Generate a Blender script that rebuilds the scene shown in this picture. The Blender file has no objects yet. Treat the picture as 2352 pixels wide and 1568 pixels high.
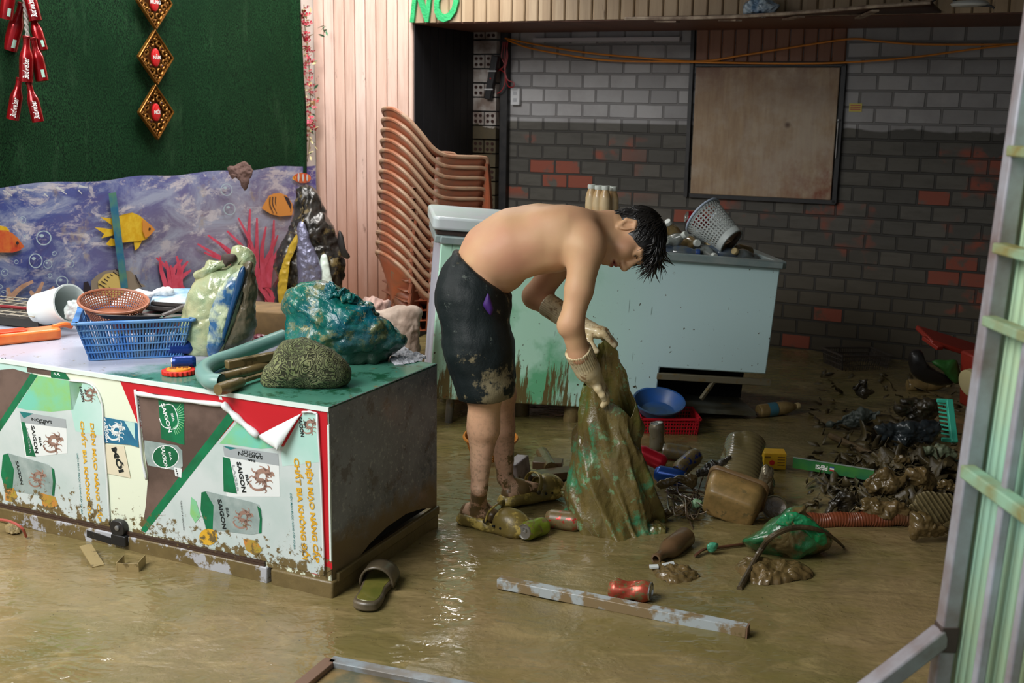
import bpy, math, random
import numpy as np
from math import sin, cos, pi, radians, tan, atan2, sqrt
from mathutils import Vector, Matrix, Euler, noise as mnoise

scene = bpy.context.scene
COL = scene.collection
random.seed(7)

# ------------------------------------------------------------ camera
FPX, CAM_H, ROLL = 2613.0, 1.4, 0.016
PITCH = math.atan((784 - 240) / FPX)
cam_data = bpy.data.cameras.new('camera')
cam_data.sensor_width = 36.0
cam_data.lens = 36.0 * FPX / 2352.0
cam_data.clip_start = 0.05
cam_data.dof.use_dof = True
cam_data.dof.focus_distance = 3.75
cam_data.dof.aperture_fstop = 5.0
cam = bpy.data.objects.new('camera', cam_data)
COL.objects.link(cam)
cam.matrix_world = (Matrix.Translation((0, 0, CAM_H))
                    @ Matrix.Rotation(pi / 2 - PITCH, 4, 'X') @ Matrix.Rotation(ROLL, 4, 'Z'))
scene.camera = cam

# ------------------------------------------------------------ world, lights, exposure
scene.view_settings.view_transform = 'Standard'
scene.view_settings.look = 'None'
scene.view_settings.gamma = 1.0
scene.view_settings.exposure = 0.0
world = bpy.data.worlds.new('world')
scene.world = world
world.use_nodes = True
_n = world.node_tree.nodes
_n['Background'].inputs[0].default_value = (0.80, 0.90, 1.0, 1)
_n['Background'].inputs[1].default_value = 0.33


def area_light(name, loc, target, size, power, color=(1, 1, 1), size_y=None):
    ld = bpy.data.lights.new(name, 'AREA')
    ld.energy = power
    ld.color = color
    ld.size = size
    if size_y:
        ld.shape = 'RECTANGLE'
        ld.size_y = size_y
    o = bpy.data.objects.new(name, ld)
    COL.objects.link(o)
    o.location = loc
    d = Vector(target) - Vector(loc)
    o.rotation_euler = d.to_track_quat('-Z', 'Y').to_euler()
    return o


# area lights: assumed roof gap by the plank wall, assumed open front of the yard
area_light('assumed_roof_gap_light', (-0.75, 5.0, 4.3), (-0.45, 5.0, 0), 1.6, 182, (1.0, 0.98, 0.95))
area_light('assumed_open_front_light', (-3.0, 1.0, 3.7), (-0.7, 4.4, 0.5), 2.4, 268, (1.0, 0.985, 0.96))
area_light('assumed_high_window_light', (-0.52, 6.58, 2.75), (-0.2, 3.6, 0.2), 0.34, 26, (0.97, 0.99, 1.0), 1.1)  # area light added for glints on the mud; the window is assumed, none built
area_light('assumed_eave_gap_light', (-2.28, 4.72, 2.95), (-0.6, 3.6, 0.2), 1.5, 26, (0.97, 0.99, 1.0), 0.35)  # second added light for mud glints at lower left, gap above the turf assumed


# ------------------------------------------------------------ pixel to place helpers (photo frame 2352 x 1568)
def ray(x, y):
    dx, dy = x - 1176, 784 - y
    c, s = cos(ROLL), sin(ROLL)
    dx, dy = dx * c - dy * s, dx * s + dy * c
    cp, sp = cos(PITCH), sin(PITCH)
    return Vector((dx / FPX, cp + dy / FPX * sp, -sp + dy / FPX * cp))


def fl(x, y, z=0.0):
    r = ray(x, y)
    t = (z - CAM_H) / r.z
    return Vector((r.x * t, r.y * t, z))


def at(x, y, Y):
    r = ray(x, y)
    t = Y / r.y
    return Vector((r.x * t, Y, CAM_H + r.z * t))


# the room stands turned by 25 degrees: u runs right along the plank wall, v runs away
YAW = radians(25)
EU = Vector((cos(YAW), -sin(YAW), 0))
EV = Vector((sin(YAW), cos(YAW), 0))
C0 = Vector((-1.22, 7.07, 0))
RM = Matrix.Translation(C0) @ Matrix.Rotation(-YAW, 4, 'Z')


def RW(u, v, z=0.0):
    return C0 + EU * u + EV * v + Vector((0, 0, z))


def on_v(x, y, v):
    """where the photo's ray meets the plane v = const; returns (u, z)"""
    r = ray(x, y)
    o = Vector((0, 0, CAM_H))
    t = ((C0 + EV * v) - o).dot(EV) / r.dot(EV)
    p = o + r * t
    return (p - C0).dot(EU), p.z


def on_u(x, y, u):
    r = ray(x, y)
    o = Vector((0, 0, CAM_H))
    t = ((C0 + EU * u) - o).dot(EU) / r.dot(EU)
    p = o + r * t
    return (p - C0).dot(EV), p.z


# ------------------------------------------------------------ material helpers
def S(r, g, b):
    f = lambda c: (c / 255 / 12.92) if c / 255 <= 0.04045 else ((c / 255 + 0.055) / 1.055) ** 2.4
    return (f(r), f(g), f(b), 1.0)


MUD = S(128, 110, 70)
MUD_D = S(92, 78, 48)


class NT:
    def __init__(s, name):
        s.m = bpy.data.materials.new(name)
        s.m.use_nodes = True
        s.t = s.m.node_tree
        s.b = s.t.nodes['Principled BSDF']
        s._co = None

    def n(s, typ, **kw):
        nd = s.t.nodes.new(typ)
        for k, v in kw.items():
            setattr(nd, k, v)
        return nd

    def set(s, sock, v):
        if hasattr(v, 'is_output') or isinstance(v, bpy.types.NodeSocket):
            s.t.links.new(v, sock)
        else:
            sock.default_value = v

    @property
    def obj(s):
        if s._co is None:
            s._co = s.n('ShaderNodeTexCoord').outputs['Object']
        return s._co

    def pos(s):
        return s.n('ShaderNodeNewGeometry').outputs['Position']

    def scaled(s, vec, sc, rot=(0, 0, 0), loc=(0, 0, 0)):
        m = s.n('ShaderNodeMapping')
        s.set(m.inputs['Vector'], vec)
        m.inputs['Scale'].default_value = sc
        m.inputs['Rotation'].default_value = rot
        m.inputs['Location'].default_value = loc
        return m.outputs[0]

    def noise(s, scale=5, detail=4, rough=.55, vec=None, dist=0):
        nd = s.n('ShaderNodeTexNoise')
        s.set(nd.inputs['Vector'], vec if vec is not None else s.obj)
        nd.inputs['Scale'].default_value = scale
        nd.inputs['Detail'].default_value = detail
        nd.inputs['Roughness'].default_value = rough
        nd.inputs['Distortion'].default_value = dist
        return nd.outputs['Fac']

    def voro(s, scale=5, vec=None, feature='F1', out='Distance', rnd=1.0):
        nd = s.n('ShaderNodeTexVoronoi', feature=feature)
        s.set(nd.inputs['Vector'], vec if vec is not None else s.obj)
        nd.inputs['Scale'].default_value = scale
        nd.inputs['Randomness'].default_value = rnd
        return nd.outputs[out]

    def math(s, op, a, b=0.0, clamp=False):
        nd = s.n('ShaderNodeMath', operation=op, use_clamp=clamp)
        s.set(nd.inputs[0], a)
        s.set(nd.inputs[1], b)
        return nd.outputs[0]

    def step(s, fac, lo, hi):
        nd = s.n('ShaderNodeMapRange')
        s.set(nd.inputs['Value'], fac)
        s.set(nd.inputs['From Min'], lo)
        s.set(nd.inputs['From Max'], hi)
        return nd.outputs['Result']

    def mix(s, fac, a, b, blend='MIX'):
        nd = s.n('ShaderNodeMix', data_type='RGBA', blend_type=blend)
        s.set(nd.inputs[0], fac)
        s.set(nd.inputs[6], a)
        s.set(nd.inputs[7], b)
        return nd.outputs[2]

    def sep(s, vec):
        nd = s.n('ShaderNodeSeparateXYZ')
        s.set(nd.inputs[0], vec)
        return nd.outputs

    def bump(s, h, strength=.3, dist=.01, normal=None):
        nd = s.n('ShaderNodeBump')
        nd.inputs['Strength'].default_value = strength
        nd.inputs['Distance'].default_value = dist
        s.set(nd.inputs['Height'], h)
        if normal is not None:
            s.set(nd.inputs['Normal'], normal)
        s.t.links.new(nd.outputs[0], s.b.inputs['Normal'])
        return nd.outputs[0]

    def attr(s, name):
        nd = s.n('ShaderNodeAttribute', attribute_name=name)
        return nd.outputs

    def out(s, color=None, rough=None, **kw):
        if color is not None:
            s.set(s.b.inputs['Base Color'], color)
        if rough is not None:
            s.set(s.b.inputs['Roughness'], rough)
        for k, v in kw.items():
            s.set(s.b.inputs[k.replace('_', ' ')], v)
        return s.m


_mc = {}


def M(name, col, rough=.5, metal=0.0, var=None, vscale=6, mud=0.0, mscale=9, mudz=None, mudcol=None,
      bump=0.0, bscale=40, bdist=.01, trans=0.0, alpha=1.0, coat=0.0, spec=.5, mrough=.38, vw=.12):
    """one surface: colour (optionally varied), an optional crust of mud, optional bump"""
    if name in _mc:
        return _mc[name]
    t = NT(name)
    c = col
    if var is not None:
        c = t.mix(t.step(t.noise(vscale, 5, .6), .5 - vw, .5 + vw), col, var)
    r = rough
    if mud > 0 or mudz is not None:
        f = t.noise(mscale, 8, .68)
        cov = mud
        if mudz is not None:
            z = t.sep(t.pos())[2]
            g = t.step(z, mudz[1], mudz[0])
            cov = t.math('ADD', t.math('MULTIPLY', g, mudz[2] if len(mudz) > 2 else .6), mud)
        thr = t.math('SUBTRACT', .82, t.math('MULTIPLY', cov, .62))
        k = t.step(f, thr, t.math('ADD', thr, .05))
        mc = t.mix(t.noise(mscale * 2.3, 4), mudcol or MUD, MUD_D)
        c = t.mix(k, c, mc)
        r = t.mix(k, (rough,) * 3 + (1,), (mrough,) * 3 + (1,))
        if metal:
            t.set(t.b.inputs['Metallic'], t.math('MULTIPLY', t.math('SUBTRACT', 1.0, k), metal))
    elif metal:
        t.b.inputs['Metallic'].default_value = metal
    if bump:
        t.bump(t.noise(bscale, 5, .6), bump, bdist)
    if trans:
        t.b.inputs['Transmission Weight'].default_value = trans
    if alpha < 1:
        t.b.inputs['Alpha'].default_value = alpha
    if coat:
        t.b.inputs['Coat Weight'].default_value = coat
        t.b.inputs['Coat Roughness'].default_value = .08
    t.b.inputs['Specular IOR Level'].default_value = spec
    _mc[name] = t.out(c, r)
    return _mc[name]


# ------------------------------------------------------------ mesh helpers
class MB:
    def __init__(s, mat=None):
        s.v, s.f, s.mi = [], [], []
        s.i = 0
        s.X = mat or Matrix.Identity(4)

    def _add(s, vs, fs):
        o = len(s.v)
        s.v += [tuple(s.X @ Vector(p)) for p in vs]
        s.f += [tuple(i + o for i in f) for f in fs]
        s.mi += [s.i] * len(fs)
        return s

    def at(s, m):
        s.X = m
        return s

    def box(s, c, d, rot=None, taper=None):
        """taper=(sx,sy): scale of the top face"""
        hx, hy, hz = d[0] / 2, d[1] / 2, d[2] / 2
        tx, ty = taper or (1, 1)
        vs = [(-hx, -hy, -hz), (hx, -hy, -hz), (hx, hy, -hz), (-hx, hy, -hz),
              (-hx * tx, -hy * ty, hz), (hx * tx, -hy * ty, hz), (hx * tx, hy * ty, hz), (-hx * tx, hy * ty, hz)]
        R = rot if isinstance(rot, Matrix) else (Euler(rot).to_matrix() if rot else Matrix.Identity(3))
        vs = [R @ Vector(p) + Vector(c) for p in vs]
        return s._add(vs, [(0, 3, 2, 1), (4, 5, 6, 7), (0, 1, 5, 4), (1, 2, 6, 5), (2, 3, 7, 6), (3, 0, 4, 7)])

    def bar(s, a, b, w, h=None, up=(0, 0, 1)):
        a, b = Vector(a), Vector(b)
        d = b - a
        z = d.normalized()
        x = Vector(up).cross(z)
        if x.length < 1e-4:
            x = Vector((1, 0, 0)).cross(z)
        x.normalize()
        y = z.cross(x)
        R = Matrix((x, y, z)).transposed()
        return s.box((a + b) / 2, (w, h or w, d.length), R)

    def tube(s, pts, r, seg=8, cap=True, flat=1.0, closed=False):
        pts = [Vector(p) for p in pts]
        n = len(pts)
        rs = r if isinstance(r, (list, tuple)) else [r] * n
        vs, fs = [], []
        prev = None
        for i, p in enumerate(pts):
            if closed:
                d = pts[(i + 1) % n] - pts[i - 1]
            else:
                d = pts[min(i + 1, n - 1)] - pts[max(i - 1, 0)]
            d.normalize()
            if prev is None:
                x = d.orthogonal().normalized()
            else:
                x = prev - d * prev.dot(d)
                x.normalize()
            prev = x
            y = d.cross(x)
            for k in range(seg):
                a = 2 * pi * k / seg
                vs.append(p + x * cos(a) * rs[i] + y * sin(a) * rs[i] * flat)
        m = n if closed else n - 1
        for i in range(m):
            for k in range(seg):
                a, b = i * seg + k, i * seg + (k + 1) % seg
                c, e = ((i + 1) % n) * seg + (k + 1) % seg, ((i + 1) % n) * seg + k
                fs.append((a, b, c, e))
        if cap and not closed:
            fs.append(tuple(range(seg - 1, -1, -1)))
            fs.append(tuple((n - 1) * seg + k for k in range(seg)))
        return s._add(vs, fs)

    def lathe(s, prof, seg=20, c=(0, 0, 0), sx=1.0, sy=1.0, cap=True):
        """prof: list of (r, z)"""
        vs, fs = [], []
        n = len(prof)
        for r, z in prof:
            for k in range(seg):
                a = 2 * pi * k / seg
                vs.append((c[0] + r * cos(a) * sx, c[1] + r * sin(a) * sy, c[2] + z))
        for i in range(n - 1):
            for k in range(seg):
                a, b = i * seg + k, i * seg + (k + 1) % seg
                fs.append((a, b, b + seg, a + seg))
        if cap:
            fs.append(tuple(range(seg - 1, -1, -1)))
            fs.append(tuple((n - 1) * seg + k for k in range(seg)))
        return s._add(vs, fs)

    def grid(s, fn, nu, nv, closed_u=False):
        vs, fs = [], []
        for j in range(nv + 1):
            for i in range(nu if closed_u else nu + 1):
                vs.append(fn(i / nu, j / nv))
        w = nu if closed_u else nu + 1
        for j in range(nv):
            for i in range(nu):
                a, b = j * w + i, j * w + (i + 1) % w
                fs.append((a, b, b + w, a + w))
        return s._add(vs, fs)

    def poly(s, pts):
        return s._add(pts, [tuple(range(len(pts)))])

    def prism(s, pts2, z0, z1):
        n = len(pts2)
        vs = [(p[0], p[1], z0) for p in pts2] + [(p[0], p[1], z1) for p in pts2]
        fs = [tuple(range(n - 1, -1, -1)), tuple(range(n, 2 * n))]
        fs += [(i, (i + 1) % n, n + (i + 1) % n, n + i) for i in range(n)]
        return s._add(vs, fs)

    def rbox(s, c, d, r=.02, rot=None, n=3):
        """box with rounded vertical corners"""
        hx, hy = d[0] / 2 - r, d[1] / 2 - r
        pts = []
        for cx, cy, a0 in ((hx, hy, 0), (-hx, hy, 90), (-hx, -hy, 180), (hx, -hy, 270)):
            for k in range(n + 1):
                a = radians(a0 + 90 * k / n)
                pts.append((cx + r * cos(a), cy + r * sin(a)))
        old = s.X
        R = (rot if isinstance(rot, Matrix) else Euler(rot).to_matrix()).to_4x4() if rot else Matrix.Identity(4)
        s.X = old @ Matrix.Translation(c) @ R
        s.prism(pts, -d[2] / 2, d[2] / 2)
        s.X = old
        return s

    def mesh(s, me, m=None):
        old = s.X
        if m is not None:
            s.X = old @ m
        s._add([v.co for v in me.vertices], [tuple(p.vertices) for p in me.polygons])
        s.X = old
        return s

    def build(s, name, mats, parent=None, smooth=35, bevel=0.0, bseg=2, solid=0.0, sub=0, loc=None):
        me = bpy.data.meshes.new(name)
        me.from_pydata(s.v, [], s.f)
        if not isinstance(mats, (list, tuple)):
            mats = [mats]
        for m in mats:
            me.materials.append(m)
        if len(mats) > 1:
            me.polygons.foreach_set('material_index', s.mi)
        me.update()
        if smooth:
            me.shade_smooth()
            if smooth < 180:
                me.set_sharp_from_angle(angle=radians(smooth))
        o = bpy.data.objects.new(name, me)
        COL.objects.link(o)
        if loc is not None:
            o.location = loc
        if parent is not None:
            o.parent = parent
        if solid:
            md = o.modifiers.new('solidify', 'SOLIDIFY')
            md.thickness = solid
            md.offset = 0
        if sub:
            md = o.modifiers.new('subsurf', 'SUBSURF')
            md.levels = md.render_levels = sub
        if bevel:
            md = o.modifiers.new('bevel', 'BEVEL')
            md.width = bevel
            md.segments = bseg
            md.limit_method = 'ANGLE'
            md.angle_limit = radians(40)
        return o


def tag(o, label=None, cat=None, group=None, kind=None):
    if label:
        o['label'] = label
    if cat:
        o['category'] = cat
    if group:
        o['group'] = group
    if kind:
        o['kind'] = kind
    return o


def thing(name, label, cat, loc=(0, 0, 0), rot=(0, 0, 0), group=None):
    o = bpy.data.objects.new(name, None)
    o.empty_display_size = .05
    COL.objects.link(o)
    if isinstance(rot, Matrix):
        o.matrix_world = Matrix.Translation(loc) @ rot.to_4x4()
    else:
        o.location = loc
        o.rotation_euler = rot
    return tag(o, label, cat, group)


def dup(o, label=None, group=None, parent=None):
    """a copy of a thing with copies of its parts and their sub-parts"""
    c = o.copy()
    COL.objects.link(c)
    if parent is not None:
        c.parent = parent
    for ch in [q for q in bpy.data.objects if q.parent == o]:
        dup(ch, parent=c)
    if label:
        c['label'] = label
    if group:
        c['group'] = group
    return c


def struct(o):
    o['kind'] = 'structure'
    return o


def text_mesh(body, size=.1, align='CENTER', shear=0.0, extrude=0.0, bold=0.0, spacing=1.0):
    cu = bpy.data.curves.new('lettering', 'FONT')
    cu.body = body
    cu.size = size
    cu.align_x = align
    cu.align_y = 'CENTER'
    cu.shear = shear
    cu.extrude = extrude
    cu.offset = bold
    cu.space_character = spacing
    cu.resolution_u = 3
    o = bpy.data.objects.new('lettering', cu)
    COL.objects.link(o)
    dg = bpy.context.evaluated_depsgraph_get()
    me = bpy.data.meshes.new_from_object(o.evaluated_get(dg))
    bpy.data.objects.remove(o)
    return me


def fbm(p, sc=1.0, oct=4, seed=0.0):
    return mnoise.fractal(Vector(p) * sc + Vector((seed, seed * 1.7, -seed)), 1.0, 2.0, oct)


def ridged(p, sc=1.0, seed=0.0):
    q = Vector(p) * sc + Vector((seed, -seed, seed * .6))
    return 1 - abs(mnoise.noise(q)) * 2


def crease(p, sc, seed=0.0):
    """crumpled-film field: flat facets meeting in sharp valleys and ridges"""
    q = Vector(p) * sc + Vector((seed, seed * 2, seed * 3))
    q = q + Vector((mnoise.noise(q * .7), mnoise.noise(q * .7 + Vector((9, 0, 0))), mnoise.noise(q * .7 + Vector((0, 9, 0))))) * .6
    d = mnoise.voronoi(q)[0]
    e = mnoise.voronoi(q * 2.3 + Vector((5, 5, 5)))[0]
    return .25 + .62 * min(d[1] - d[0], .8) - .34 * min(e[1] - e[0], .8)


def displace(o, amp, sc, seed=0.0, cr=0.0, crsc=8, zmin=None):
    me = o.data
    me.update()
    vs = []
    nrm = [v.normal.copy() for v in me.vertices]
    for v, n in zip(me.vertices, nrm):
        d = amp * fbm(v.co, sc, 4, seed)
        if cr:
            d += cr * (crease(v.co, crsc, seed) - .30)
        v.co = v.co + n * d
        if zmin is not None and v.co.z < zmin:
            v.co.z = zmin
    me.update()
    return o


# ------------------------------------------------------------ distance-field modelling (bodies, gloves, shoes, bags)
class Field:
    def __init__(s, lo, hi, h):
        s.h = h
        s.lo = np.array(lo, float)
        s.n = np.ceil((np.array(hi, float) - s.lo) / h).astype(int) + 1
        s.f = np.full(tuple(s.n), 1.0, np.float32)

    def _sub(s, lo, hi, m):
        a = np.maximum(np.floor((np.array(lo) - m - s.lo) / s.h).astype(int), 0)
        b = np.minimum(np.ceil((np.array(hi) + m - s.lo) / s.h).astype(int) + 1, s.n)
        if np.any(b <= a):
            return None, None
        ax = [s.lo[i] + s.h * np.arange(a[i], b[i]) for i in range(3)]
        P = np.stack(np.meshgrid(*ax, indexing='ij'), -1).astype(np.float32)
        return tuple(slice(a[i], b[i]) for i in range(3)), P

    def _put(s, sl, d, k, op):
        a = s.f[sl]
        if op == 'add':
            if k > 0:
                hh = np.maximum(k - np.abs(a - d), 0) / k
                r = np.minimum(a, d) - hh * hh * k * .25
            else:
                r = np.minimum(a, d)
        else:
            if k > 0:
                hh = np.maximum(k - np.abs(a + d), 0) / k
                r = np.maximum(a, -d) + hh * hh * k * .25
            else:
                r = np.maximum(a, -d)
        s.f[sl] = r

    def cone(s, a, b, r1, r2, k=.02, op='add', flat=None):
        """round cone from a to b; flat=(dir, factor) squeezes it along dir"""
        a, b = np.array(a, float), np.array(b, float)
        R = max(r1, r2) * (1.0 if not flat or flat[1] < 1 else flat[1])
        sl, P = s._sub(np.minimum(a, b) - R, np.maximum(a, b) + R, k + 4 * s.h)
        if sl is None:
            return s
        Q = P
        A, B = a, b
        ba = B - A
        t = np.clip(((Q - A) @ ba) / max(ba @ ba, 1e-12), 0, 1)
        rel = Q - A - t[..., None] * ba
        if flat:
            fd = np.array(flat[0], float)
            fd /= np.linalg.norm(fd)
            comp = rel @ fd
            rel = rel + comp[..., None] * fd * (1 / flat[1] - 1)
        d = np.sqrt((rel ** 2).sum(-1)) - (r1 + t * (r2 - r1))
        s._put(sl, d, k, op)
        return s

    def ell(s, c, r, R=None, k=.02, op='add'):
        c = np.array(c, float)
        r = np.array(r, float)
        R = np.eye(3) if R is None else np.array(R, float)   # columns are the axes
        ext = np.sqrt((R ** 2 @ (r ** 2)))
        sl, P = s._sub(c - ext, c + ext, k + 4 * s.h)
        if sl is None:
            return s
        q = (P - c) @ R
        k0 = np.sqrt(((q / r) ** 2).sum(-1))
        k1 = np.sqrt(((q / r ** 2) ** 2).sum(-1)) + 1e-9
        s._put(sl, k0 * (k0 - 1) / k1, k, op)
        return s

    def rbox(s, c, hsize, rad, R=None, k=.01, op='add'):
        c = np.array(c, float)
        hs = np.array(hsize, float)
        R = np.eye(3) if R is None else np.array(R, float)
        ext = np.abs(R) @ hs
        sl, P = s._sub(c - ext, c + ext, k + 4 * s.h)
        if sl is None:
            return s
        q = np.abs((P - c) @ R) - (hs - rad)
        d = np.sqrt((np.maximum(q, 0) ** 2).sum(-1)) + np.minimum(q.max(-1), 0) - rad
        s._put(sl, d, k, op)
        return s

    def warp(s, amp, sc, seed=0):
        """add cheap smooth noise to the field"""
        rng = np.random.RandomState(seed)
        idx = [s.lo[i] + s.h * np.arange(s.n[i]) for i in range(3)]
        P = np.stack(np.meshgrid(*idx, indexing='ij'), -1).astype(np.float32)
        for o in range(9):
            w = rng.normal(size=3) * sc * (1 + .25 * o)
            s.f += (amp / (1 + .35 * o) * np.sin(P @ w.astype(np.float32) + rng.rand() * 6.28)).astype(np.float32)
        return s

    def nets(s):
        f = s.f
        sg = f < 0
        nx, ny, nz = f.shape
        C = (nx - 1, ny - 1, nz - 1)
        acc = np.zeros(C + (3,), np.float32)
        cnt = np.zeros(C, np.float32)
        for ax in range(3):
            o1, o2 = [i for i in range(3) if i != ax]
            sa = [slice(None)] * 3
            sb = [slice(None)] * 3
            sa[ax] = slice(0, -1)
            sb[ax] = slice(1, None)
            fa, fb = f[tuple(sa)], f[tuple(sb)]
            cr = sg[tuple(sa)] != sg[tuple(sb)]
            t = np.where(cr, fa / np.where(cr, fa - fb, 1), 0)
            for d1 in (0, 1):
                for d2 in (0, 1):
                    q = [slice(None)] * 3
                    q[o1] = slice(d1, d1 + C[o1])
                    q[o2] = slice(d2, d2 + C[o2])
                    c = cr[tuple(q)]
                    cnt += c
                    acc[..., ax] += np.where(c, t[tuple(q)], 0)
                    acc[..., o1] += c * d1
                    acc[..., o2] += c * d2
        use = cnt > 0
        ids = np.full(C, -1, np.int64)
        ids[use] = np.arange(use.sum())
        cell = np.argwhere(use)
        V = s.lo + s.h * (cell + acc[use] / cnt[use][:, None])
        quads = []
        for ax in range(3):
            o1, o2 = (ax + 1) % 3, (ax + 2) % 3
            sa = [slice(1, -1)] * 3
            sb = [slice(1, -1)] * 3
            sa[ax] = slice(0, -1)
            sb[ax] = slice(1, None)
            A, B = sg[tuple(sa)], sg[tuple(sb)]
            for flip, e in ((False, A & ~B), (True, ~A & B)):
                p = np.argwhere(e)
                if not len(p):
                    continue
                off = np.array([1, 1, 1])
                off[ax] = 0
                p = p + off

                def idx(d1, d2):
                    q = p.copy()
                    q[:, o1] -= d1
                    q[:, o2] -= d2
                    return ids[q[:, 0], q[:, 1], q[:, 2]]
                Q = np.stack([idx(1, 1), idx(0, 1), idx(0, 0), idx(1, 0)], 1)
                if flip:
                    Q = Q[:, ::-1]
                quads.append(Q)
        Q = np.concatenate(quads)
        Q = Q[(Q >= 0).all(1)]
        return V, Q

    def build(s, name, mat, parent=None, smooth_it=1, X=None):
        V, Q = s.nets()
        if smooth_it:
            for _ in range(smooth_it):
                acc = np.zeros_like(V)
                c = np.zeros(len(V))
                for i in range(4):
                    a, b = Q[:, i], Q[:, (i + 1) % 4]
                    np.add.at(acc, a, V[b])
                    np.add.at(c, a, 1)
                    np.add.at(acc, b, V[a])
                    np.add.at(c, b, 1)
                V = .5 * V + .5 * acc / np.maximum(c, 1)[:, None]
        me = bpy.data.meshes.new(name)
        me.from_pydata(V.tolist(), [], Q.tolist())
        for m in (mat if isinstance(mat, (list, tuple)) else [mat]):
            me.materials.append(m)
        me.shade_smooth()
        me.update()
        o = bpy.data.objects.new(name, me)
        COL.objects.link(o)
        if parent is not None:
            o.parent = parent
        return o


def rot_axes(fwd, up):
    """3x3 with columns side, fwd, up (a right-handed local frame)"""
    f = Vector(fwd).normalized()
    u = Vector(up)
    u = (u - f * u.dot(f)).normalized()
    s_ = f.cross(u)
    return Matrix((s_, f, u)).transposed()

# ============================================================ THE SETTING
def room(mb, name, mats, parent=None, **kw):
    o = mb.build(name, mats, None, **kw)
    if parent is None:
        o.matrix_world = RM
    else:
        o.parent = parent
    return o


def mat_mud_floor():
    t = NT('wet_mud')
    p = t.pos()
    big = t.noise(1.1, 6, .62, p, .6)
    mid = t.noise(5, 7, .65, t.scaled(p, (1, 1.9, 1)), .8)
    fine = t.noise(38, 5, .6, t.scaled(p, (1, 1.5, 1)))
    c = t.mix(t.step(big, .38, .62), S(112, 104, 62), S(142, 122, 86))
    c = t.mix(t.math('MULTIPLY', t.step(mid, .50, .66), .45), c, S(118, 106, 58))
    c = t.mix(t.math('MULTIPLY', t.step(mid, .46, .36), .45), c, S(164, 144, 100))
    c = t.mix(t.math('MULTIPLY', t.step(fine, .5, .75), .35), c, S(104, 92, 52))
    speck = t.noise(140, 2, .5, p)
    c = t.mix(t.step(speck, .72, .76), c, S(52, 44, 26))
    wetk = t.step(t.noise(2.6, 5, .6, p, .7), .46, .56)
    rough = t.math('ADD', t.math('MULTIPLY', wetk, .24), .035)
    h = t.math('ADD', t.math('MULTIPLY', t.noise(17, 2, .5, t.scaled(p, (1, 1.5, 1)), .8), .55),
               t.math('MULTIPLY', t.noise(5.5, 2, .5, t.scaled(p, (1, 1.9, 1)), .8), 1.2))
    h = t.math('ADD', h, t.math('MULTIPLY', t.math('MULTIPLY', wetk, t.noise(60, 5, .6, p)), .35))
    t.bump(h, .55, .012)
    return t.out(c, rough)


def mat_planks(name, a, b, low, z0, z1, pitch):
    """painted wooden boards, colour shifting board by board, dirtier near the flood line"""
    t = NT(name)
    x, y, z = t.sep(t.obj)
    idx = t.math('FLOOR', t.math('DIVIDE', x, pitch))
    wn = t.n('ShaderNodeTexWhiteNoise', noise_dimensions='1D')
    t.set(wn.inputs['W'], idx)
    c = t.mix(wn.outputs[0], a, b)
    g = t.noise(4, 6, .65, t.scaled(t.obj, (9, 9, .7)))
    c = t.mix(t.math('MULTIPLY', t.step(g, .45, .75), .35), c, low)
    if z1 > z0:
        k = t.step(t.math('ADD', z, t.math('MULTIPLY', t.math('SUBTRACT', t.noise(3, 6, .7, t.scaled(t.obj, (3, 3, .6))), .5), .7)), z1, z0)
        c = t.mix(t.math('MULTIPLY', k, .85), c, low)
    s = t.noise(16, 5, .7, t.scaled(t.obj, (1, 1, .35)))
    c = t.mix(t.math('MULTIPLY', t.step(s, .66, .72), .6), c, S(92, 62, 44))
    t.bump(g, .15, .004)
    return t.out(c, .55)


def planks_mesh(mb, u0, u1, z0, z1, pitch, v=0.0, gap=.005, th=.012):
    n = int(round((u1 - u0) / pitch))
    for i in range(n + 1):
        a, b = u0 + i * pitch + gap / 2, min(u0 + (i + 1) * pitch - gap / 2, u1)
        if b - a < .01:
            continue
        pts = [(a, v), (a, v - th * .5), (a + .006, v - th), (b - .006, v - th), (b, v - th * .5), (b, v)]
        mb._add([(p[0], p[1], z0) for p in pts] + [(p[0], p[1], z1) for p in pts],
                [(i_, (i_ + 1) % 6, 6 + (i_ + 1) % 6, 6 + i_) for i_ in range(6)] + [(5, 4, 3, 2, 1, 0), (6, 7, 8, 9, 10, 11)])


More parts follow.
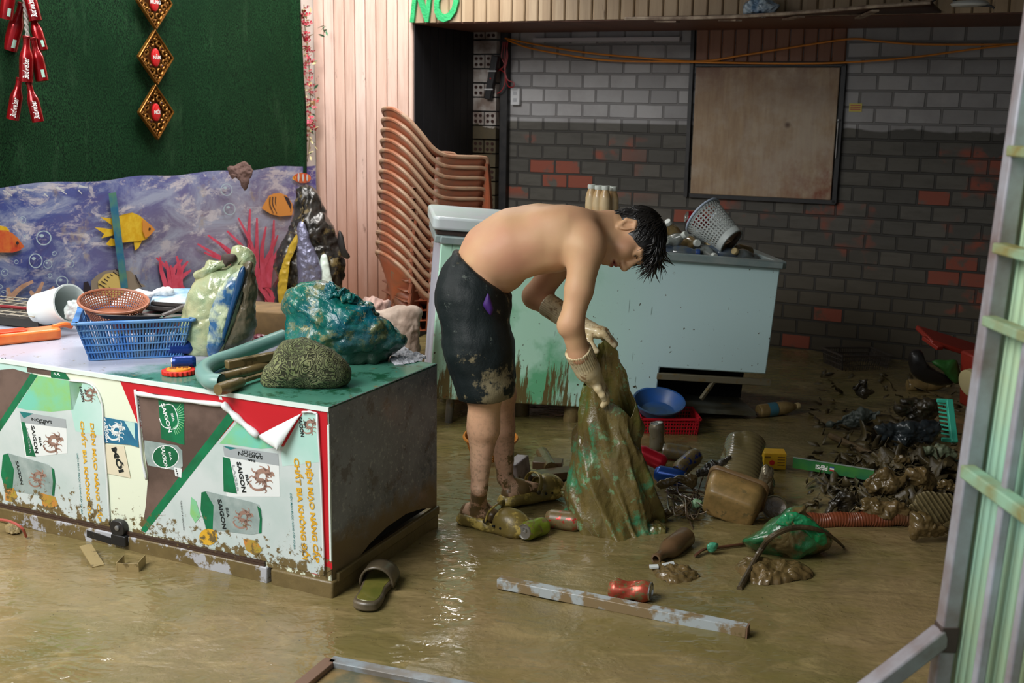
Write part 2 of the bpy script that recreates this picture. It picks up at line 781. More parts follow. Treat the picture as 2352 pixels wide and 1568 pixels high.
def mat_brick(name):
    t = NT(name)
    x, y, z = t.sep(t.obj)
    vec = t.n('ShaderNodeCombineXYZ')
    wob = t.math('MULTIPLY', t.math('SUBTRACT', t.noise(3, 3), .5), .012)
    t.set(vec.inputs[0], t.math('ADD', x, wob))
    t.set(vec.inputs[1], t.math('ADD', z, wob))
    br = t.n('ShaderNodeTexBrick')
    t.set(br.inputs['Vector'], vec.outputs[0])
    br.inputs['Scale'].default_value = 1
    br.inputs['Brick Width'].default_value = .176
    br.inputs['Row Height'].default_value = .0885
    br.inputs['Mortar Size'].default_value = .0075
    br.inputs['Mortar Smooth'].default_value = .35
    br.inputs['Bias'].default_value = 0
    br.inputs['Color1'].default_value = (0, 0, 0, 1)
    br.inputs['Color2'].default_value = (1, 1, 1, 1)
    br.inputs['Mortar'].default_value = (.5, .5, .5, 1)
    rnd, mor = br.outputs['Color'], br.outputs['Fac']
    # white limewash above the flood line, wet grey mud film below, bare red brick where the film is washed off
    sc = t.math('MULTIPLY', t.math('SUBTRACT', t.noise(4.5, 3, .5, t.scaled(t.obj, (1, 1, .3))), .5), .10)
    sc = t.math('MULTIPLY', sc, t.step(x, 2.6, 3.2))
    line = t.step(t.math('ADD', z, sc), 1.292, 1.302)
    white = t.mix(rnd, S(150, 149, 150), S(176, 175, 176))
    white = t.mix(t.math('MULTIPLY', t.step(t.noise(2.5, 5, .7), .45, .7), .45), white, S(120, 115, 114))
    grey = t.mix(rnd, S(70, 68, 63), S(96, 92, 84))
    grey = t.mix(t.math('MULTIPLY', t.step(t.noise(30, 4, .6, t.scaled(t.obj, (.25, 1, 1))), .45, .7), .5), grey, S(58, 54, 46))
    low = t.step(z, .75, .25)
    grey = t.mix(t.math('MULTIPLY', low, .7), grey, S(74, 64, 44))
    patch = t.math('MULTIPLY', t.step(t.noise(1.5, 4, .6, t.scaled(t.obj, (1.0, 1, 1.2), loc=(.35, 0, .1))), .55, .60),
                   t.step(t.noise(9, 4, .6), .42, .50))
    pick = t.math('GREATER_THAN', rnd, .93)
    redk = t.math('MAXIMUM', patch, t.math('MULTIPLY', pick, t.step(t.noise(7, 4, .6), .4, .5)))
    lft = t.math('MULTIPLY', t.math('MULTIPLY', t.step(x, 2.0, 1.3), t.math('GREATER_THAN', rnd, .55)), t.step(t.noise(5, 4, .6), .44, .50))
    redk = t.math('MAXIMUM', redk, t.math('MULTIPLY', lft, t.step(z, .80, .86)))
    redk = t.math('MULTIPLY', redk, t.step(z, 1.22, 1.18))
    grey = t.mix(redk, grey, S(140, 70, 50))
    c = t.mix(line, grey, white)
    mw = t.mix(line, S(46, 44, 41), S(112, 110, 110))
    c = t.mix(t.math('MULTIPLY', mor, .8), c, mw)
    h = t.math('SUBTRACT', t.math('MULTIPLY', t.noise(24, 5, .6, t.scaled(t.obj, (.4, 1, 1))), .18), mor)
    t.bump(h, .9, .012)
    return t.out(c, .62)


def mat_turf():
    t = NT('turf_green')
    f = t.noise(220, 2, .6, t.scaled(t.obj, (1, 1, .55)))
    c = t.mix(t.step(f, .38, .66), S(4, 22, 12), S(32, 74, 40))
    b = t.noise(2.2, 5, .6)
    c = t.mix(t.math('MULTIPLY', t.step(b, .4, .65), .6), c, S(8, 42, 20))
    c = t.mix(t.math('MULTIPLY', t.step(t.noise(5, 5, .7, t.scaled(t.obj, (1, 1, .25))), .58, .75), .35), c, S(70, 104, 72))
    return t.out(c, .9, Specular_IOR_Level=.15)


PLANK = mat_planks('plank_paint', S(238, 210, 196), S(224, 190, 172), S(152, 100, 76), .25, 1.45, .073)
HEADER = mat_planks('header_paint', S(186, 162, 132), S(166, 140, 110), S(112, 84, 62), 0, 0, .079)
DARKWOOD = mat_planks('dark_boards', S(116, 74, 54), S(104, 66, 48), S(72, 46, 34), 0, 0, .09)
BRICK = mat_brick('limewashed_brick')
WHITEWALL = M('white_wall_paint', S(236, 232, 226), .7, var=S(220, 214, 204), vscale=4)
BLACKBOARD = M('black_board', S(24, 24, 28), .6, var=S(34, 33, 36), vscale=3)
BLACKSTEEL = M('black_steel', S(22, 22, 24), .45, var=S(40, 38, 38), vscale=20)

# floor of wet mud: a gently uneven sheet
mb = MB()


def floor_z(x, y):
    z = .010 * mnoise.noise(Vector((x * 1.3, y * 1.6, 0))) + .0055 * mnoise.noise(Vector((x * 4.5, y * 7, 3)))
    z += .0035 * mnoise.noise(Vector((x * 11, y * 17, 5)))
    return z


NX, NY = 210, 190
mb.grid(lambda u, v: (-3.6 + 7.6 * u, 1.4 + 7.4 * v, floor_z(-3.6 + 7.6 * u, 1.4 + 7.4 * v)), NX, NY)
floor = struct(mb.build('floor', mat_mud_floor(), smooth=180))

# left wall (white, mostly behind the turf and the banner)
mb = MB().box((-.06, -2.6, 1.7), (.12, 5.3, 3.6))
wl = struct(room(mb, 'wall_left', WHITEWALL))
# wall of pale boards, and the band of boards above the recess
mb = MB()
planks_mesh(mb, 0, .686, -.05, 3.4, .073)
mb.box((.343, .03, 1.7), (.686, .05, 3.6))
struct(room(mb, 'wall_boarded', PLANK))
mb = MB()
planks_mesh(mb, .686, 4.9, 1.85, 3.4, .079)
mb.box((2.8, .03, 2.63), (4.23, .05, 1.56))
struct(room(mb, 'trim_1', HEADER))
# underside of the recess
mb = MB()
for i in range(9):
    mb.box((2.8, .005 + .096 * i + .046, 1.852), (4.24, .092, .016))
struct(room(mb, 'ceiling', DARKWOOD))
# dark left side of the recess
mb = MB().box((.64, .45, .9), (.1, .86, 1.9))
for i in range(9):
    mb.box((.692, .05 + .095 * i, .9), (.006, .088, 1.88))
struct(room(mb, 'wall_side', BLACKBOARD))
# brick back wall; unseen right wall, added to hold light off that side
mb = MB().box((2.8, .91, .9), (4.3, .12, 1.95))
struct(room(mb, 'wall_back', BRICK))
mb = MB().box((4.96, -1.6, 1.7), (.12, 5.2, 3.6))
struct(room(mb, 'added_wall_right', M('added_right_wall', S(92, 84, 70), .7, var=S(70, 62, 50), vscale=3)))
# unseen sheet roof, added to shade the right half of the yard
mb = MB()
for i in range(26):
    u = 1.5 + .14 * i
    mb.box((u, -2.05, 2.42 + (.012 if i % 2 else 0)), (.142, 4.3, .012))
struct(room(mb, 'added_shade_roof', M('added_roof_sheet', S(120, 118, 112), .6)))

# pier of hollow bricks at the left end of the brick wall, dark discs painted as shade in their holes
PIER = M('pier_brick', S(176, 170, 164), .7, var=S(120, 104, 94), vscale=9, mudz=(1.2, 1.32, 1.2), mudcol=S(66, 62, 54))
HOLE_SHADE = M('hole_shade_paint', S(50, 24, 18), .9)
mb = MB()
z = .03
row = 0
while z < 1.83:
    mb.i = 0
    if row % 2:
        mb.box((.775, .80, z + .041), (.165, .10, .079))
    else:
        for du in (-.043, .043):
            mb.i = 0
            mb.box((.775 + du, .80, z + .041), (.079, .10, .079))
            mb.i = 1
            for a in (-.017, .017):
                for b in (-.018, .018):
                    mb.at(Matrix.Translation((.775 + du + a, .7485, z + .041 + b)) @ Matrix.Rotation(pi / 2, 4, 'X'))
                    mb.lathe([(.0105, -.004), (.0105, .0035)], 10)
                    mb.at(Matrix.Identity(4))
    z += .0885
    row += 1
struct(room(mb, 'wall_pier', [PIER, HOLE_SHADE]))
struct(room(MB().box((.885, .83, .92), (.05, .06, 1.86)), 'trim_2', BLACKSTEEL))
struct(room(MB().box((2.105, .835, 1.36), (.022, .03, .98)), 'trim_3', BLACKSTEEL))
# boards above the hatch
mb = MB()
planks_mesh(mb, 2.12, 2.99, 1.655, 1.85, .079, v=.848)
struct(room(mb, 'trim_4', mat_planks('hatch_boards', S(150, 104, 78), S(136, 92, 70), S(96, 62, 46), 0, 0, .079)))
# pale strip at the top of the brick wall
struct(room(MB().box((1.55, .835, 1.797), (.95, .03, .022)), 'trim_5', M('pale_strip', S(196, 192, 196), .5)))

# ------------------------------------------------------------ plywood hatch
t = NT('stained_plywood')
g = t.noise(5, 6, .65, t.scaled(t.obj, (7, 1, .8)), .6)
c = t.mix(t.step(g, .3, .7), S(176, 152, 120), S(146, 118, 92))
x, y, z = t.sep(t.obj)
c = t.mix(t.math('MULTIPLY', t.step(t.noise(3, 6, .7), .42, .62), .6), c, S(184, 172, 156))
rust = t.math('MULTIPLY', t.step(t.noise(5, 6, .7, t.scaled(t.obj, (1.3, 1, 1))), .42, .62), t.math('MULTIPLY', t.step(x, 2.45, 2.97), t.step(z, 1.22, .98)))
c = t.mix(rust, c, S(128, 60, 34))
c = t.mix(t.math('MULTIPLY', t.step(z, 1.35, 1.66), t.step(t.noise(2.5, 6, .7), .4, .6)), c, S(122, 88, 70))
knot = t.voro(2.4, t.scaled(t.obj, (1, 1, 1)))
c = t.mix(t.step(knot, .06, .02), c, S(70, 44, 28))
PLY = t.out(c, .6)
r = thing('plywood_hatch', 'large square of stained plywood in a black frame on the brick wall', 'hatch', C0)
r.matrix_world = RM
room(MB().box((2.55, .828, 1.262), (.83, .02, .74)), 'plywood_sheet', PLY, r, bevel=.003)
mb = MB()
for a, b in (((2.125, 1.65), (2.995, 1.65)), ((2.985, 1.65), (2.985, .872)), ((2.995, .88), (2.125, .88))):
    mb.bar((a[0], .838, a[1]), (b[0], .838, b[1]), .03, .03, up=(0, 1, 0))
tag(room(mb, 'frame', BLACKSTEEL, r, bevel=.003), 'black steel frame')
mb = MB().at(Matrix.Translation((2.978, .812, 1.33))).tube([(0, 0, 0), (.0, 0, -.2)], .004, 6)
mb.lathe([(.009, -.004), (.009, .006)], 10, (0, 0, .012))
tag(room(mb, 'bolt', M('dull_steel', S(150, 150, 150), .4, .7), r), 'thin steel bolt')

# ------------------------------------------------------------ shelf under the header
SHELFM = M('shelf_board', S(88, 54, 42), .6, var=S(66, 42, 34), vscale=3)
SHELFE = M('shelf_edge', S(178, 160, 140), .6, var=S(120, 100, 86), vscale=14)
r = thing('wall_shelf', 'long sagging board shelf jutting out from the bottom of the boarded header', 'shelf', C0)
r.matrix_world = RM
shelf_edge = [(1.98, -.012, 1.852), (2.3, -.07, 1.845), (2.62, -.19, 1.838), (2.95, -.31, 1.842), (3.30, -.44, 1.853), (3.55, -.50, 1.86)]


def shelf_pt(s):
    n = len(shelf_edge) - 1
    i = min(int(s * n), n - 1)
    f = s * n - i
    return Vector(shelf_edge[i]).lerp(Vector(shelf_edge[i + 1]), f)


mb = MB()
mb.grid(lambda u, v: (lambda e: (e.x, e.y * v + .0 * (1 - v), 1.858 * (1 - v) + e.z * v))(shelf_pt(u)), 24, 3)
room(mb, 'board', SHELFM, r, solid=.012)
mb = MB().tube([shelf_pt(i / 24) for i in range(25)], .009, 6)
tag(room(mb, 'front_edge', SHELFE, r), 'pale worn edge strip')
for u in (2.28, 2.62, 2.93, 3.25):
    s = (u - 1.98) / 1.57
    e = shelf_pt(min(max(s, 0), 1))
    mb = MB().grid(lambda a, b: (e.x - .10 + .10 * a + .06 * b * 0 + .05 * (1 - a), .0 + (e.y) * a, 1.846 - .012 * a - (1.858 - e.z) * a + .0), 6, 1)
    mb = MB()
    P0, P1 = Vector((e.x - .14, .0, 1.836)), Vector((e.x, e.y * .96, e.z - .017))
    mb.bar(P0, P1, .032, .008, up=(0, 0, 1))
    tag(room(mb, 'bracket', SHELFE, r), 'pale bracket strip')
# ============================================================ generic shapes used for many of the things
def catmull(pts, n):
    P = [Vector(p) for p in pts]
    m = len(P)
    out = []
    for i in range(n):
        s = i / n * m
        k = int(s)
        f = s - k
        a, b, c, d = P[(k - 1) % m], P[k % m], P[(k + 1) % m], P[(k + 2) % m]
        out.append(.5 * ((2 * b) + (c - a) * f + (2 * a - 5 * b + 4 * c - d) * f * f + (3 * b - a - 3 * c + d) * f ** 3))
    return out


def spline(pts, n):
    P = [Vector(p) for p in pts]
    P = [P[0] * 2 - P[1]] + P + [P[-1] * 2 - P[-2]]
    m = len(P) - 3
    out = []
    for i in range(n + 1):
        s = min(i / n * m, m - 1e-6)
        k = int(s)
        f = s - k
        a, b, c, d = P[k:k + 4]
        out.append(.5 * ((2 * b) + (c - a) * f + (2 * a - 5 * b + 4 * c - d) * f * f + (3 * b - a - 3 * c + d) * f ** 3))
    return out


def pillow(name, pts3, thick, mat, parent=None, back=.7, n=84, K=16, amp=.0, sc=12, cr=.0, crsc=10, seed=1.0,
           nrm=None, smooth=180, p=2.2, zmin=None, mats=None):
    if cr and n == 84:
        n, K, smooth = 130, 26, 32 if smooth == 180 else smooth
    """a stuffed or crumpled body whose outline runs through pts3, bulging along nrm and (less) behind"""
    out = catmull(pts3, n)
    cen = sum(out, Vector()) / n
    if nrm is None:
        nrm = (Vector((0, 0, CAM_H)) - cen).normalized()
    nrm = Vector(nrm).normalized()
    vs, fs = [], []

    def ring(t, sgn):
        h = thick * (max(1 - t ** p, 0)) ** .5
        return [cen + (q - cen) * t + nrm * h * sgn for q in out]
    layers = [ring(k / K, 1) for k in range(1, K)] + [ring(1, 0)] + [ring(k / K, -back) for k in range(K - 1, 0, -1)]
    vs = [cen + nrm * thick] + [v for L in layers for v in L] + [cen - nrm * thick * back]
    for k in range(n):
        fs.append((0, 1 + k, 1 + (k + 1) % n))
    for l in range(len(layers) - 1):
        for k in range(n):
            a, b = 1 + l * n + k, 1 + l * n + (k + 1) % n
            fs.append((a, a + n, b + n, b))
    e = len(vs) - 1
    o = 1 + (len(layers) - 1) * n
    for k in range(n):
        fs.append((o + k, e, o + (k + 1) % n))
    mb = MB()
    mb._add(vs, fs)
    ob = mb.build(name, mats or mat, parent, smooth=smooth)
    if amp or cr:
        displace(ob, amp, sc, seed, cr, crsc, zmin)
    return ob


def px_at(pts, Y):
    return [at(x, y, Y) for x, y in pts]


def px_fl(pts, z=0.0):
    return [fl(x, y, z) for x, y in pts]


def perf(mb, fn, nu, nv, inset=.25, closed=False, skip=()):
    """a surface full of holes: every cell keeps only a border"""
    for j in range(nv):
        for i in range(nu):
            c = [fn((i + a) / nu, (j + b) / nv) for a, b in ((0, 0), (1, 0), (1, 1), (0, 1))]
            c = [Vector(q) for q in c]
            if j in skip:
                mb._add(c, [(0, 1, 2, 3)])
                continue
            m = sum(c, Vector()) / 4
            d = [q.lerp(m, inset * 2) for q in c]
            mb._add(c + d, [(0, 1, 5, 4), (1, 2, 6, 5), (2, 3, 7, 6), (3, 0, 4, 7)])


def basket_mesh(L, W, H, tap=.82, rows=5, pitch=.013, bar=.005, rail=.008, floor_slats=True, rim=.012):
    """rectangular plastic basket standing on z = 0, walls made of rails and upright bars"""
    mb = MB()

    def corner(i, h):
        k = tap + (1 - tap) * h / H
        sx, sy = ((-1, -1), (1, -1), (1, 1), (-1, 1))[i % 4]
        return Vector((sx * L / 2 * k, sy * W / 2 * k, h))
    for i in range(4):
        for r in range(rows + 1):
            h = H * r / rows
            mb.bar(corner(i, h), corner(i + 1, h), rail if 0 < r < rows else rim, .004)
        n = max(3, int((corner(i, H) - corner(i + 1, H)).length / pitch))
        for k in range(n + 1):
            f = k / n
            mb.bar(corner(i, 0).lerp(corner(i + 1, 0), f), corner(i, H).lerp(corner(i + 1, H), f),
                   bar if 0 < k < n else bar * 2, .0035)
    if floor_slats:
        n = int(L * tap / .03)
        for k in range(n + 1):
            f = k / n
            mb.bar(corner(0, .002).lerp(corner(1, .002), f), corner(3, .002).lerp(corner(2, .002), f), .014, .003)
        for f in (.25, .5, .75):
            mb.bar(corner(0, .002).lerp(corner(3, .002), f), corner(1, .002).lerp(corner(2, .002), f), .014, .003)
    return mb


def rim_mesh(L, W, H, w=.014, h=.008):
    mb = MB()
    c = [Vector((sx * L / 2, sy * W / 2, H)) for sx, sy in ((-1, -1), (1, -1), (1, 1), (-1, 1))]
    for i in range(4):
        mb.bar(c[i], c[(i + 1) % 4], w, h)
    for q in c:
        mb.lathe([(w * .62, -h / 2), (w * .62, h / 2)], 10, q)
    return mb


CAN_PROF = [(.0, 0), (.022, .0), (.026, .004), (.0325, .014), (.033, .02), (.033, .098), (.0325, .102), (.027, .114), (.026, .118), (.0255, .1185), (.0235, .114), (.0, .114)]


def can(name, label, loc, axis, col, parent=None, dent=0.0, seed=0, mud=.25, scale=1.0, roll=0.0, cat='can', group=None, mz=None):
    """a drink can: body with a pull-ring end; axis points from its base to its lid"""
    r = thing(name, label, cat, group=group)
    q = Vector(axis).to_track_quat('Z', 'Y').to_matrix() @ Matrix.Rotation(roll, 3, 'Z')
    r.matrix_world = Matrix.Translation(loc) @ q.to_4x4() @ Matrix.Scale(scale, 4)
    mb = MB().lathe(CAN_PROF[:6] + [(.033, .05)] * 0 + [], 24, cap=False)
    mb = MB()
    prof = [(.0, 0.003), (.021, .003), (.0235, .0), (.026, .004), (.0325, .014)] + [(.033, .02 + .078 * k / 10) for k in range(11)] + [(.032, .104), (.027, .115)]
    mb.lathe(prof, 28, cap=False)
    b = mb.build('can_body', M(name + '_paint_%d' % seed, col, .28, metal=.4, mud=mud + .12, mscale=46, bump=.15, bscale=60, bdist=.003), r)
    if dent:
        for v in b.data.vertices:
            p = v.co
            a = atan2(p.y, p.x)
            k = math.exp(-((p.z - .055) / .022) ** 2)
            f = 1 - dent * k * (.5 + .5 * cos(a * 2 + seed)) - dent * .3 * k * sin(5 * a + p.z * 90)
            v.co = Vector((p.x * f, p.y * f, p.z - .01 * dent * cos(a + seed)))
        b.data.update()
    alu = M('bare_aluminium', S(196, 194, 188), .3, metal=.85, mud=.18, mscale=20)
    mb = MB().lathe([(.027, .115), (.0262, .119), (.025, .119), (.024, .1145), (.0, .1145)], 28, cap=False)
    lid = mb.build('can_lid', alu, r)
    if dent:
        for v in lid.data.vertices:
            v.co.z -= .01 * dent * cos(atan2(v.co.y, v.co.x) + seed)
    mb = MB().tube([(.009 * cos(a), .009 * sin(a) * .8 + .006, .1165) for a in [2 * pi * k / 12 for k in range(12)]], .0016, 6, closed=True)
    mb.build('pull_ring', alu, r)
    return r


BOTTLE_PROF = [(.0, .004), (.022, .003), (.028, .0), (.031, .004), (.032, .012), (.032, .09), (.030, .095), (.032, .10), (.032, .135), (.029, .155), (.020, .178), (.014, .19), (.0125, .196), (.0125, .205)]


def pet_bottle(label, loc, axis, liquid, cap, scale=1.0, group=None, lab=None, name='plastic_bottle', roll=0.0):
    r = thing(name, label, 'bottle', group=group)
    q = Vector(axis).to_track_quat('Z', 'Y').to_matrix() @ Matrix.Rotation(roll, 3, 'Z')
    r.matrix_world = Matrix.Translation(loc) @ q.to_4x4() @ Matrix.Scale(scale, 4)
    MB().lathe(BOTTLE_PROF, 18).build('bottle_body', liquid, r)
    MB().lathe([(.0155, .197), (.016, .2), (.016, .213), (.0145, .216)], 16).build('bottle_cap', cap, r)
    if lab:
        MB().lathe([(.0326, .045), (.0328, .047), (.0328, .088), (.0326, .09)], 18, cap=False).build('paper_label', lab, r)
    return r


def decal_poly(mb, pts, conv, off=0.0):
    mb.poly([conv(x, y, off) for x, y in pts])


def stroke(mb, pts, w0, w1, conv, off=0.0, n=8):
    """a tapering painted stroke along pixel points"""
    c = spline([(x, y, 0) for x, y in pts], n)
    L, R_ = [], []
    for i, p in enumerate(c):
        d = (c[min(i + 1, n)] - c[max(i - 1, 0)])
        d.normalize()
        w = (w0 + (w1 - w0) * i / n) / 2
        L.append((p.x - d.y * w, p.y + d.x * w))
        R_.append((p.x + d.y * w, p.y - d.x * w))
    for i in range(n):
        decal_poly(mb, [L[i], R_[i], R_[i + 1], L[i + 1]], conv, off)


def disc(mb, cx, cy, rx, ry, conv, off=0.0, n=20, ring=0.0):
    pts = [(cx + rx * cos(2 * pi * k / n), cy + ry * sin(2 * pi * k / n)) for k in range(n)]
    if ring:
        q = [(cx + (rx - ring) * cos(2 * pi * k / n), cy + (ry - ring) * sin(2 * pi * k / n)) for k in range(n)]
        for k in range(n):
            decal_poly(mb, [pts[k], pts[(k + 1) % n], q[(k + 1) % n], q[k]], conv, off)
    else:
        decal_poly(mb, pts, conv, off)


def dragon(mb, cx, cy, s, conv, off=0.0, flip=1):
    """curling heraldic dragon mark: body, horns, claws and tail as tapering strokes"""
    P = lambda pts: [(cx + flip * x * s, cy + y * s) for x, y in pts]
    stroke(mb, P([(-.45, .30), (-.2, .45), (.12, .38), (.1, .1), (-.18, .02), (-.12, -.25), (.15, -.3), (.3, -.12)]), .07 * s, .24 * s, conv, off, 26)
    stroke(mb, P([(.3, -.12), (.42, -.2), (.5, -.08)]), .24 * s, .05 * s, conv, off, 6)
    for k in range(7):
        a = k * .42 - .5
        stroke(mb, P([(-.02 + .2 * cos(a), -.08 + .2 * sin(a)), (-.02 + .36 * cos(a + .25), -.08 + .36 * sin(a + .25))]), .10 * s, .01 * s, conv, off, 4)
    for a in ([(.2, -.3), (.05, -.45), (-.1, -.5)], [(.28, -.28), (.3, -.45), (.22, -.55)], [(-.2, .0), (-.4, -.1), (-.5, .02)],
              [(.1, .3), (.32, .32), (.42, .45)], [(-.15, -.2), (-.35, -.3), (-.38, -.42)], [(-.4, .3), (-.5, .15), (-.38, .08)],
              [(.12, .12), (.35, .08), (.45, .18)], [(.1, .38), (.2, .5), (.12, .58)]):
        stroke(mb, P(a), .09 * s, .015 * s, conv, off, 6)


# ============================================================ LEFT WALL
def cu(x, y, off=0.0):
    v, z = on_u(x, y, .035)
    return (.035 + off, v, z)


TURF = mat_turf()


def turf_pt(a, b):
    v = -2.75 + 2.585 * a
    z = .93 + 2.1 * b
    w = .006 * sin(v * 9 + z * 2) + .006 * mnoise.noise(Vector((v * 3, z * 2, 1)))
    fold = .03 * math.exp(-((v + .19 + .02 * sin(z * 4)) / .025) ** 2)
    return (.014 + w + fold, v, z)


mb = MB().grid(turf_pt, 110, 60)
o = room(mb, 'turf_sheet', TURF, smooth=180, solid=.008)
tag(o, 'dark green artificial turf covering the left wall above the fish banner', 'artificial turf')

# ---- banner with printed sea life
t = NT('banner_print')
v = t.sep(t.obj)
n1 = t.noise(3.2, 7, .7, t.scaled(t.obj, (1, 1, 2.2), rot=(.5, 0, 0)), .8)
n2 = t.noise(9, 7, .75, t.scaled(t.obj, (1, .7, 1.6), rot=(.45, 0, 0)), .5)
right = t.step(v[1], -2.3, -.9)
c = t.mix(right, S(62, 80, 146), S(150, 140, 156))
c = t.mix(t.math('MULTIPLY', t.step(v[2], .80, 1.02), .6), c, S(66, 92, 168))
c = t.mix(t.math('MULTIPLY', t.step(v[1], -.42, -.15), t.step(v[2], .55, .8)), c, S(72, 66, 150))
c = t.mix(t.math('MULTIPLY', t.step(n1, .44, .62), .8), c, S(168, 176, 198))
c = t.mix(t.math('MULTIPLY', t.step(n2, .52, .60), t.math('MULTIPLY', t.step(v[2], .50, .72), .9)), c, S(204, 198, 204))
c = t.mix(t.math('MULTIPLY', t.step(n1, .5, .3), .5), c, S(88, 74, 128))
c = t.mix(t.math('MULTIPLY', t.step(v[2], .60, .40), .55), c, S(70, 108, 128))
low = t.math('MULTIPLY', t.step(v[1], -1.1, -.3), t.step(v[2], .62, .35))
c = t.mix(t.math('MULTIPLY', low, .8), c, S(150, 82, 62))
c = t.mix(t.math('MULTIPLY', t.step(t.noise(6, 7, .7), .60, .68), .5), c, S(176, 158, 130))
BANNER = t.out(c, .45)


def ban_pt(a, b, off=0.0):
    v = -2.75 + 2.69 * a
    z = .12 + .902 * b
    w = .007 * sin(v * 7 + 1) + .005 * sin(v * 17 + z * 6) + .010 * mnoise.noise(Vector((v * 2, z * 3, 4)))
    ed = .006 * sin(v * 11) * (b ** 8)
    return (.036 + w + off, v, z + ed)


def cb(x, y, off=0.0):
    v_, z_ = on_u(x, y, .05)
    return ban_pt((v_ + 2.75) / 2.69, (z_ - .12) / .902, .0105 + off * 5)


FM = lambda n, c, r=.45, **k: M('print_' + n, c, r, **k)
mb = MB()
mb.i = 0
mb.grid(ban_pt, 120, 26)
mb.i = 1   # yellow
c6 = lambda pts: [(x / 4.125, 360 + y / 4.125) for x, y in pts]
body = c6([(1060, 620), (1110, 560), (1170, 540), (1240, 528), (1310, 555), (1370, 600), (1420, 640), (1472, 690), (1420, 745), (1385, 782), (1300, 800), (1230, 803), (1150, 815), (1090, 770), (1062, 700)])
decal_poly(mb, body, cb)
for f in ([(960, 568), (1070, 585), (1120, 600), (1080, 660)], [(912, 668), (1000, 675), (1080, 690), (1075, 745), (975, 772), (1000, 730)],
          [(1015, 830), (1060, 770), (1170, 800), (1130, 838), (1060, 846)], [(1262, 795), (1345, 795), (1310, 862), (1275, 888)]):
    decal_poly(mb, c6(f), cb, -.0005)
mb.i = 2   # orange
decal_poly(mb, c6([(1340, 590), (1420, 640), (1472, 690), (1420, 745), (1370, 770), (1340, 700)]), cb, .0006)
c5 = lambda pts: [(590 + x / 3.918, 340 + y / 3.918) for x, y in pts]
decal_poly(mb, c5([(40, 540), (75, 480), (110, 430), (160, 412), (230, 405), (290, 430), (335, 500), (340, 560), (335, 605), (220, 616), (130, 595), (85, 570)]), cb)
mb.i = 3   # red
decal_poly(mb, c6([(-160, 720), (-60, 690), (60, 695), (120, 720), (180, 770), (242, 852), (190, 888), (120, 906), (-60, 905), (-160, 870)]), cb)
disc(mb, 590 + 415 / 3.918, 340 + 265 / 3.918, 20, 12, cb)
mb.i = 1
decal_poly(mb, c6([(-60, 690), (0, 650), (60, 660), (102, 705), (30, 694)]), cb, -.0004)
disc(mb, 590 + 345 / 3.918, 340 + 270 / 3.918, 4, 5, cb)
mb.i = 4   # black
for x0, x1 in ((120, 130), (150, 165), (180, 200), (208, 232)):
    stroke(mb, c5([(x0, 440), (x0 - 3, 510), (x1 + 22, 590)]), 3, 1.2, cb, .0006, 6)
decal_poly(mb, c5([(262, 430), (300, 450), (325, 510), (322, 575), (285, 540), (265, 490)]), cb, .0006)
disc(mb, 1412 / 4.125, 360 + 683 / 4.125, 3, 3, cb, .001)
disc(mb, 163 / 4.125, 360 + 816 / 4.125, 4, 4, cb, .001)
mb.i = 5   # butterfly fish body
decal_poly(mb, c6([(858, 1290), (862, 1175), (920, 1120), (1000, 1080), (1130, 1065), (1240, 1085), (1290, 1140), (1330, 1200), (1382, 1226), (1318, 1238), (1250, 1290), (1150, 1330), (1040, 1348), (900, 1312)]), cb)
mb.i = 6
decal_poly(mb, c6([(925, 1180), (1000, 1110), (1130, 1085), (1200, 1150), (1190, 1270), (1080, 1330), (960, 1300), (925, 1240)]), cb, .0003)
mb.i = 4
decal_poly(mb, c6([(788, 1305), (790, 1190), (830, 1178), (852, 1235), (848, 1305)]), cb)
for k in range(7):
    stroke(mb, c6([(925 + 30 * k, 1200 - 22 * k), (1000 + 25 * k, 1250 - 25 * k), (1040 + 26 * k, 1330 - 38 * k)]), 2.6, 1.2, cb, .0007, 6)
stroke(mb, c6([(1275, 1120), (1300, 1180), (1330, 1232)]), 3, 2, cb, .0007, 5)
mb.i = 7   # pink coral
for base, tips in (((600, 640), [(575, 480), (590, 500), (545, 500), (610, 520), (520, 530), (640, 540), (500, 555), (480, 540), (630, 505), (652, 560), (455, 560), (470, 580)]),
                   ((408, 650), [(372, 590), (385, 600), (408, 588), (432, 600), (362, 592), (440, 620), (420, 596), (395, 610)]),
                   ((640, 700), [(615, 600), (660, 610), (600, 650), (575, 640), (655, 575)])):
    for i, (x, y) in enumerate(tips):
        bx = base[0] + (i % 5 - 2) * 9
        stroke(mb, [(bx, base[1] + 20), ((bx + x) / 2 + (i % 3 - 1) * 7, (base[1] + y) / 2), (x, y)], 15, 4, cb, .0002 * (i % 4), 7)
mb.i = 8   # beige coral
for pts in ([(20, 705), (25, 685), (48, 660), (78, 646)], [(25, 700), (18, 660)], [(70, 705), (85, 680), (103, 648)], [(110, 700), (115, 675), (130, 660)], [(90, 700), (80, 680), (70, 668)], [(0, 712), (10, 700)]):
    stroke(mb, pts, 18, 7, cb, .0002, 7)
mb.i = 9   # bubbles
for x, y, r in ((105, 547, 17), (85, 599, 17), (114, 607, 10), (163, 606, 8), (146, 647, 13), (10, 625, 8), (57, 505, 8), (37, 601, 5), (10, 674, 8), (1, 658, 5), (63, 544, 5), (518, 436, 14), (525, 480, 14), (545, 600, 9), (540, 640, 10), (700, 250, 1), (128, 582, 5), (119, 633, 5)):
    disc(mb, x, y, r, r, cb, .0003, ring=max(1.2, r * .14))
    disc(mb, x - r * .25, y - r * .3, r * .3, r * .22, cb, .0003)
mb.i = 10  # teal stripe
decal_poly(mb, [(246, 442), (262, 440), (293, 660), (277, 664)], cb, .0009)
mb.i = 11
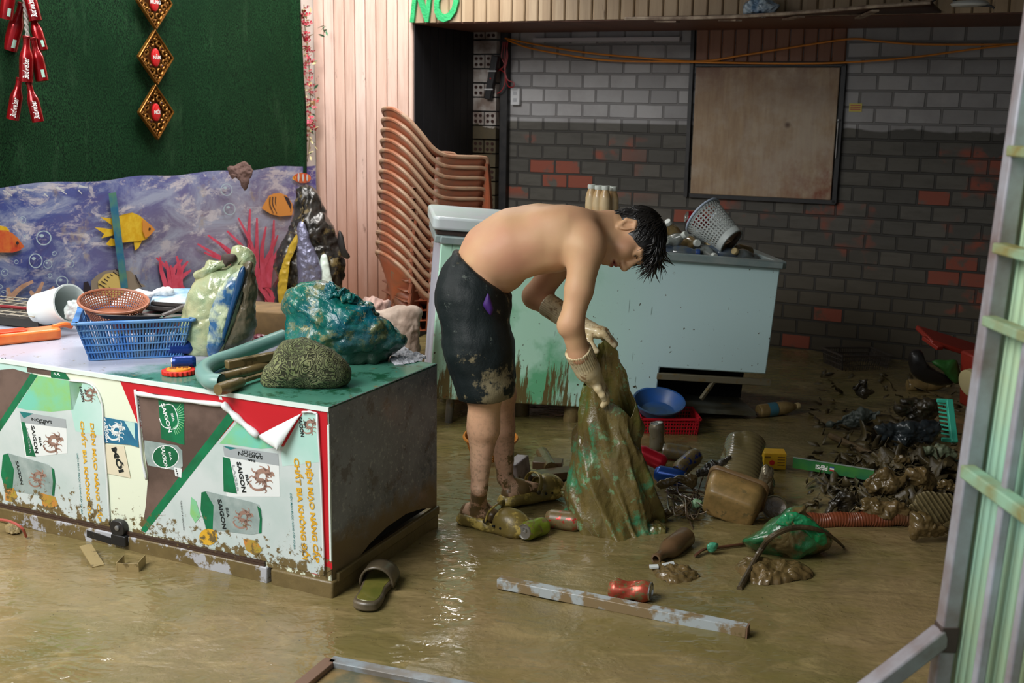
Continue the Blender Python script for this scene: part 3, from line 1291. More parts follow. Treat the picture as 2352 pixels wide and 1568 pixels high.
for k in range(40):
    a = random.Random(k)
    x, y = a.uniform(5, 190), a.uniform(425, 500)
    if y > 440 + x * .1:
        continue
    stroke(mb, [(x, y), (x + a.uniform(8, 24), y + a.uniform(2, 9))], a.uniform(2, 7), 2, cb, .0004, 3)
for k in (0, 1, 2):
    disc(mb, 590 + (375 + 38 * k) / 3.918, 340 + 262 / 3.918, 2.2, 10 - k, cb, .0008)
o = room(mb, 'sea_banner', [BANNER, FM('yellow', S(226, 176, 34), var=S(238, 200, 60), vscale=30), FM('orange', S(222, 148, 66)), FM('red', S(206, 74, 48), var=S(220, 120, 56), vscale=25), FM('black', S(44, 38, 46)),
          FM('sand', S(140, 128, 112)), FM('straw', S(206, 180, 104)), FM('pink', S(222, 92, 118), var=S(206, 70, 92), vscale=20), FM('beige', S(204, 164, 142), var=S(180, 138, 112), vscale=30),
          M('print_bubble', S(176, 196, 206), .4), M('print_teal', S(44, 112, 150), .4, var=S(90, 140, 120), vscale=12), FM('foam', S(206, 208, 208))], smooth=180)
tag(o, 'faded underwater banner with printed fish and corals along the foot of the left wall', 'banner')

# ---- gold diamond ornaments
GOLD = M('gold_plastic', S(150, 104, 40), .32, metal=.7, var=S(112, 70, 26), vscale=40, vw=.2)
REDP = M('red_enamel', S(205, 30, 36), .4)
GEM = M('dark_gem', S(60, 18, 24), .15, coat=.6)
WHITE_INK = M('white_ink', S(238, 236, 232), .5)


def ornament(cx, cy, word, label):
    v0, z0 = on_u(cx, cy, .06)
    va, _ = on_u(cx - 39, cy, .06)
    vb, _ = on_u(cx + 39, cy, .06)
    _, zt = on_u(cx, cy - 61, .06)
    _, zb = on_u(cx, cy + 61, .06)
    a, b = (vb - va) / 2, (zt - zb) / 2
    r = thing('gold_ornament', label, 'wall ornament', group='gold diamond ornaments in a column')
    # local frame: x right along the wall, y up, z out into the room
    F = Matrix(((0, 0, 1), (1, 0, 0), (0, 1, 0))).to_4x4()
    r.matrix_world = RM @ Matrix.Translation((.045, v0, z0)) @ F
    mb = MB()
    c = [Vector((0, b, .012)), Vector((-a, 0, .012)), Vector((0, -b, .012)), Vector((a, 0, .012))]
    mb.tube(c, .0055, 8, closed=True)
    for i in range(4):
        mb.bar(c[i] - Vector((0, 0, .004)), c[(i + 1) % 4] - Vector((0, 0, .004)), .009, .014, up=(0, 0, 1))
    mb.build('frame', GOLD, r)
    mb = MB()
    mb.prism([(0, b * .96), (-a * .96, 0), (0, -b * .96), (a * .96, 0)][::1], -.006, .001)
    mb.build('backing', M('ornament_back', S(92, 62, 26), .4, metal=.6), r)
    mb = MB()
    for sx in (-1, 1):
        for sy in (-1, 1):
            for (px, py, s, tw) in ((.20, .50, .19, 1), (.52, .2, .17, -1), (.08, .72, .13, 1), (.70, .06, .12, -1), (.36, .32, .13, 1), (.12, .88, .06, -1), (.45, .42, .10, 1), (.62, .24, .10, 1)):
                pts = [(sx * (px * a + s * a * (1 - k / 12) * cos(tw * k * .65)), sy * (py * b + s * a * (1 - k / 12) * sin(tw * k * .65)), .007) for k in range(11)]
                mb.tube(pts, .0055, 6)
    mb.build('scrollwork', GOLD, r)
    for sx, sy in ((-1, 1), (1, 1), (-1, -1), (1, -1)):
        mb = MB().lathe([(.007, 0), (.0065, .005), (.003, .008)], 10, (sx * a * .33, sy * b * .33, .006), 1, 1.25)
        mb.build('gem', GEM, r)
    m = MB().lathe([(.0275, .0), (.0275, .012), (.024, .015)], 28, (0, 0, 0), .95, 1.55).build('medallion', REDP, r)
    tm = text_mesh(word, .0235, bold=.0008)
    MB().mesh(tm, Matrix.Translation((0, 0, .0158))).build('lettering', WHITE_INK, m)
    return r


ornament(357, 5, 'MỪNG', 'topmost gold diamond ornament, cut off by the upper edge of the photo')
ornament(360, 132, 'NĂM', 'middle gold diamond ornament with red oval centre, between two others')
ornament(361, 258, 'MỚI', 'lowest gold diamond ornament with red oval centre on the green turf')

# ---- hanging string of red bottles
RED = M('red_aluminium', S(176, 22, 30), .22, metal=.55, var=S(128, 12, 18), vscale=9, coat=.4)
ROPE = M('grey_rope', S(150, 146, 140), .8, bump=.6, bscale=150)
r = thing('bottle_string', 'string of red aluminium bottles hung like firecrackers on the green turf', 'hanging decoration')
pts = [at(50, -60, 4.98), at(55, -14, 4.98), at(59, 30, 4.97), at(63, 86, 4.95)]
mb = MB()
sp = spline(pts, 40)
for ph in (0, pi):
    mb.tube([p + Vector((.005 * cos(i * .9 + ph), .005 * sin(i * .9 + ph), 0)) for i, p in enumerate(sp)], .0055, 6)
mb.build('rope', ROPE, r)
RBP = [(.0, .003), (.026, .002), (.0295, .0), (.030, .006), (.030, .10), (.0285, .115), (.022, .135), (.016, .15), (.0145, .165), (.0145, .19), (.016, .192), (.016, .199), (.0, .199)]
for k, (bx, by, nx, ny, Y, spin, word) in enumerate(((22, 115, 50, 8, 5.00, 2.2, 0), (98, 116, 72, 30, 5.00, 1.2, 0), (60, 188, 61, 84, 4.90, 0, 1), (97, 186, 76, 88, 4.96, 2.4, 0),
                                          (29, 274, 45, 180, 4.93, 0, 1), (88, 280, 66, 190, 4.91, 0, 1), (13, 44, 26, -60, 4.93, 3, 0), (82, 48, 58, -50, 4.98, 0, 1))):
    A, B = at(bx, by, Y), at(nx, ny, Y)
    L = (B - A).length
    q = (B - A).to_track_quat('Z', 'Y').to_matrix().to_4x4()
    m = Matrix.Translation(A) @ q @ Matrix.Scale(L / .199, 4)
    b = MB(m).lathe(RBP, 22).build('red_bottle', RED, r)
    if word:
        tm = text_mesh('Budweiser', .036, shear=.35, bold=.0008)
        bm = MB(m)
        inv = m.inverted().to_3x3()
        d = inv @ (Vector((0, 0, CAM_H)) - A)
        a0 = atan2(d.y, d.x)
        # lettering runs up the bottle and wraps round it
        vs = [tuple((.0304 * cos(a0 + .25 - p.co.y / .030), .0304 * sin(a0 + .25 - p.co.y / .030) * 1, .058 + p.co.x * .62)) for p in tm.vertices]
        vs = [(.0304 * cos(a0 - (.0) - p.co.y / .030), .0304 * sin(a0 - p.co.y / .030), .058 + p.co.x * .6) for p in tm.vertices]
        bm._add(vs, [tuple(f.vertices) for f in tm.polygons])
        bm.build('lettering', WHITE_INK, b)
    else:
        bm = MB(m)
        inv = m.inverted().to_3x3()
        d = inv @ (Vector((0, 0, CAM_H)) - A)
        a0 = atan2(d.y, d.x) + .5
        bm.grid(lambda s_, t_: (.0303 * cos(a0 - .4 + .5 * s_), .0303 * sin(a0 - .4 + .5 * s_), .015 + .035 * t_), 5, 1)
        bm.build('paper_label', M('pale_label', S(170, 206, 190), .5), b)
    MB(m).lathe([(.0165, .191), (.017, .193), (.017, .2), (.015, .2025)], 16).build('crown_cap', M('cap_red', S(120, 18, 22), .3, .5), b)

# ---- flower garland in the corner
r = thing('flower_garland', 'garland of artificial pink flowers hanging in the white corner beside the turf', 'garland')
rg = random.Random(3)
spine = [at(x, y, 6.93) for x, y in ((698, 10), (700, 60), (708, 130), (712, 200), (712, 260), (711, 320), (706, 372))]
ss = spline(spine, 80)
MB().tube(ss, .0025, 5).build('stem', M('garland_stem', S(120, 112, 70), .7), r)
PET = [M('petal_rose', S(214, 52, 84), .6), M('petal_pink', S(232, 106, 128), .6), M('petal_red', S(186, 36, 62), .6)]
for k in range(86):
    p = ss[int(4 + 62 * k / 86)] + Vector((rg.gauss(0, .020), rg.gauss(-.015, .012), rg.gauss(0, .015)))
    mb = MB()
    s = rg.uniform(.012, .021)
    R3 = Euler((rg.uniform(-.8, .8), rg.uniform(-.8, .8), rg.uniform(0, 6))).to_matrix()
    for j in range(5):
        a = 2 * pi * j / 5
        pts = [R3 @ Vector((cos(a + da) * s * rr, sin(a + da) * s * rr, h * s)) + p for da, rr, h in ((0, .15, 0), (-.5, .8, .25), (-.2, 1.15, .4), (.2, 1.15, .4), (.5, .8, .25))]
        mb.poly(pts)
    mb.build('flower', PET[k % 3], r, smooth=180)
LEAF = [M('leaf_green', S(54, 128, 88), .6), M('leaf_faded', S(204, 192, 140), .6)]
for k in range(90):
    i = rg.randrange(3, 78)
    p = ss[i] + Vector((rg.gauss(.006, .022), rg.gauss(-.012, .01), rg.gauss(0, .02)))
    if k < 7:
        p = at(738 + 4 * k % 15, 62 + (k * 5) % 22, 6.9)
    s = rg.uniform(.014, .026)
    R3 = Euler((rg.uniform(-1, 1), rg.uniform(-1, 1), rg.uniform(0, 6))).to_matrix()
    mb = MB().poly([R3 @ Vector(q) * s + p for q in ((-1, 0, 0), (-.3, -.35, .1), (.5, -.28, .12), (1, 0, 0), (.5, .28, .12), (-.3, .35, .1))])
    mb.build('leaf', LEAF[0] if (k < 22) else LEAF[1], r, smooth=180)

# ---- rag over the banner's upper edge
o = pillow('brown_rag', px_at([(524, 384), (552, 374), (566, 372), (582, 392), (574, 412), (562, 438), (548, 414), (530, 402), (534, 412), (526, 398)], 5.95), .02,
           M('rag_brown', S(104, 78, 70), .85, var=S(82, 60, 54), bump=.4, bscale=50), amp=.006, sc=25, cr=.015, crsc=16)
tag(o, 'small brown rag draped over the top edge of the fish banner', 'rag')

# ---- muddy foil sack leaning in the corner
FOIL = M('printed_foil', S(70, 66, 62), .25, metal=.35, var=S(36, 34, 30), vscale=14, mud=.42, mscale=13, mudcol=S(120, 104, 66), bump=.5, bscale=26, coat=.3)
r = thing('foil_sack', 'crumpled muddy silver and black sack leaning in the corner below the garland', 'sack')
pillow('sack_body', px_at([(636, 690), (628, 640), (634, 590), (652, 540), (672, 500), (684, 450), (682, 432), (716, 428), (742, 468), (756, 500), (770, 540), (784, 570), (788, 620), (780, 690), (770, 760), (650, 760)], 6.15), .10, FOIL, r,
       amp=.02, sc=9, cr=.05, crsc=9, seed=4)
pillow('silver_fold', px_at([(684, 520), (700, 515), (716, 560), (736, 610), (736, 660), (716, 700), (690, 690), (682, 600)], 6.03), .03, M('silver_film', S(132, 132, 156), .22, metal=.6, mud=.2, mscale=20, bump=.6, bscale=40), r, amp=.006, sc=14, cr=.010, crsc=14)
pillow('white_fold', px_at([(734, 600), (748, 585), (760, 630), (768, 700), (742, 710), (730, 660)], 6.05), .025, M('white_film', S(206, 218, 206), .3, mud=.2), r, amp=.004, sc=14, cr=.006, crsc=14)
pillow('yellow_strip', px_at([(640, 690), (640, 640), (656, 585), (690, 515), (698, 500), (690, 545), (666, 600), (652, 660), (654, 700)], 6.04), .02, M('yellow_film', S(170, 140, 40), .3, mud=.35, mscale=20), r, amp=.004, sc=20, cr=.015, crsc=16)
pillow('dark_strap', px_at([(778, 530), (788, 540), (794, 570), (804, 588), (798, 594), (786, 588), (776, 560)], 6.05), .014, M('black_film', S(34, 30, 28), .4), r)
# ============================================================ THE BEER COOLER LYING IN THE MUD
FV = -3.325


def cf(x, y, off=0.0):
    u, z = on_v(x, y, FV)
    return (u, FV - .001 - off, z)


CU0, CU1, CV1, CZ = .42, 2.335, -2.70, .565
SPLASH = dict(mud=.13, mscale=34, mudz=(.05, .24, .50))
cooler = thing('drinks_cooler', 'long drinks cooler lying on its side in the mud, covered in torn beer posters', 'cooler', C0)
cooler.matrix_world = RM

# body: dark rusty end sheet, pale front, worn top
t = NT('cooler_end_sheet')
n1 = t.noise(7, 8, .72)
c = t.mix(t.step(n1, .35, .65), S(106, 111, 118), S(148, 151, 154))
c = t.mix(t.math('MULTIPLY', t.step(t.noise(60, 4, .7), .56, .66), .7), c, S(186, 186, 184))
c = t.mix(t.math('MULTIPLY', t.step(t.noise(13, 6, .7), .55, .62), .6), c, S(92, 78, 68))
z = t.sep(t.obj)[2]
k = t.step(t.math('ADD', z, t.math('MULTIPLY', t.math('SUBTRACT', t.noise(9, 7, .7), .5), .22)), .20, .13)
c = t.mix(k, c, S(124, 104, 74))
t.bump(n1, .2, .004)
END = t.out(c, t.step(n1, .2, .9))
t = NT('cooler_top_sheet')
x, y, z = t.sep(t.obj)
wet = t.step(t.math('ADD', t.math('ADD', x, t.math('MULTIPLY', t.noise(4, 6, .6), .5)), t.math('MULTIPLY', y, -.6)), 3.72, 3.84)
c = t.mix(wet, S(176, 180, 196), S(72, 132, 112))
c = t.mix(t.math('MULTIPLY', t.step(t.noise(9, 6, .7), .52, .6), wet), c, S(30, 84, 58))
c = t.mix(t.step(t.noise(22, 6, .7), .63, .69), c, S(124, 112, 72))
TOPM = t.out(c, t.math('ADD', t.math('MULTIPLY', t.noise(6, 4), .3), .08))
CREAM = M('cooler_cream', S(228, 236, 214), .4, **SPLASH)
TRIM = M('cooler_white_trim', S(222, 236, 230), .35, mud=.06, mscale=30)
MUDDY = M('muddy_panel', S(178, 180, 186), .45, mud=.62, mscale=13)
MUDDYD = M('mud_coated', S(150, 136, 108), .5, mud=.9, mscale=8, bump=.3, bscale=40)
GAP_SHADE = M('painted_gap_shade', S(10, 9, 8), .9)  # near-black colour stands in for the shade inside hollows
SEAL = M('seal_strip', S(70, 52, 42), .5, mud=.35, mscale=30)

mb = MB().box(((CU0 + CU1 - .016) / 2, (FV + CV1) / 2, (.075 + CZ - .008) / 2), (CU1 - CU0 - .016, CV1 - FV - .012, CZ - .083))
room(mb, 'inner_box', GAP_SHADE, cooler)
mb = MB()
fp = [(CU0, FV, .052), (CU1, FV, .046), (CU1, FV, CZ), (CU0, FV, CZ)]
mb._add([(p[0], p[1], p[2]) for p in fp] + [(p[0], p[1] + .006, p[2]) for p in fp], [(0, 1, 2, 3), (7, 6, 5, 4), (0, 4, 5, 1), (1, 5, 6, 2), (2, 6, 7, 3), (3, 7, 4, 0)])
front = room(mb, 'front_panel', CREAM, cooler)
# end sheet with a lifted lower edge
low = [(FV, .044), (-3.24, .046), (-3.12, .088), (-3.02, .108), (-2.90, .112), (-2.80, .096), (-2.735, .078), (CV1, .072)]
mb = MB()
vs = [(CU1, v_, z_) for v_, z_ in low] + [(CU1, CV1, CZ), (CU1, FV, CZ)]
vs2 = [(CU1 - .006, p[1], p[2]) for p in vs]
n = len(vs)
mb._add(vs + vs2, [tuple(range(n)), tuple(range(2 * n - 1, n - 1, -1))] + [(i, n + i, n + (i + 1) % n, (i + 1) % n) for i in range(n)])
room(mb, 'end_panel', END, cooler)
mb = MB().box(((CU0 + CU1) / 2, (FV + CV1) / 2, CZ - .004), (CU1 - CU0, CV1 - FV, .010))
room(mb, 'top_panel', TOPM, cooler, bevel=.003)
mb = MB().bar((CU0, FV - .003, CZ - .006), (CU1 + .002, FV - .003, CZ - .006), .006, .013)
mb.bar((CU1 + .001, FV - .003, CZ - .05), (CU1 + .001, FV - .003, .11), .006, .006)
tag(room(mb, 'edge_trim', TRIM, cooler), 'white metal edge strip')
# door along the bottom, base block, seal
uD = 2.112
mb = MB().box(((CU0 + uD) / 2, FV + .30, .022), (uD - CU0, .62, .052))
door = room(mb, 'door', MUDDY, cooler, bevel=.004)
mb = MB()
for z_, w in ((.054, .008), (.062, .006)):
    mb.bar((CU0, FV - .003, z_ - .002), (uD - .01, FV - .003, z_ - .002), .006, w)
room(mb, 'door_seal', SEAL, door)
mb = MB()
mb.box(((uD + .012 + CU1) / 2 + .004, (FV + CV1) / 2 - .004, .014), (CU1 - uD - .004, CV1 - FV + .008, .066))
tag(room(mb, 'base_block', MUDDYD, cooler, bevel=.006), 'mud-coated base block')
mb = MB().bar((CU1 + .004, FV + .02, .052), (CU1 + .004, CV1, .062), .016, .03)
room(mb, 'base_ledge', MUDDYD, cooler, bevel=.004)
# lock and handle
BLK = M('black_plastic', S(30, 30, 32), .4, mud=.3, mscale=40)
lk = MB()
p = cf(280, 1212)
lk.rbox((0, 0, 0), (.062, .054, .022), .018)
lk.at(Matrix.Translation((p[0], FV - .010, p[2])) @ Matrix.Rotation(pi / 2, 4, 'X'))
lk2 = MB(Matrix.Translation((p[0], FV - .012, p[2] + .006)) @ Matrix.Rotation(pi / 2, 4, 'X')).rbox((0, 0, 0), (.058, .05, .022), .02)
lk2.at(Matrix.Translation((p[0] + .004, FV - .012, p[2] - .034)) @ Matrix.Rotation(pi / 2, 4, 'X')).rbox((0, 0, 0), (.06, .036, .024), .006)
k = room(lk2, 'lock', BLK, cooler, bevel=.003)
mb = MB(Matrix.Translation((p[0] + .004, FV - .023, p[2] + .008)) @ Matrix.Rotation(pi / 2, 4, 'X')).lathe([(.0085, 0), (.0085, .004), (.004, .006)], 14)
room(mb, 'lock_cylinder', M('dull_steel', S(150, 150, 150), .4, .7), k)
a, b = cf(204, 1222), cf(262, 1240)
mb = MB().bar((a[0], FV - .005, a[2]), (b[0], FV - .005, b[2]), .012, .026)
tag(room(mb, 'door_handle', BLK, door, bevel=.003), 'black recessed handle')

# ---------------- printed posters, traced on the front face
INK = lambda n, c, c2=None, **k: M('poster_' + n, c, .38, var=c2, vscale=k.pop('vs', 6), **{**SPLASH, **k})
P_RED = INK('red', S(196, 22, 38))
P_MINT = INK('mint', S(196, 226, 220), S(172, 218, 206), vs=3)
P_GREEN = INK('green', S(0, 122, 78), S(8, 96, 62), vs=10)
P_LIME = INK('lime', S(140, 198, 120), S(120, 204, 180), vs=7)
P_BROWN = INK('brown', S(84, 68, 62), S(112, 92, 84), vs=7)
P_GREY = INK('grey', S(164, 172, 176))
P_PALE = INK('pale', S(206, 216, 216), S(190, 206, 204), vs=5)
P_DARK = INK('black', S(24, 34, 38))
P_GOLD = INK('gold', S(214, 158, 30), S(226, 180, 60), vs=9)
P_TEAL = INK('teal', S(30, 120, 120))
P_BLUE = INK('blue', S(22, 84, 128), S(40, 116, 150), vs=8)
P_SILV = INK('silver', S(170, 184, 182), S(128, 148, 146), vs=9)
P_WHITE = INK('white', S(228, 234, 234))
P_COPPER = INK('copper', S(168, 134, 120), S(140, 112, 100), vs=20)
P_FOOD = INK('food', S(206, 132, 66), S(168, 150, 60), vs=22)
P_BEIGE = INK('beige', S(222, 214, 188))
PM = [P_RED, P_MINT, P_GREEN, P_LIME, P_BROWN, P_GREY, P_PALE, P_DARK, P_GOLD, P_TEAL, P_BLUE, P_SILV, P_WHITE, P_COPPER, P_FOOD, P_BEIGE]
RED_, MINT_, GREEN_, LIME_, BROWN_, GREY_, PALE_, DARK_, GOLD_, TEAL_, BLUE_, SILV_, WHITE_, COPPER_, FOOD_, BEIGE_ = range(16)


def sheet(name, lip=True):
    return MB()


def wtext(word, x0, y0, x1, y1, size_px, off, mat, parent, bold=0.0, shear=0.0, flip=1, fit=True):
    """lettering running from pixel (x0,y0) to (x1,y1) on the front face"""
    a, b = Vector(cf(x0, y0)), Vector(cf(x1, y1))
    d = (b - a)
    L = d.length
    d.normalize()
    nrm = Vector((0, -1, 0))
    up = nrm.cross(d) * flip
    sz = size_px * .00118
    me = text_mesh(word, sz, bold=bold * sz, shear=shear)
    xs = [v.co.x for v in me.vertices]
    w = max(xs) - min(xs)
    s = L / w if fit else 1
    m = Matrix(((d.x * s, up.x, nrm.x, 0), (d.y * s, up.y, nrm.y, 0), (d.z * s, up.z, nrm.z, 0), (0, 0, 0, 1)))
    c = (a + b) / 2
    m.translation = Vector((c.x, FV - .001 - off, c.z))
    o = MB(m).mesh(me).build('lettering', mat, None, smooth=0)
    o.parent = parent
    return o


# red backing sheet and the strip of small prints along the upper edge
mb = MB()
mb.i = RED_
decal_poly(mb, [(273, 866), (752, 944), (764, 1306), (738, 1322), (560, 1270), (318, 975)], cf, .0004)
mb.i = WHITE_
decal_poly(mb, [(497, 888), (503, 889), (512, 918), (505, 917)], cf, .0007)
mb.i = MINT_
decal_poly(mb, [(-200, 796), (72, 833), (74, 862), (-200, 830)], cf, .0006)
mb.i = BROWN_
decal_poly(mb, [(62, 832), (118, 843), (118, 862), (64, 854)], cf, .0009)
mb.i = GREEN_
decal_poly(mb, [(118, 850), (150, 855), (162, 872), (118, 866)], cf, .001)
red_sheet = room(mb, 'red_sticker', PM, cooler, smooth=0)
wtext('SÀ', 4, 826, 18, 829, 17, .0012, P_DARK, red_sheet, .02)
wtext('SÀ', 124, 857, 140, 861, 9, .0016, P_WHITE, red_sheet, .02)

# ---- left poster
mb = MB()
mb.i = PALE_
decal_poly(mb, [(-210, 1030), (-60, 985), (3, 984), (86, 862), (162, 873), (212, 882), (238, 940), (246, 1075), (254, 1204), (207, 1198), (145, 1181), (0, 1154), (-210, 1100)], cf, .0010)
mb.i = BROWN_
decal_poly(mb, [(-210, 830), (0, 849), (31, 846), (62, 855), (84, 861), (3, 984), (-210, 1010)], cf, .0012)
mb.i = GREEN_
decal_poly(mb, [(72, 857), (88, 861), (0, 992), (-40, 1030), (-60, 1020), (0, 968)], cf, .0014)
mb.i = LIME_
decal_poly(mb, [(88, 862), (160, 874), (190, 880), (170, 940), (120, 945), (60, 940), (40, 935)], cf, .0013)
mb.i = MINT_
decal_poly(mb, [(160, 874), (212, 882), (238, 940), (240, 1000), (175, 990), (165, 945)], cf, .0013)
mb.i = GREY_
decal_poly(mb, [(46, 944), (152, 962), (154, 983), (50, 970)], cf, .0016)
mb.i = TEAL_
decal_poly(mb, [(46, 944), (78, 949), (56, 960)], cf, .0018)
mb.i = WHITE_
decal_poly(mb, [(48, 969), (154, 983), (156, 1040), (60, 1050)], cf, .0015)
mb.i = GREEN_
decal_poly(mb, [(50, 968), (58, 969), (84, 1048), (62, 1046)], cf, .0018)
mb.i = SILV_
decal_poly(mb, [(10, 1042), (20, 1040), (112, 1066), (124, 1076), (129, 1105), (126, 1138), (112, 1141), (16, 1124), (4, 1090)], cf, .0018)
mb.i = GREEN_
decal_poly(mb, [(8, 1044), (20, 1041), (34, 1078), (30, 1126), (12, 1122), (4, 1090)], cf, .002)
decal_poly(mb, [(120, 1072), (126, 1078), (129, 1105), (126, 1138), (121, 1137), (123, 1105)], cf, .002)
mb.i = COPPER_
dragon(mb, 124, 1016, 46, cf, .002)
dragon(mb, 207, 905, 32, cf, .002)
dragon(mb, 88, 1098, 40, cf, .0022)
mb.i = FOOD_
decal_poly(mb, [(14, 1122), (34, 1120), (42, 1140), (30, 1152), (14, 1148)], cf, .002)
decal_poly(mb, [(92, 1130), (128, 1140), (136, 1160), (118, 1168), (100, 1160)], cf, .002)
p1 = room(mb, 'torn_poster', PM, cooler, smooth=0)
wtext('SAIGON', 121, 969, 74, 961, 12, .0024, P_DARK, p1, .02)
wtext('BIA', 106, 972, 90, 969, 8, .0024, P_DARK, p1, .02)
wtext('SAIGON', 76, 977, 86, 1040, 17, .0024, P_DARK, p1, .025)
wtext('BIA', 92, 1002, 96, 1024, 11, .0024, P_DARK, p1, .02)
wtext('LAGER', 64, 982, 72, 1040, 9, .0024, P_GREY, p1)
wtext('SAIGON', 40, 1058, 52, 1112, 15, .0028, P_DARK, p1, .02)
wtext('SAIGON', 186, 887, 193, 922, 12, .0024, P_DARK, p1, .02)
wtext('BIA', 196, 893, 199, 906, 7, .0024, P_DARK, p1, .02)
wtext('DIỆN MẠO NÂNG CẤP', 212, 970, 230, 1196, 17, .0024, P_GOLD, p1, .035)
wtext('CHẤT BIA KHÔNG ĐỔI', 189, 966, 208, 1194, 17, .0024, P_GOLD, p1, .035)
wtext('DIỆN MẠO ĐƯỢC NÂNG CẤP TỪ BIA', 179, 1040, 190, 1180, 7, .0024, P_TEAL, p1, .01)

# ---- small blue bag print and the box with MỚI
mb = MB()
mb.i = BLUE_
decal_poly(mb, [(239, 957), (317, 971), (320, 1027), (300, 1021), (241, 1016)], cf, .0014)
mb.i = MINT_
decal_poly(mb, [(287, 966), (310, 970), (312, 1010)], cf, .0016)
mb.i = WHITE_
dragon(mb, 268, 990, 42, cf, .0018)
bag = room(mb, 'blue_sticker', PM, cooler, smooth=0)
wtext('SAIGON', 241, 960, 247, 1014, 11, .002, P_WHITE, bag, .02)
wtext('BIA', 247, 976, 250, 996, 9, .002, P_WHITE, bag, .02)
mb = MB()
mb.i = BEIGE_
decal_poly(mb, [(243, 1020), (286, 1023), (301, 1097), (245, 1086)], cf, .0012)
nb = room(mb, 'new_sticker', PM, cooler, smooth=0)
wtext('MỚI', 262, 1027, 280, 1084, 24, .002, P_DARK, nb, .05)

# ---- right poster
mb = MB()
mb.i = BROWN_
decal_poly(mb, [(310, 895), (330, 900), (515, 926), (540, 948), (450, 1068), (327, 1214), (336, 1160), (341, 1095), (325, 973)], cf, .0012)
mb.i = PALE_
decal_poly(mb, [(548, 957), (598, 1002), (652, 1026), (697, 947), (731, 948), (747, 1322), (620, 1290), (327, 1221)], cf, .0010)
mb.i = GREEN_
decal_poly(mb, [(532, 938), (548, 952), (336, 1222), (327, 1219), (327, 1206)], cf, .0014)
mb.i = LIME_
decal_poly(mb, [(552, 962), (598, 1003), (650, 1026), (600, 1030), (530, 1020), (505, 1018)], cf, .0013)
mb.i = MINT_
decal_poly(mb, [(696, 949), (731, 950), (736, 1060), (650, 1070), (646, 1040)], cf, .0013)
mb.i = GREY_
decal_poly(mb, [(513, 1023), (640, 1041), (642, 1069), (517, 1047)], cf, .0016)
mb.i = WHITE_
decal_poly(mb, [(515, 1047), (642, 1069), (644, 1140), (522, 1140)], cf, .0015)
decal_poly(mb, [(480, 1010), (490, 1010), (440, 1090), (425, 1100)], cf, .0012)
mb.i = GREEN_
decal_poly(mb, [(513, 1048), (529, 1052), (546, 1133), (515, 1128)], cf, .0018)
mb.i = TEAL_
decal_poly(mb, [(513, 1023), (548, 1028), (530, 1032)], cf, .0019)
mb.i = SILV_
decal_poly(mb, [(468, 1128), (474, 1127), (580, 1152), (596, 1158), (602, 1172), (602, 1222), (580, 1227), (474, 1214), (462, 1170)], cf, .0018)
mb.i = GREEN_
decal_poly(mb, [(464, 1130), (474, 1128), (492, 1160), (490, 1215), (476, 1214), (462, 1170)], cf, .002)
decal_poly(mb, [(592, 1160), (600, 1168), (603, 1190), (602, 1223), (596, 1224), (598, 1190)], cf, .002)
mb.i = COPPER_
dragon(mb, 602, 1098, 58, cf, .002)
dragon(mb, 712, 978, 36, cf, .002)
dragon(mb, 560, 1190, 46, cf, .0022)
mb.i = GOLD_
disc(mb, 480, 1232, 21, 19, cf, .002)
disc(mb, 480, 1232, 15, 13, cf, .0022, ring=1.5)
mb.i = FOOD_
decal_poly(mb, [(560, 1236), (590, 1240), (604, 1262), (590, 1276), (566, 1262)], cf, .002)
mb.i = LIME_
decal_poly(mb, [(440, 1140), (452, 1150), (462, 1185), (450, 1200), (438, 1180)], cf, .002)
mb.i = GREEN_
decal_poly(mb, [(365, 917), (424, 923), (425, 1021), (372, 1007)], cf, .0018)
mb.i = LIME_
for k in range(14):
    a = -.9 + k * .18
    stroke(mb, [(398 + 14 * cos(a), 958 + 22 * sin(a)), (402 + 24 * cos(a), 958 + 40 * sin(a))], 2.2, .8, cf, .002, 2)
mb.i = WHITE_
stroke(mb, [(367, 932), (395, 928), (408, 950), (410, 975), (398, 985), (376, 978), (368, 960)], 2, 2, cf, .0022, 16)
mb.i = SILV_
decal_poly(mb, [(333, 1010), (408, 1022), (420, 1034), (421, 1070), (410, 1080), (341, 1068), (334, 1040)], cf, .0018)
mb.i = GREEN_
disc(mb, 382, 1048, 31, 27, cf, .002)
mb.i = WHITE_
disc(mb, 382, 1048, 31, 27, cf, .0022, ring=2)
decal_poly(mb, [(401, 1072), (419, 1075), (418, 1096), (404, 1092)], cf, .0022)
p2 = room(mb, 'torn_poster', PM, cooler, smooth=0)
wtext('SAIGON', 375, 926, 393, 992, 17, .0026, P_WHITE, p2, .03)
wtext('BIA', 396, 948, 401, 966, 10, .0026, P_WHITE, p2, .02)
wtext('SAIGON', 374, 1024, 384, 1076, 17, .0026, P_WHITE, p2, .03)
wtext('BIA', 391, 1036, 395, 1056, 9, .0026, P_WHITE, p2, .02)
wtext('MỚI', 406, 1076, 410, 1092, 6, .0026, P_DARK, p2, .02)
wtext('SAIGON', 604, 1050, 548, 1039, 13, .0026, P_DARK, p2, .02)
wtext('LAGER', 600, 1042, 556, 1034, 8, .0026, P_DARK, p2)
wtext('BIA', 588, 1058, 570, 1054, 8, .0026, P_DARK, p2, .02)
wtext('SAIGON', 549, 1060, 562, 1130, 18, .0026, P_DARK, p2, .03)
wtext('BIA', 567, 1088, 572, 1112, 12, .0026, P_DARK, p2, .02)
wtext('LAGER', 537, 1066, 547, 1128, 11, .0026, P_GREY, p2, .01)
wtext('SAIGON', 505, 1146, 517, 1214, 17, .0028, P_DARK, p2, .03)
wtext('BIA', 522, 1164, 526, 1186, 11, .0028, P_DARK, p2, .02)
wtext('SAIGON', 690, 957, 696, 1002, 14, .0026, P_DARK, p2, .025)
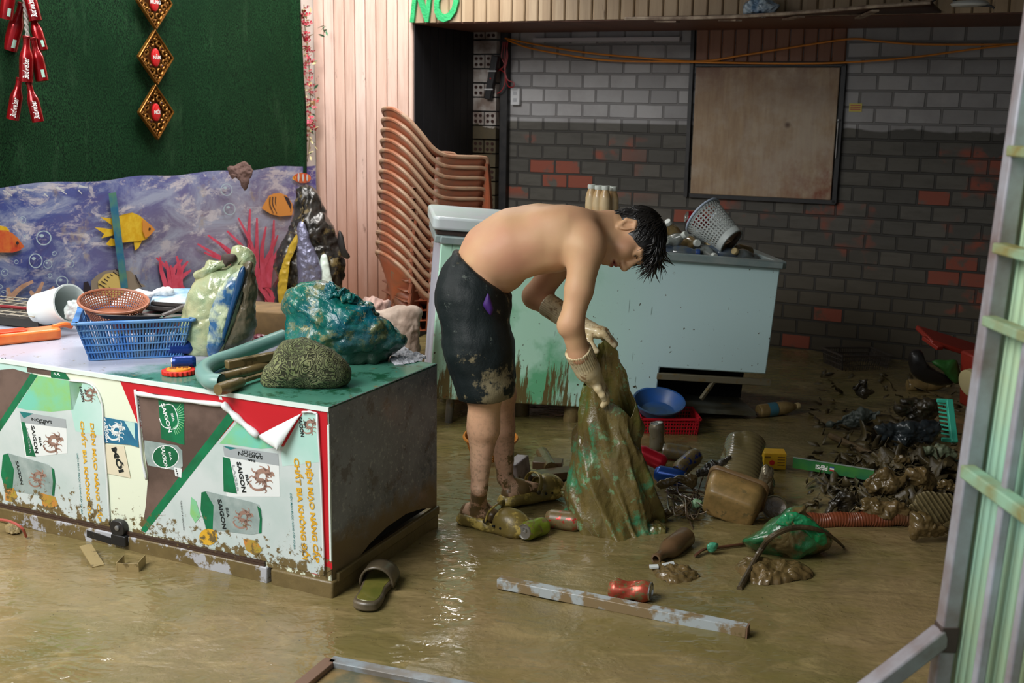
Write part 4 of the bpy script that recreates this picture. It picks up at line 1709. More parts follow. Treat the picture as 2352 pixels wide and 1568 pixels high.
wtext('BIA', 701, 966, 703, 982, 8, .0026, P_DARK, p2, .02)
wtext('DIỆN MẠO NÂNG CẤP', 708, 1057, 728, 1290, 20, .0026, P_GOLD, p2, .04)
wtext('CHẤT BIA KHÔNG ĐỔI', 681, 1051, 702, 1284, 20, .0026, P_GOLD, p2, .04)
wtext('DIỆN MẠO ĐƯỢC NÂNG CẤP TỪ BIA', 669, 1132, 678, 1260, 7, .0026, P_TEAL, p2, .01)
wtext('TẠI ĐẠI LÝ & CHỢ GẦN', 417, 1148, 424, 1216, 6, .0026, P_DARK, p2, .01)
wtext('Người dưới 18 tuổi không được uống rượu bia', 318, 902, 330, 1010, 5, .0026, P_WHITE, p2)
# torn edges curling off the sheet
mb = MB()
for pts, r0 in (([(318, 902), (400, 915), (515, 928)], .007), ([(516, 926), (548, 958), (596, 1000)], .010), ([(314, 893), (322, 960), (330, 1050), (340, 1100)], .004), ([(697, 945), (715, 944), (731, 948)], .003),
                ([(731, 948), (740, 1100), (748, 1320)], .003)):
    sp = spline([Vector(cf(x, y)) + Vector((0, -.006, 0)) for x, y in pts], 16)
    mb.tube(sp, [r0 * (1 + .2 * sin(k)) for k in range(17)], 8)
tag(room(mb, 'curled_edge', P_WHITE, p2, smooth=180), 'white rolled paper edge')
A_, B_, C_ = Vector(cf(594, 1000)), Vector(cf(695, 948)), Vector(cf(654, 1027))
mb = MB().grid(lambda a, b: tuple(A_.lerp(B_, a).lerp(C_, b) + Vector((0, -.004 - .045 * b * (1 - .5 * b) - .01 * sin(a * pi), 0))), 12, 10)
tag(room(mb, 'folded_flap', P_WHITE, p2, smooth=180, solid=.001), 'folded-over white paper flap')
mb = MB()
sp = spline([Vector(cf(x, y)) + Vector((0, -.003, 0)) for x, y in ((162, 873), (212, 882), (236, 925), (240, 1000), (248, 1100), (254, 1204))], 30)
mb.tube(sp, .003, 6)
tag(room(mb, 'curled_edge', P_WHITE, p1, smooth=180), 'white rolled paper edge')

# ============================================================ THINGS ON TOP OF THE COOLER
ZT = CZ + .001
# blue basket
BB = M('blue_plastic', S(62, 122, 196), .4, var=S(104, 148, 190), vscale=7, mud=.14, mscale=26)
bm_ = Matrix.Translation((-1.262, 3.742, ZT + .004)) @ Matrix.Rotation(radians(17), 4, 'Z')
r = thing('slotted_basket', 'blue plastic basket with slotted sides on the cooler top, full of kitchenware', 'basket')
r.matrix_world = bm_
basket_mesh(.355, .285, .125, .80, 5, .0105, .0048, .009).build('basket_body', BB, r)
rim_mesh(.36, .29, .125, .02, .009).build('rim', BB, r, bevel=.002)
# colander, trays and pans lying in it
TERRA = M('terracotta_plastic', S(176, 110, 82), .45, var=S(150, 92, 66), vscale=14, mud=.1)


def cone_wall(r0, r1, h, ex=1.0):
    return lambda a, b: ((r0 + (r1 - r0) * b) * cos(2 * pi * a) * ex, (r0 + (r1 - r0) * b) * sin(2 * pi * a), h * b)


r = thing('colander', 'round terracotta plastic colander tilted in the blue basket', 'colander', (-1.335, 3.745, ZT + .118), (radians(14), radians(4), .2))
mb = MB()
perf(mb, cone_wall(.07, .098, .055, 1.1), 64, 7, .22)
mb.lathe([(.0, 0), (.07, 0)], 40, sx=1.1, cap=False)
mb.build('colander_bowl', TERRA, r, solid=.0025)
MB().tube([(.101 * cos(2 * pi * k / 48) * 1.1, .101 * sin(2 * pi * k / 48), .056) for k in range(48)], .005, 6, closed=True).build('rim', TERRA, r)
DK = M('dark_tray', S(58, 54, 54), .4, var=S(84, 74, 70), vscale=10, mud=.2)
r = thing('oval_pan', 'dark oval pan resting on the front rim of the blue basket', 'pan', (-1.250, 3.655, ZT + .128), (radians(-5), radians(3), radians(15)))
mb = MB().lathe([(.0, .0), (.055, .0), (.07, .012), (.075, .013), (.0725, .0155), (.067, .014), (.053, .003), (.0, .003)], 36, sx=1.45, sy=.62, cap=False)
mb.build('pan_bowl', DK, r)
MB().tube(spline([(.1, .01, .012), (.14, .035, .028), (.17, .07, .042)], 10), .009, 8, flat=.4).build('handle', DK, r)
o = MB(Matrix.Translation((-1.150, 3.835, ZT + .128)) @ Euler((radians(-4), radians(6), radians(12))).to_matrix().to_4x4())
for k, (dx, w) in enumerate(((0, .19), (.004, .17))):
    o.rbox((dx, .02 * k, .014 * k), (w, .11, .006), .012)
    for sx in (-1, 1):
        o.bar((dx + sx * w / 2, -.055 + .02 * k, .004 + .014 * k), (dx + sx * w / 2, .055 + .02 * k, .004 + .014 * k), .006, .012)
    o.bar((dx - w / 2, -.055 + .02 * k, .006 + .014 * k), (dx + w / 2, -.055 + .02 * k, .006 + .014 * k), .006, .012)
tag(o.build('grey_tray', DK, None, bevel=.001), 'dark grey plastic trays stacked at the back right of the blue basket', 'tray')
tag(pillow('white_plastic_bag', px_at([(268, 690), (290, 672), (320, 666), (345, 668), (365, 664), (388, 662), (396, 672), (380, 684), (350, 690), (320, 696), (290, 706), (262, 706)], 3.93), .04,
           M('white_bag', S(226, 230, 232), .35, bump=.5, bscale=30), amp=.012, sc=18, cr=.02, crsc=18, seed=2), 'white plastic bag bunched behind the terracotta colander', 'bag')
tag(MB().box((-1.135, 3.93, ZT + .155), (.24, .16, .02), (radians(8), 0, radians(10))).build('blue_tray', M('pale_blue_tray', S(120, 168, 206), .4, var=S(210, 220, 224), vscale=10), None, bevel=.004),
    'pale blue tray sticking up at the rear of the basket', 'tray')
tag(MB().at(Matrix.Translation((-1.22, 3.80, ZT + .098)) @ Matrix.Rotation(radians(17), 4, 'Z')).rbox((0, 0, 0), (.27, .20, .05), .02).build('packed_tin', M('packed_red', S(156, 60, 66), .5, var=S(64, 120, 110), vscale=20), None),
    'red and green packing inside the blue basket, glimpsed through its slots', 'box')

# white pot lying on its side with a plastic bag in its mouth
r = thing('white_bucket', 'white plastic bucket lying on its side left of the blue basket', 'bucket')
ax = Vector((.82, -.50, .22)).normalized()
r.matrix_world = Matrix.Translation((-1.745, 4.135, ZT + .066)) @ ax.to_track_quat('Z', 'Y').to_matrix().to_4x4()
WP = M('white_plastic', S(216, 224, 220), .3, mud=.1, mscale=24)
MB().lathe([(.0, 0), (.054, 0), (.06, .006), (.068, .17), (.0725, .172), (.0725, .18), (.066, .18), (.058, .01), (.0, .008)], 32, cap=False).build('bucket_body', WP, r)
pb = pillow('clear_bag', px_at([(150, 700), (170, 688), (205, 682), (245, 680), (252, 690), (230, 700), (205, 712), (190, 730), (160, 738), (150, 720)], 4.02), .035,
            M('clear_film', S(214, 224, 222), .18, alpha=.75, bump=.5, bscale=40, mud=.08, mscale=40), amp=.008, sc=24, cr=.02, crsc=20)
tag(pb, 'clear plastic bag spilling from the mouth of the white bucket', 'bag')

# wire rack and orange case
r = thing('wire_rack', 'wire grill rack with a dark red rim at the far left of the cooler top', 'rack', (-1.92, 4.27, ZT + .05), (0, 0, radians(-20)))
mb = MB()
for k in range(9):
    mb.tube([(-.24 + .06 * k, -.14, 0), (-.24 + .06 * k, .15, .004)], .0022, 6)
for k in range(7):
    mb.tube([(-.25, -.14 + .048 * k, .003), (.25, -.14 + .048 * k, .003)], .0022, 6)
mb.build('wires', M('dull_wire', S(176, 168, 150), .4, metal=.4, mud=.2, mscale=40), r)
MB().tube([(-.26, -.05, .008), (.27, -.06, .014)], .006, 8).build('rim', M('red_rim', S(122, 26, 34), .4), r)
MB().box((0, .02, -.03), (.48, .27, .03)).build('drip_tray', M('rack_tray', S(44, 42, 38), .6, mud=.3), r)
r = thing('orange_case', 'long orange plastic case at the left end of the cooler top', 'case', (-1.725, 3.86, ZT + .020), (0, 0, radians(38)))
OR = M('orange_plastic', S(232, 96, 32), .32, var=S(240, 128, 60), vscale=12, mud=.06)
MB().rbox((0, 0, 0), (.30, .085, .038), .02).build('case_body', OR, r, bevel=.008)
MB().rbox((-.04, 0, .021), (.16, .06, .006), .015).build('case_lid', M('orange_red', S(226, 78, 40), .35), r, bevel=.002)
MB().tube(spline([(.13, 0, .018), (.17, .01, .022), (.2, .02, .012)], 8), .010, 8).build('handle', OR, r)

# clear bag bundle
r = thing('clear_bag_bundle', 'upright clear plastic bag bundling a cream, blue and muddy box beside the basket', 'bag')
CLR = M('yellowed_film', S(190, 184, 140), .16, var=S(150, 168, 130), vscale=7, mud=.22, mscale=8, bump=.7, bscale=22, coat=.5, mudcol=S(150, 124, 84))
BLUEP = M('blue_white_print', S(196, 206, 170), .2, var=S(40, 92, 140), vscale=9, mud=.1, bump=.4, bscale=24, coat=.4, vw=.06)
pillow('bag_body', px_at([(430, 838), (412, 800), (414, 770), (412, 735), (424, 700), (440, 668), (458, 640), (484, 622), (520, 612), (560, 600), (580, 640), (586, 690), (584, 740), (572, 786), (540, 812), (490, 832), (460, 842)], 3.74), .085, CLR, r,
       amp=.010, sc=9, cr=.022, crsc=8, seed=3, zmin=ZT)
pillow('print_panel', px_at([(520, 640), (548, 620), (556, 640), (540, 700), (520, 770), (500, 815), (478, 815), (474, 760), (490, 690)], 3.670), .03, BLUEP, r, amp=.004, sc=20, cr=.010, crsc=14)
pillow('blue_stripe', px_at([(548, 625), (562, 612), (562, 640), (540, 710), (516, 780), (508, 775), (524, 710)], 3.652), .018, M('navy_film', S(16, 62, 104), .22, coat=.4), r)
pillow('muddy_side', px_at([(560, 610), (578, 600), (588, 650), (588, 720), (576, 780), (545, 808), (510, 815), (516, 790), (545, 710), (562, 650)], 3.70), .06, M('muddy_film', S(104, 94, 74), .3, var=S(84, 76, 58), vscale=8, bump=.4, bscale=30, mud=.3), r, amp=.008, sc=14, cr=.016, crsc=10)
pillow('bag_mouth', px_at([(530, 620), (528, 580), (540, 564), (568, 568), (586, 590), (586, 620), (568, 618), (545, 612)], 3.74), .035, CLR, r, amp=.006, sc=12, cr=.008, crsc=12, seed=8)
pillow('bag_collar', px_at([(452, 640), (446, 628), (470, 614), (478, 596), (510, 596), (524, 588), (530, 606), (500, 620), (476, 640)], 3.72), .025, CLR, r, amp=.006, sc=12, cr=.008, crsc=12, seed=5)
pillow('dark_content', px_at([(508, 600), (512, 584), (540, 584), (544, 598), (530, 606), (514, 614)], 3.715), .02, M('dark_lump', S(64, 50, 44), .7), r)
for k, (x, y, lab) in enumerate(((412, 790, 'dark blue can half tucked under the clear bag bundle, upper one'), (420, 824, 'dark blue can lying below the clear bag bundle, by the basket corner'))):
    can('blue_tin', lab, fl(x + 30, y + 6, ZT + .03) + Vector((0, 0, 0)), (-1, -.25, 0), S(22, 56, 130), seed=20 + k, mud=.12, scale=.62 if k else .7, cat='can')

# red and orange bottle-cap shaped opener
r = thing('cap_opener', 'red and orange crown-cap shaped disc lying on the cooler top', 'opener', fl(411, 858, ZT + .001), (0, 0, .2))
mb = MB()
n = 42
prof = []
for k in range(n):
    a = 2 * pi * k / n
    rr = .049 + (.004 if k % 2 else -.001)
    prof.append((rr * cos(a), rr * sin(a) * .9))
mb.prism(prof, 0, .014)
mb.build('red_rim', M('cap_red_plastic', S(214, 44, 30), .4), r, bevel=.002)
MB().lathe([(.038, .013), (.036, .018), (.0, .019)], 28, sy=.9).build('orange_face', M('cap_orange', S(232, 150, 32), .4), r)
tm = text_mesh('GIÒN', .022, bold=.001)
MB().mesh(tm, Matrix.Translation((0, 0, .0196))).build('lettering', M('cap_ink', S(140, 60, 20), .5), r)

# pipes and bars
GP = M('grey_green_pvc', S(116, 156, 148), .35, mud=.12, mscale=30)
r = thing('elbow_pipe', 'grey green plastic pipe with an elbow end on the cooler top', 'pipe')
e = fl(506, 885, ZT + .028)
sp = spline([fl(508, 878, ZT + .027), fl(482, 874, ZT + .027), fl(467, 854, ZT + .027), fl(486, 836, ZT + .03), fl(515, 824, ZT + .034)], 18)
mb = MB().tube(sp, .0255, 18, cap=False)
mb.tube(sp[::-1], .0225, 18, cap=False)
mb.build('elbow', GP, r)
p0_, p1_ = fl(515, 824, ZT + .034), fl(650, 772, ZT + .062)
MB().tube([sp[-1], p0_.lerp(p1_, .25), p1_], [.025, .0235, .0235], 18).build('pipe_length', GP, r)
MUDMETAL = M('muddy_metal', S(96, 84, 56), .25, metal=.3, mud=.6, mscale=14, coat=.4)
o = MB().bar(fl(520, 838, ZT + .045), fl(640, 815, ZT + .05), .026, .026)
tag(o.build('square_tube', MUDMETAL, None, bevel=.003), 'muddy square metal tube lying over the round muddy rod', 'tube')
o = MB().tube([fl(505, 868, ZT + .021), fl(560, 855, ZT + .021), fl(650, 830, ZT + .021)], .0165, 14)
tag(o.build('round_tube', MUDMETAL, None), 'muddy round rod lying between the elbow pipe and the coral', 'tube')
r = thing('tool_handle', 'muddy wooden tool handle with cylindrical grip lying over the front edge', 'tool')
mb = MB().tube(spline([fl(500, 895, ZT + .018), fl(530, 886, ZT + .018), fl(556, 876, ZT + .018)], 8), [.017, .0185, .0195, .0195, .019, .0185, .018, .016, .013], 14)
mb.build('grip', MUDDYD, r)
MB().bar(fl(552, 876, ZT + .016), fl(640, 848, ZT + .016), .016, .010).build('shaft', MUDMETAL, r)

# brain coral
t = NT('brain_coral')
wv = t.n('ShaderNodeTexVoronoi', feature='DISTANCE_TO_EDGE')
nz = t.n('ShaderNodeTexNoise')
nz.inputs['Scale'].default_value = 9
nz.inputs['Detail'].default_value = 3
t.set(nz.inputs['Vector'], t.obj)
g = t.n('ShaderNodeTexNoise')
g.inputs['Scale'].default_value = 25
g.inputs['Detail'].default_value = 1.5
g.inputs['Distortion'].default_value = 1.4
t.set(g.inputs['Vector'], t.obj)
saw = t.math('ABSOLUTE', t.math('SUBTRACT', t.math('FRACT', t.math('MULTIPLY', g.outputs['Fac'], 11)), .5))
rid = t.step(saw, .12, .34)
base = t.mix(t.step(nz.outputs['Fac'], .4, .6), S(156, 156, 112), S(122, 128, 84))
base = t.mix(t.math('MULTIPLY', t.step(t.noise(4), .5, .6), .6), base, S(84, 100, 58))
c = t.mix(rid, S(52, 52, 32), base)
t.bump(rid, .8, .006)
BRAIN = t.out(c, .8)
o = pillow('brain_coral', px_at([(598, 880), (600, 850), (620, 828), (634, 798), (660, 780), (700, 774), (740, 786), (770, 806), (795, 830), (803, 858), (798, 884), (770, 898), (720, 903), (660, 902), (618, 900)], 3.32), .085, BRAIN,
           amp=.008, sc=14, seed=6, p=2.6, zmin=ZT)
tag(o, 'grey green lump of brain coral at the near corner of the cooler top', 'coral')

# teal plastic bag
t = NT('teal_film')
n1 = t.noise(8, 6, .65)
c = t.mix(t.step(n1, .38, .6), S(8, 84, 100), S(20, 112, 96))
c = t.mix(t.step(t.noise(11, 7, .75), .52, .60), c, S(118, 122, 80))
c = t.mix(t.math('MULTIPLY', t.step(t.noise(46, 5, .75), .6, .66), .8), c, S(186, 184, 140))
x, y, z = t.sep(t.pos())
c = t.mix(t.math('MULTIPLY', t.step(x, -.62, -.5), t.step(z, .72, .60)), c, S(52, 74, 62))
cre = t.voro(16, t.scaled(t.obj, (1, 1, 1), rot=(.3, .4, .2)), 'DISTANCE_TO_EDGE')
t.bump(t.math('ADD', t.math('MULTIPLY', cre, 1.2), t.noise(30, 4)), .6, .012)
TEALF = t.out(c, .26, Coat_Weight=.1)
r = thing('teal_bag', 'knotted teal plastic bag smeared with mud behind the brain coral', 'bag')
pillow('bag_body', px_at([(660, 800), (650, 740), (652, 690), (672, 662), (712, 652), (760, 660), (800, 684), (850, 704), (872, 722), (905, 742), (925, 770), (932, 790), (905, 812), (870, 836), (820, 848), (770, 830), (720, 815)], 3.66), .125, TEALF, r,
       amp=.014, sc=9, cr=.06, crsc=7, seed=12, zmin=ZT)
pillow('bag_knot', px_at([(742, 668), (756, 652), (768, 650), (774, 664), (790, 662), (800, 672), (812, 684), (796, 692), (770, 684), (752, 684)], 3.60), .03, TEALF, r, amp=.012, sc=30, cr=.03, crsc=20, seed=2)
pillow('bag_tail', px_at([(800, 690), (815, 676), (840, 690), (862, 706), (868, 722), (840, 716), (815, 706)], 3.62), .025, TEALF, r, amp=.010, sc=30, cr=.02, crsc=20, seed=4)

o = pillow('crumpled_paper', px_fl([(895, 828), (905, 810), (925, 800), (950, 812), (975, 818), (972, 826), (940, 834), (912, 836)], ZT + .002), .012, M('white_paper', S(206, 208, 216), .5, bump=.9, bscale=70, mud=.15, mscale=30), nrm=(0, 0, 1), back=.1, amp=.008, sc=40, cr=.012, crsc=30, zmin=ZT)
tag(o, 'crumpled white paper at the back right corner of the cooler top', 'paper')
o = pillow('shiny_wrapper', px_at([(582, 800), (588, 772), (620, 768), (655, 764), (664, 772), (640, 782), (622, 792), (600, 802)], 3.93), .02, M('black_wrapper', S(34, 26, 34), .18, var=S(150, 30, 60), vscale=10, coat=.6, bump=.5, bscale=50), amp=.008, sc=30, cr=.015, crsc=24)
tag(o, 'shiny black and pink wrapper between the clear bag bundle and the teal bag', 'wrapper')
# behind the cooler
CARD = M('wet_cardboard', S(132, 104, 66), .8, var=S(104, 82, 52), vscale=8, mud=.2)
o = MB(Matrix.Translation((-.93, 4.33, .31)) @ Matrix.Rotation(radians(-15), 4, 'Z')).box((0, 0, 0), (.26, .20, .62))
tag(o.build('cardboard_box', CARD, None, bevel=.006), 'brown cardboard box standing behind the cooler beside the clear bag bundle', 'box')
o = pillow('crumpled_packaging', px_at([(586, 716), (592, 704), (630, 708), (655, 716), (668, 740), (666, 762), (640, 740), (610, 728)], 4.50), .05, M('red_white_print', S(206, 188, 176), .5, var=S(160, 44, 36), vscale=10, bump=.5), amp=.012, sc=20, cr=.02, crsc=16)
tag(o, 'crumpled red and white packaging lying behind the cardboard box', 'packaging')
o = pillow('beige_tarp', px_at([(850, 714), (880, 706), (920, 708), (958, 712), (966, 740), (962, 820), (966, 900), (960, 990), (900, 992), (850, 985), (845, 880), (855, 790)], 4.72), .07, M('tarp_beige', S(188, 168, 152), .7, var=S(148, 126, 110), vscale=6, bump=.3, mud=.15), amp=.02, sc=10, cr=.03, crsc=9)
tag(o, 'beige tarp bundled between the teal bag and the freezer', 'tarp')
o = pillow('pink_cloth', px_at([(815, 730), (828, 692), (850, 678), (880, 684), (896, 698), (900, 760), (900, 860), (890, 950), (840, 955), (815, 940), (810, 830)], 4.98), .05, M('dusty_cloth', S(196, 164, 152), .8, var=S(112, 74, 64), vscale=14), amp=.02, sc=16, cr=.03, crsc=14)
tag(o, 'pinkish cloth heap at the foot of the chair stack', 'cloth')
# ============================================================ THE CHEST FREEZER
fy, fr = radians(6.5), radians(4.2)
FX = Vector((cos(fy) * cos(fr), sin(fy) * cos(fr), -sin(fr)))
FY = Vector((-sin(fy), cos(fy), 0))
FZ = FX.cross(FY)
FO = at(985, 915, 4.85)
FMX = Matrix((FX, FY, FZ)).transposed().to_4x4()
FMX.translation = FO
FL, FD, FH = 1.515, .60, .705


def fz(x, y, z):
    return FMX @ Vector((x, y, z))


def fitem(mb, name, mats, parent, **kw):
    o = mb.build(name, mats, parent, **kw)
    return o


t = NT('freezer_front')
x, y, z = t.sep(t.obj)
c = t.mix(t.step(x, .45, 1.0), S(186, 234, 210), S(204, 236, 238))
c = t.mix(t.math('MULTIPLY', t.step(t.noise(3.2, 5, .6), .48, .62), t.step(t.math('ABSOLUTE', t.math('SUBTRACT', x, .42)), .38, .1)), c, S(108, 186, 140))
drip = t.noise(10, 6, .7, t.scaled(t.obj, (2.2, 1, .28)))
dm = t.math('ADD', drip, t.math('MULTIPLY', t.math('ADD', t.step(z, .30, .0), t.math('MULTIPLY', t.step(x, .5, .2), -.0)), .20))
dm = t.math('SUBTRACT', dm, t.math('MULTIPLY', t.step(x, .55, .95), .12))
c = t.mix(t.step(dm, .64, .69), c, S(104, 92, 56))
sp = t.noise(42, 3, .6)
c = t.mix(t.step(t.math('ADD', sp, t.math('MULTIPLY', t.step(z, .45, .1), .035)), .685, .70), c, S(70, 66, 46))
rust = t.math('MULTIPLY', t.step(t.noise(12, 6, .7), .54, .62), t.math('ADD', t.step(z, .10, .0), t.step(x, .09, .0)), )
c = t.mix(t.math('MULTIPLY', rust, .8), c, S(132, 88, 44))
scr = t.noise(3, 2, .5, t.scaled(t.obj, (14, 1, 1.2), rot=(0, .7, 0)))
c = t.mix(t.math('MULTIPLY', t.step(scr, .715, .725), .7), c, S(96, 130, 122))
FFRONT = t.out(c, .32)
FSIDE = M('freezer_side', S(196, 202, 216), .35, var=S(176, 184, 204), vscale=4, mud=.06, mscale=18, mudcol=S(120, 96, 60))
FRIM = M('freezer_rim', S(128, 146, 146), .4, var=S(150, 160, 158), vscale=9, mud=.15, mscale=24)
FLID = M('freezer_lid', S(184, 204, 198), .3, var=S(200, 204, 210), vscale=3, mud=.08, mscale=26, mudcol=S(130, 100, 66))
FINS = M('freezer_liner', S(96, 100, 92), .5, var=S(70, 66, 48), vscale=6, mud=.3)

r = thing('chest_freezer', 'mint white chest freezer tilted in the mud behind the bending person, smeared with dirt', 'freezer')
r.matrix_world = FMX
NX0, NZ = 1.02, .205
mb = MB()
fr_ = [(0, 0), (NX0 - .02, 0), (NX0, .012), (NX0, NZ), (FL, NZ), (FL, FH), (0, FH)]
n = len(fr_)
mb._add([(p[0], 0, p[1]) for p in fr_] + [(p[0], .02, p[1]) for p in fr_], [tuple(range(n)), tuple(range(2 * n - 1, n - 1, -1))] + [(i, n + i, n + (i + 1) % n, (i + 1) % n) for i in range(n)])
fitem(mb, 'front_panel', FFRONT, r, bevel=.006)
mb = MB().box((.008, FD / 2, FH / 2), (.016, FD - .02, FH))
mb.box((FL - .008, FD / 2, (FH + NZ) / 2), (.016, FD - .02, FH - NZ))
mb.box((FL / 2, FD - .008, FH / 2), (FL, .016, FH))
fitem(mb, 'side_panel', FSIDE, r, bevel=.004)
mb = MB().box((FL / 2, FD / 2, FH - .17), (FL - .04, FD - .04, .01))
mb.box((FL / 2, .03, FH - .085), (FL - .04, .02, .17))
mb.box((FL - .03, FD / 2, FH - .085), (.02, FD - .04, .17))
mb.box((.75, FD / 2, .01), (1.5, FD - .05, .02))
fitem(mb, 'liner', FINS, r)
mb = MB()
for a, b in (((-.004, .0, FH), (FL + .004, .0, FH)), ((FL, 0, FH), (FL, FD, FH)), ((FL, FD, FH), (0, FD, FH)), ((0, FD, FH), (0, 0, FH))):
    d = (Vector(b) - Vector(a)).normalized()
    mb.bar(a, b, .055, .034, up=(0, 0, 1))
tag(fitem(mb, 'top_rim', FRIM, r, bevel=.006), 'grey plastic top rim')
mb = MB().rbox((.36, .29, FH + .068), (.80, .60, .058), .03)
fitem(mb, 'lid', FLID, r, bevel=.012, bseg=3)
mb = MB().box((.36, .29, FH + .030), (.76, .56, .022))
tag(fitem(mb, 'lid_seal', M('lid_seal', S(54, 40, 34), .6, mud=.4, mscale=30, mudcol=S(120, 84, 62)), r), 'dark dirty rubber seal')
mb = MB().box((NX0 + .24, .30, NZ / 2 + .02), (.50, .03, NZ))  # flat panel, its black colour painted as shade in the open bay
tag(fitem(mb, 'motor_bay_shade', GAP_SHADE, r), 'black panel painted as the shade inside the motor bay')
mb = MB().bar((NX0 - .01, .01, .165), (FL + .03, .01, .165), .022, .03)
mb.bar((NX0 - .004, .01, .165), (NX0 - .03, .02, .075), .02, .02)
RAIL = M('muddy_rail', S(110, 104, 84), .5, mud=.45, mscale=20)
fitem(mb, 'base_rail', RAIL, r, bevel=.003)
fitem(MB().bar((NX0 + .26, .01, .155), (NX0 + .20, -.02, .075), .016, .016), 'strut', RAIL, r, bevel=.002)
for lx, ly, lz in ((.10, .06, -.125), (.10, FD - .08, -.125), (.92, .06, -.06), (.92, FD - .08, -.06)):
    fitem(MB().lathe([(.018, lz), (.018, 0)], 12, (lx, ly, 0)), 'leg', M('steel_leg', S(120, 118, 112), .4, .4, mud=.5), r)

# ------------------------------------------------------------ heaped in and on the freezer
BROWNW = M('bottle_muddy_water', S(150, 128, 84), .12, var=S(120, 98, 58), vscale=16, alpha=.9, coat=.6)
CLEARW = M('bottle_clear', S(150, 160, 160), .1, var=S(110, 112, 100), vscale=16, alpha=.72, coat=.8)
BLUEW = M('bottle_blue', S(70, 92, 124), .12, var=S(104, 110, 104), vscale=16, alpha=.85, coat=.8)
CAPW = M('cap_white', S(206, 212, 204), .4)
CAPB = M('cap_blue', S(40, 70, 130), .4)
CAPT = M('cap_tan', S(196, 176, 128), .4)
LABW = M('bottle_label', S(190, 200, 206), .45, var=S(110, 150, 176), vscale=30)
rb = random.Random(11)
spots = [  # x, y, z (freezer frame), axis, liquid, cap, label
    (1.05, 0.17, 0.745, (.5, -.7, .5), CLEARW, CAPW, LABW, 'clear bottle with a printed label right behind the bent head'),
    (1.10, 0.29, 0.765, (-.6, -.4, .7), BROWNW, CAPW, None, 'muddy bottle standing tallest against the white perforated basket'),
    (1.08, 0.13, 0.705, (.9, -.3, .1), BLUEW, CAPB, None, 'bluish bottle lying lowest behind the hanging fringe'),
    (1.14, 0.21, 0.745, (.2, -.95, .1), BROWNW, CAPW, None, 'muddy bottle with its white cap pointing at the camera near the head'),
    (1.18, 0.31, 0.745, (.8, -.5, .3), CLEARW, CAPW, None, 'clear bottle under the perforated basket rim'),
    (1.20, 0.15, 0.715, (.3, -.9, -.1), CLEARW, CAPW, None, 'clear bottle with big pale cap facing out below the perforated basket'),
    (1.26, 0.25, 0.735, (-.3, -.8, .2), BROWNW, CAPT, None, 'muddy bottle with tan cap below the middle of the perforated basket'),
    (1.29, 0.14, 0.715, (.95, -.2, .0), BLUEW, CAPB, None, 'bluish bottle lying along the freezer rim'),
    (1.36, 0.23, 0.725, (-.8, -.5, .1), BROWNW, CAPT, None, 'muddy bottle under the base of the perforated basket'),
    (1.40, 0.15, 0.705, (-.75, -.5, .3), CLEARW, CAPT, None, 'clear bottle with tan cap right of the perforated basket base'),
    (1.30, 0.41, 0.745, (.9, .1, .3), CLEARW, CAPB, LABW, 'labelled bottle lying behind the perforated basket base'),
    (1.32, 0.17, 0.700, (.95, .05, .05), BROWNW, CAPW, None, 'muddy bottle nearest the right corner of the freezer'),
    (1.00, 0.37, 0.725, (.6, .5, .3), BROWNW, CAPW, None, 'muddy bottle half hidden behind the hair'),
    (1.24, 0.49, 0.725, (.2, .6, .4), BROWNW, CAPW, None, 'muddy bottle at the back of the heap'),
    (1.10, 0.43, 0.725, (-.5, .3, .3), CLEARW, CAPB, None, 'clear bottle at the back left of the heap'),
    (0.97, 0.17, 0.705, (.3, -.6, .4), CLEARW, CAPW, None, 'clear bottle pressed against the lid edge behind the hair')]
for x, y, z, ax, lq, cp_, lb, text in spots:
    w = fz(x, y, z - .015)
    a = (FMX.to_3x3() @ Vector(ax)).normalized()
    b = pet_bottle(text, w - a * .12 + FZ * .022, a, lq, cp_, 1.0, 'bottles heaped in the freezer', lb, roll=rb.uniform(0, 6))

# white perforated basket on its side
LB = M('white_basket_plastic', S(188, 196, 194), .45, mud=.14, mscale=22)
base_c, rim_c = at(1681, 556, 5.12), at(1617, 499, 5.22)
ax = (rim_c - base_c).normalized()
r = thing('laundry_basket', 'white perforated round basket tipped over on the bottles in the freezer', 'basket')
r.matrix_world = Matrix.Translation(base_c) @ ax.to_track_quat('Z', 'Y').to_matrix().to_4x4() @ Matrix.Scale(.93, 4)
H = .205
mb = MB()
perf(mb, lambda a, b: ((.072 + .030 * b) * cos(2 * pi * a), (.072 + .030 * b) * sin(2 * pi * a), .03 + (H - .03) * b), 34, 11, .19, skip=(10,))
mb.lathe([(.066, 0), (.070, .004), (.073, .032)], 40, cap=False)
mb.build('basket_wall', LB, r, solid=.003)
MB().lathe([(.0, .004), (.066, .004)], 32, cap=False).build('basket_bottom', M('muddy_bottom', S(120, 96, 74), .6, mud=.5), r, solid=.003)
MB().tube([(.106 * cos(2 * pi * k / 48), .106 * sin(2 * pi * k / 48), H) for k in range(48)], .006, 8, closed=True).build('rim', M('rim_bluish', S(184, 200, 220), .4), r)
can('red_tin', 'red drink can poking out of the mouth of the white perforated basket', at(1628, 512, 5.26), (-.95, -.1, .25), S(150, 20, 30), seed=41, mud=.05, scale=.95)

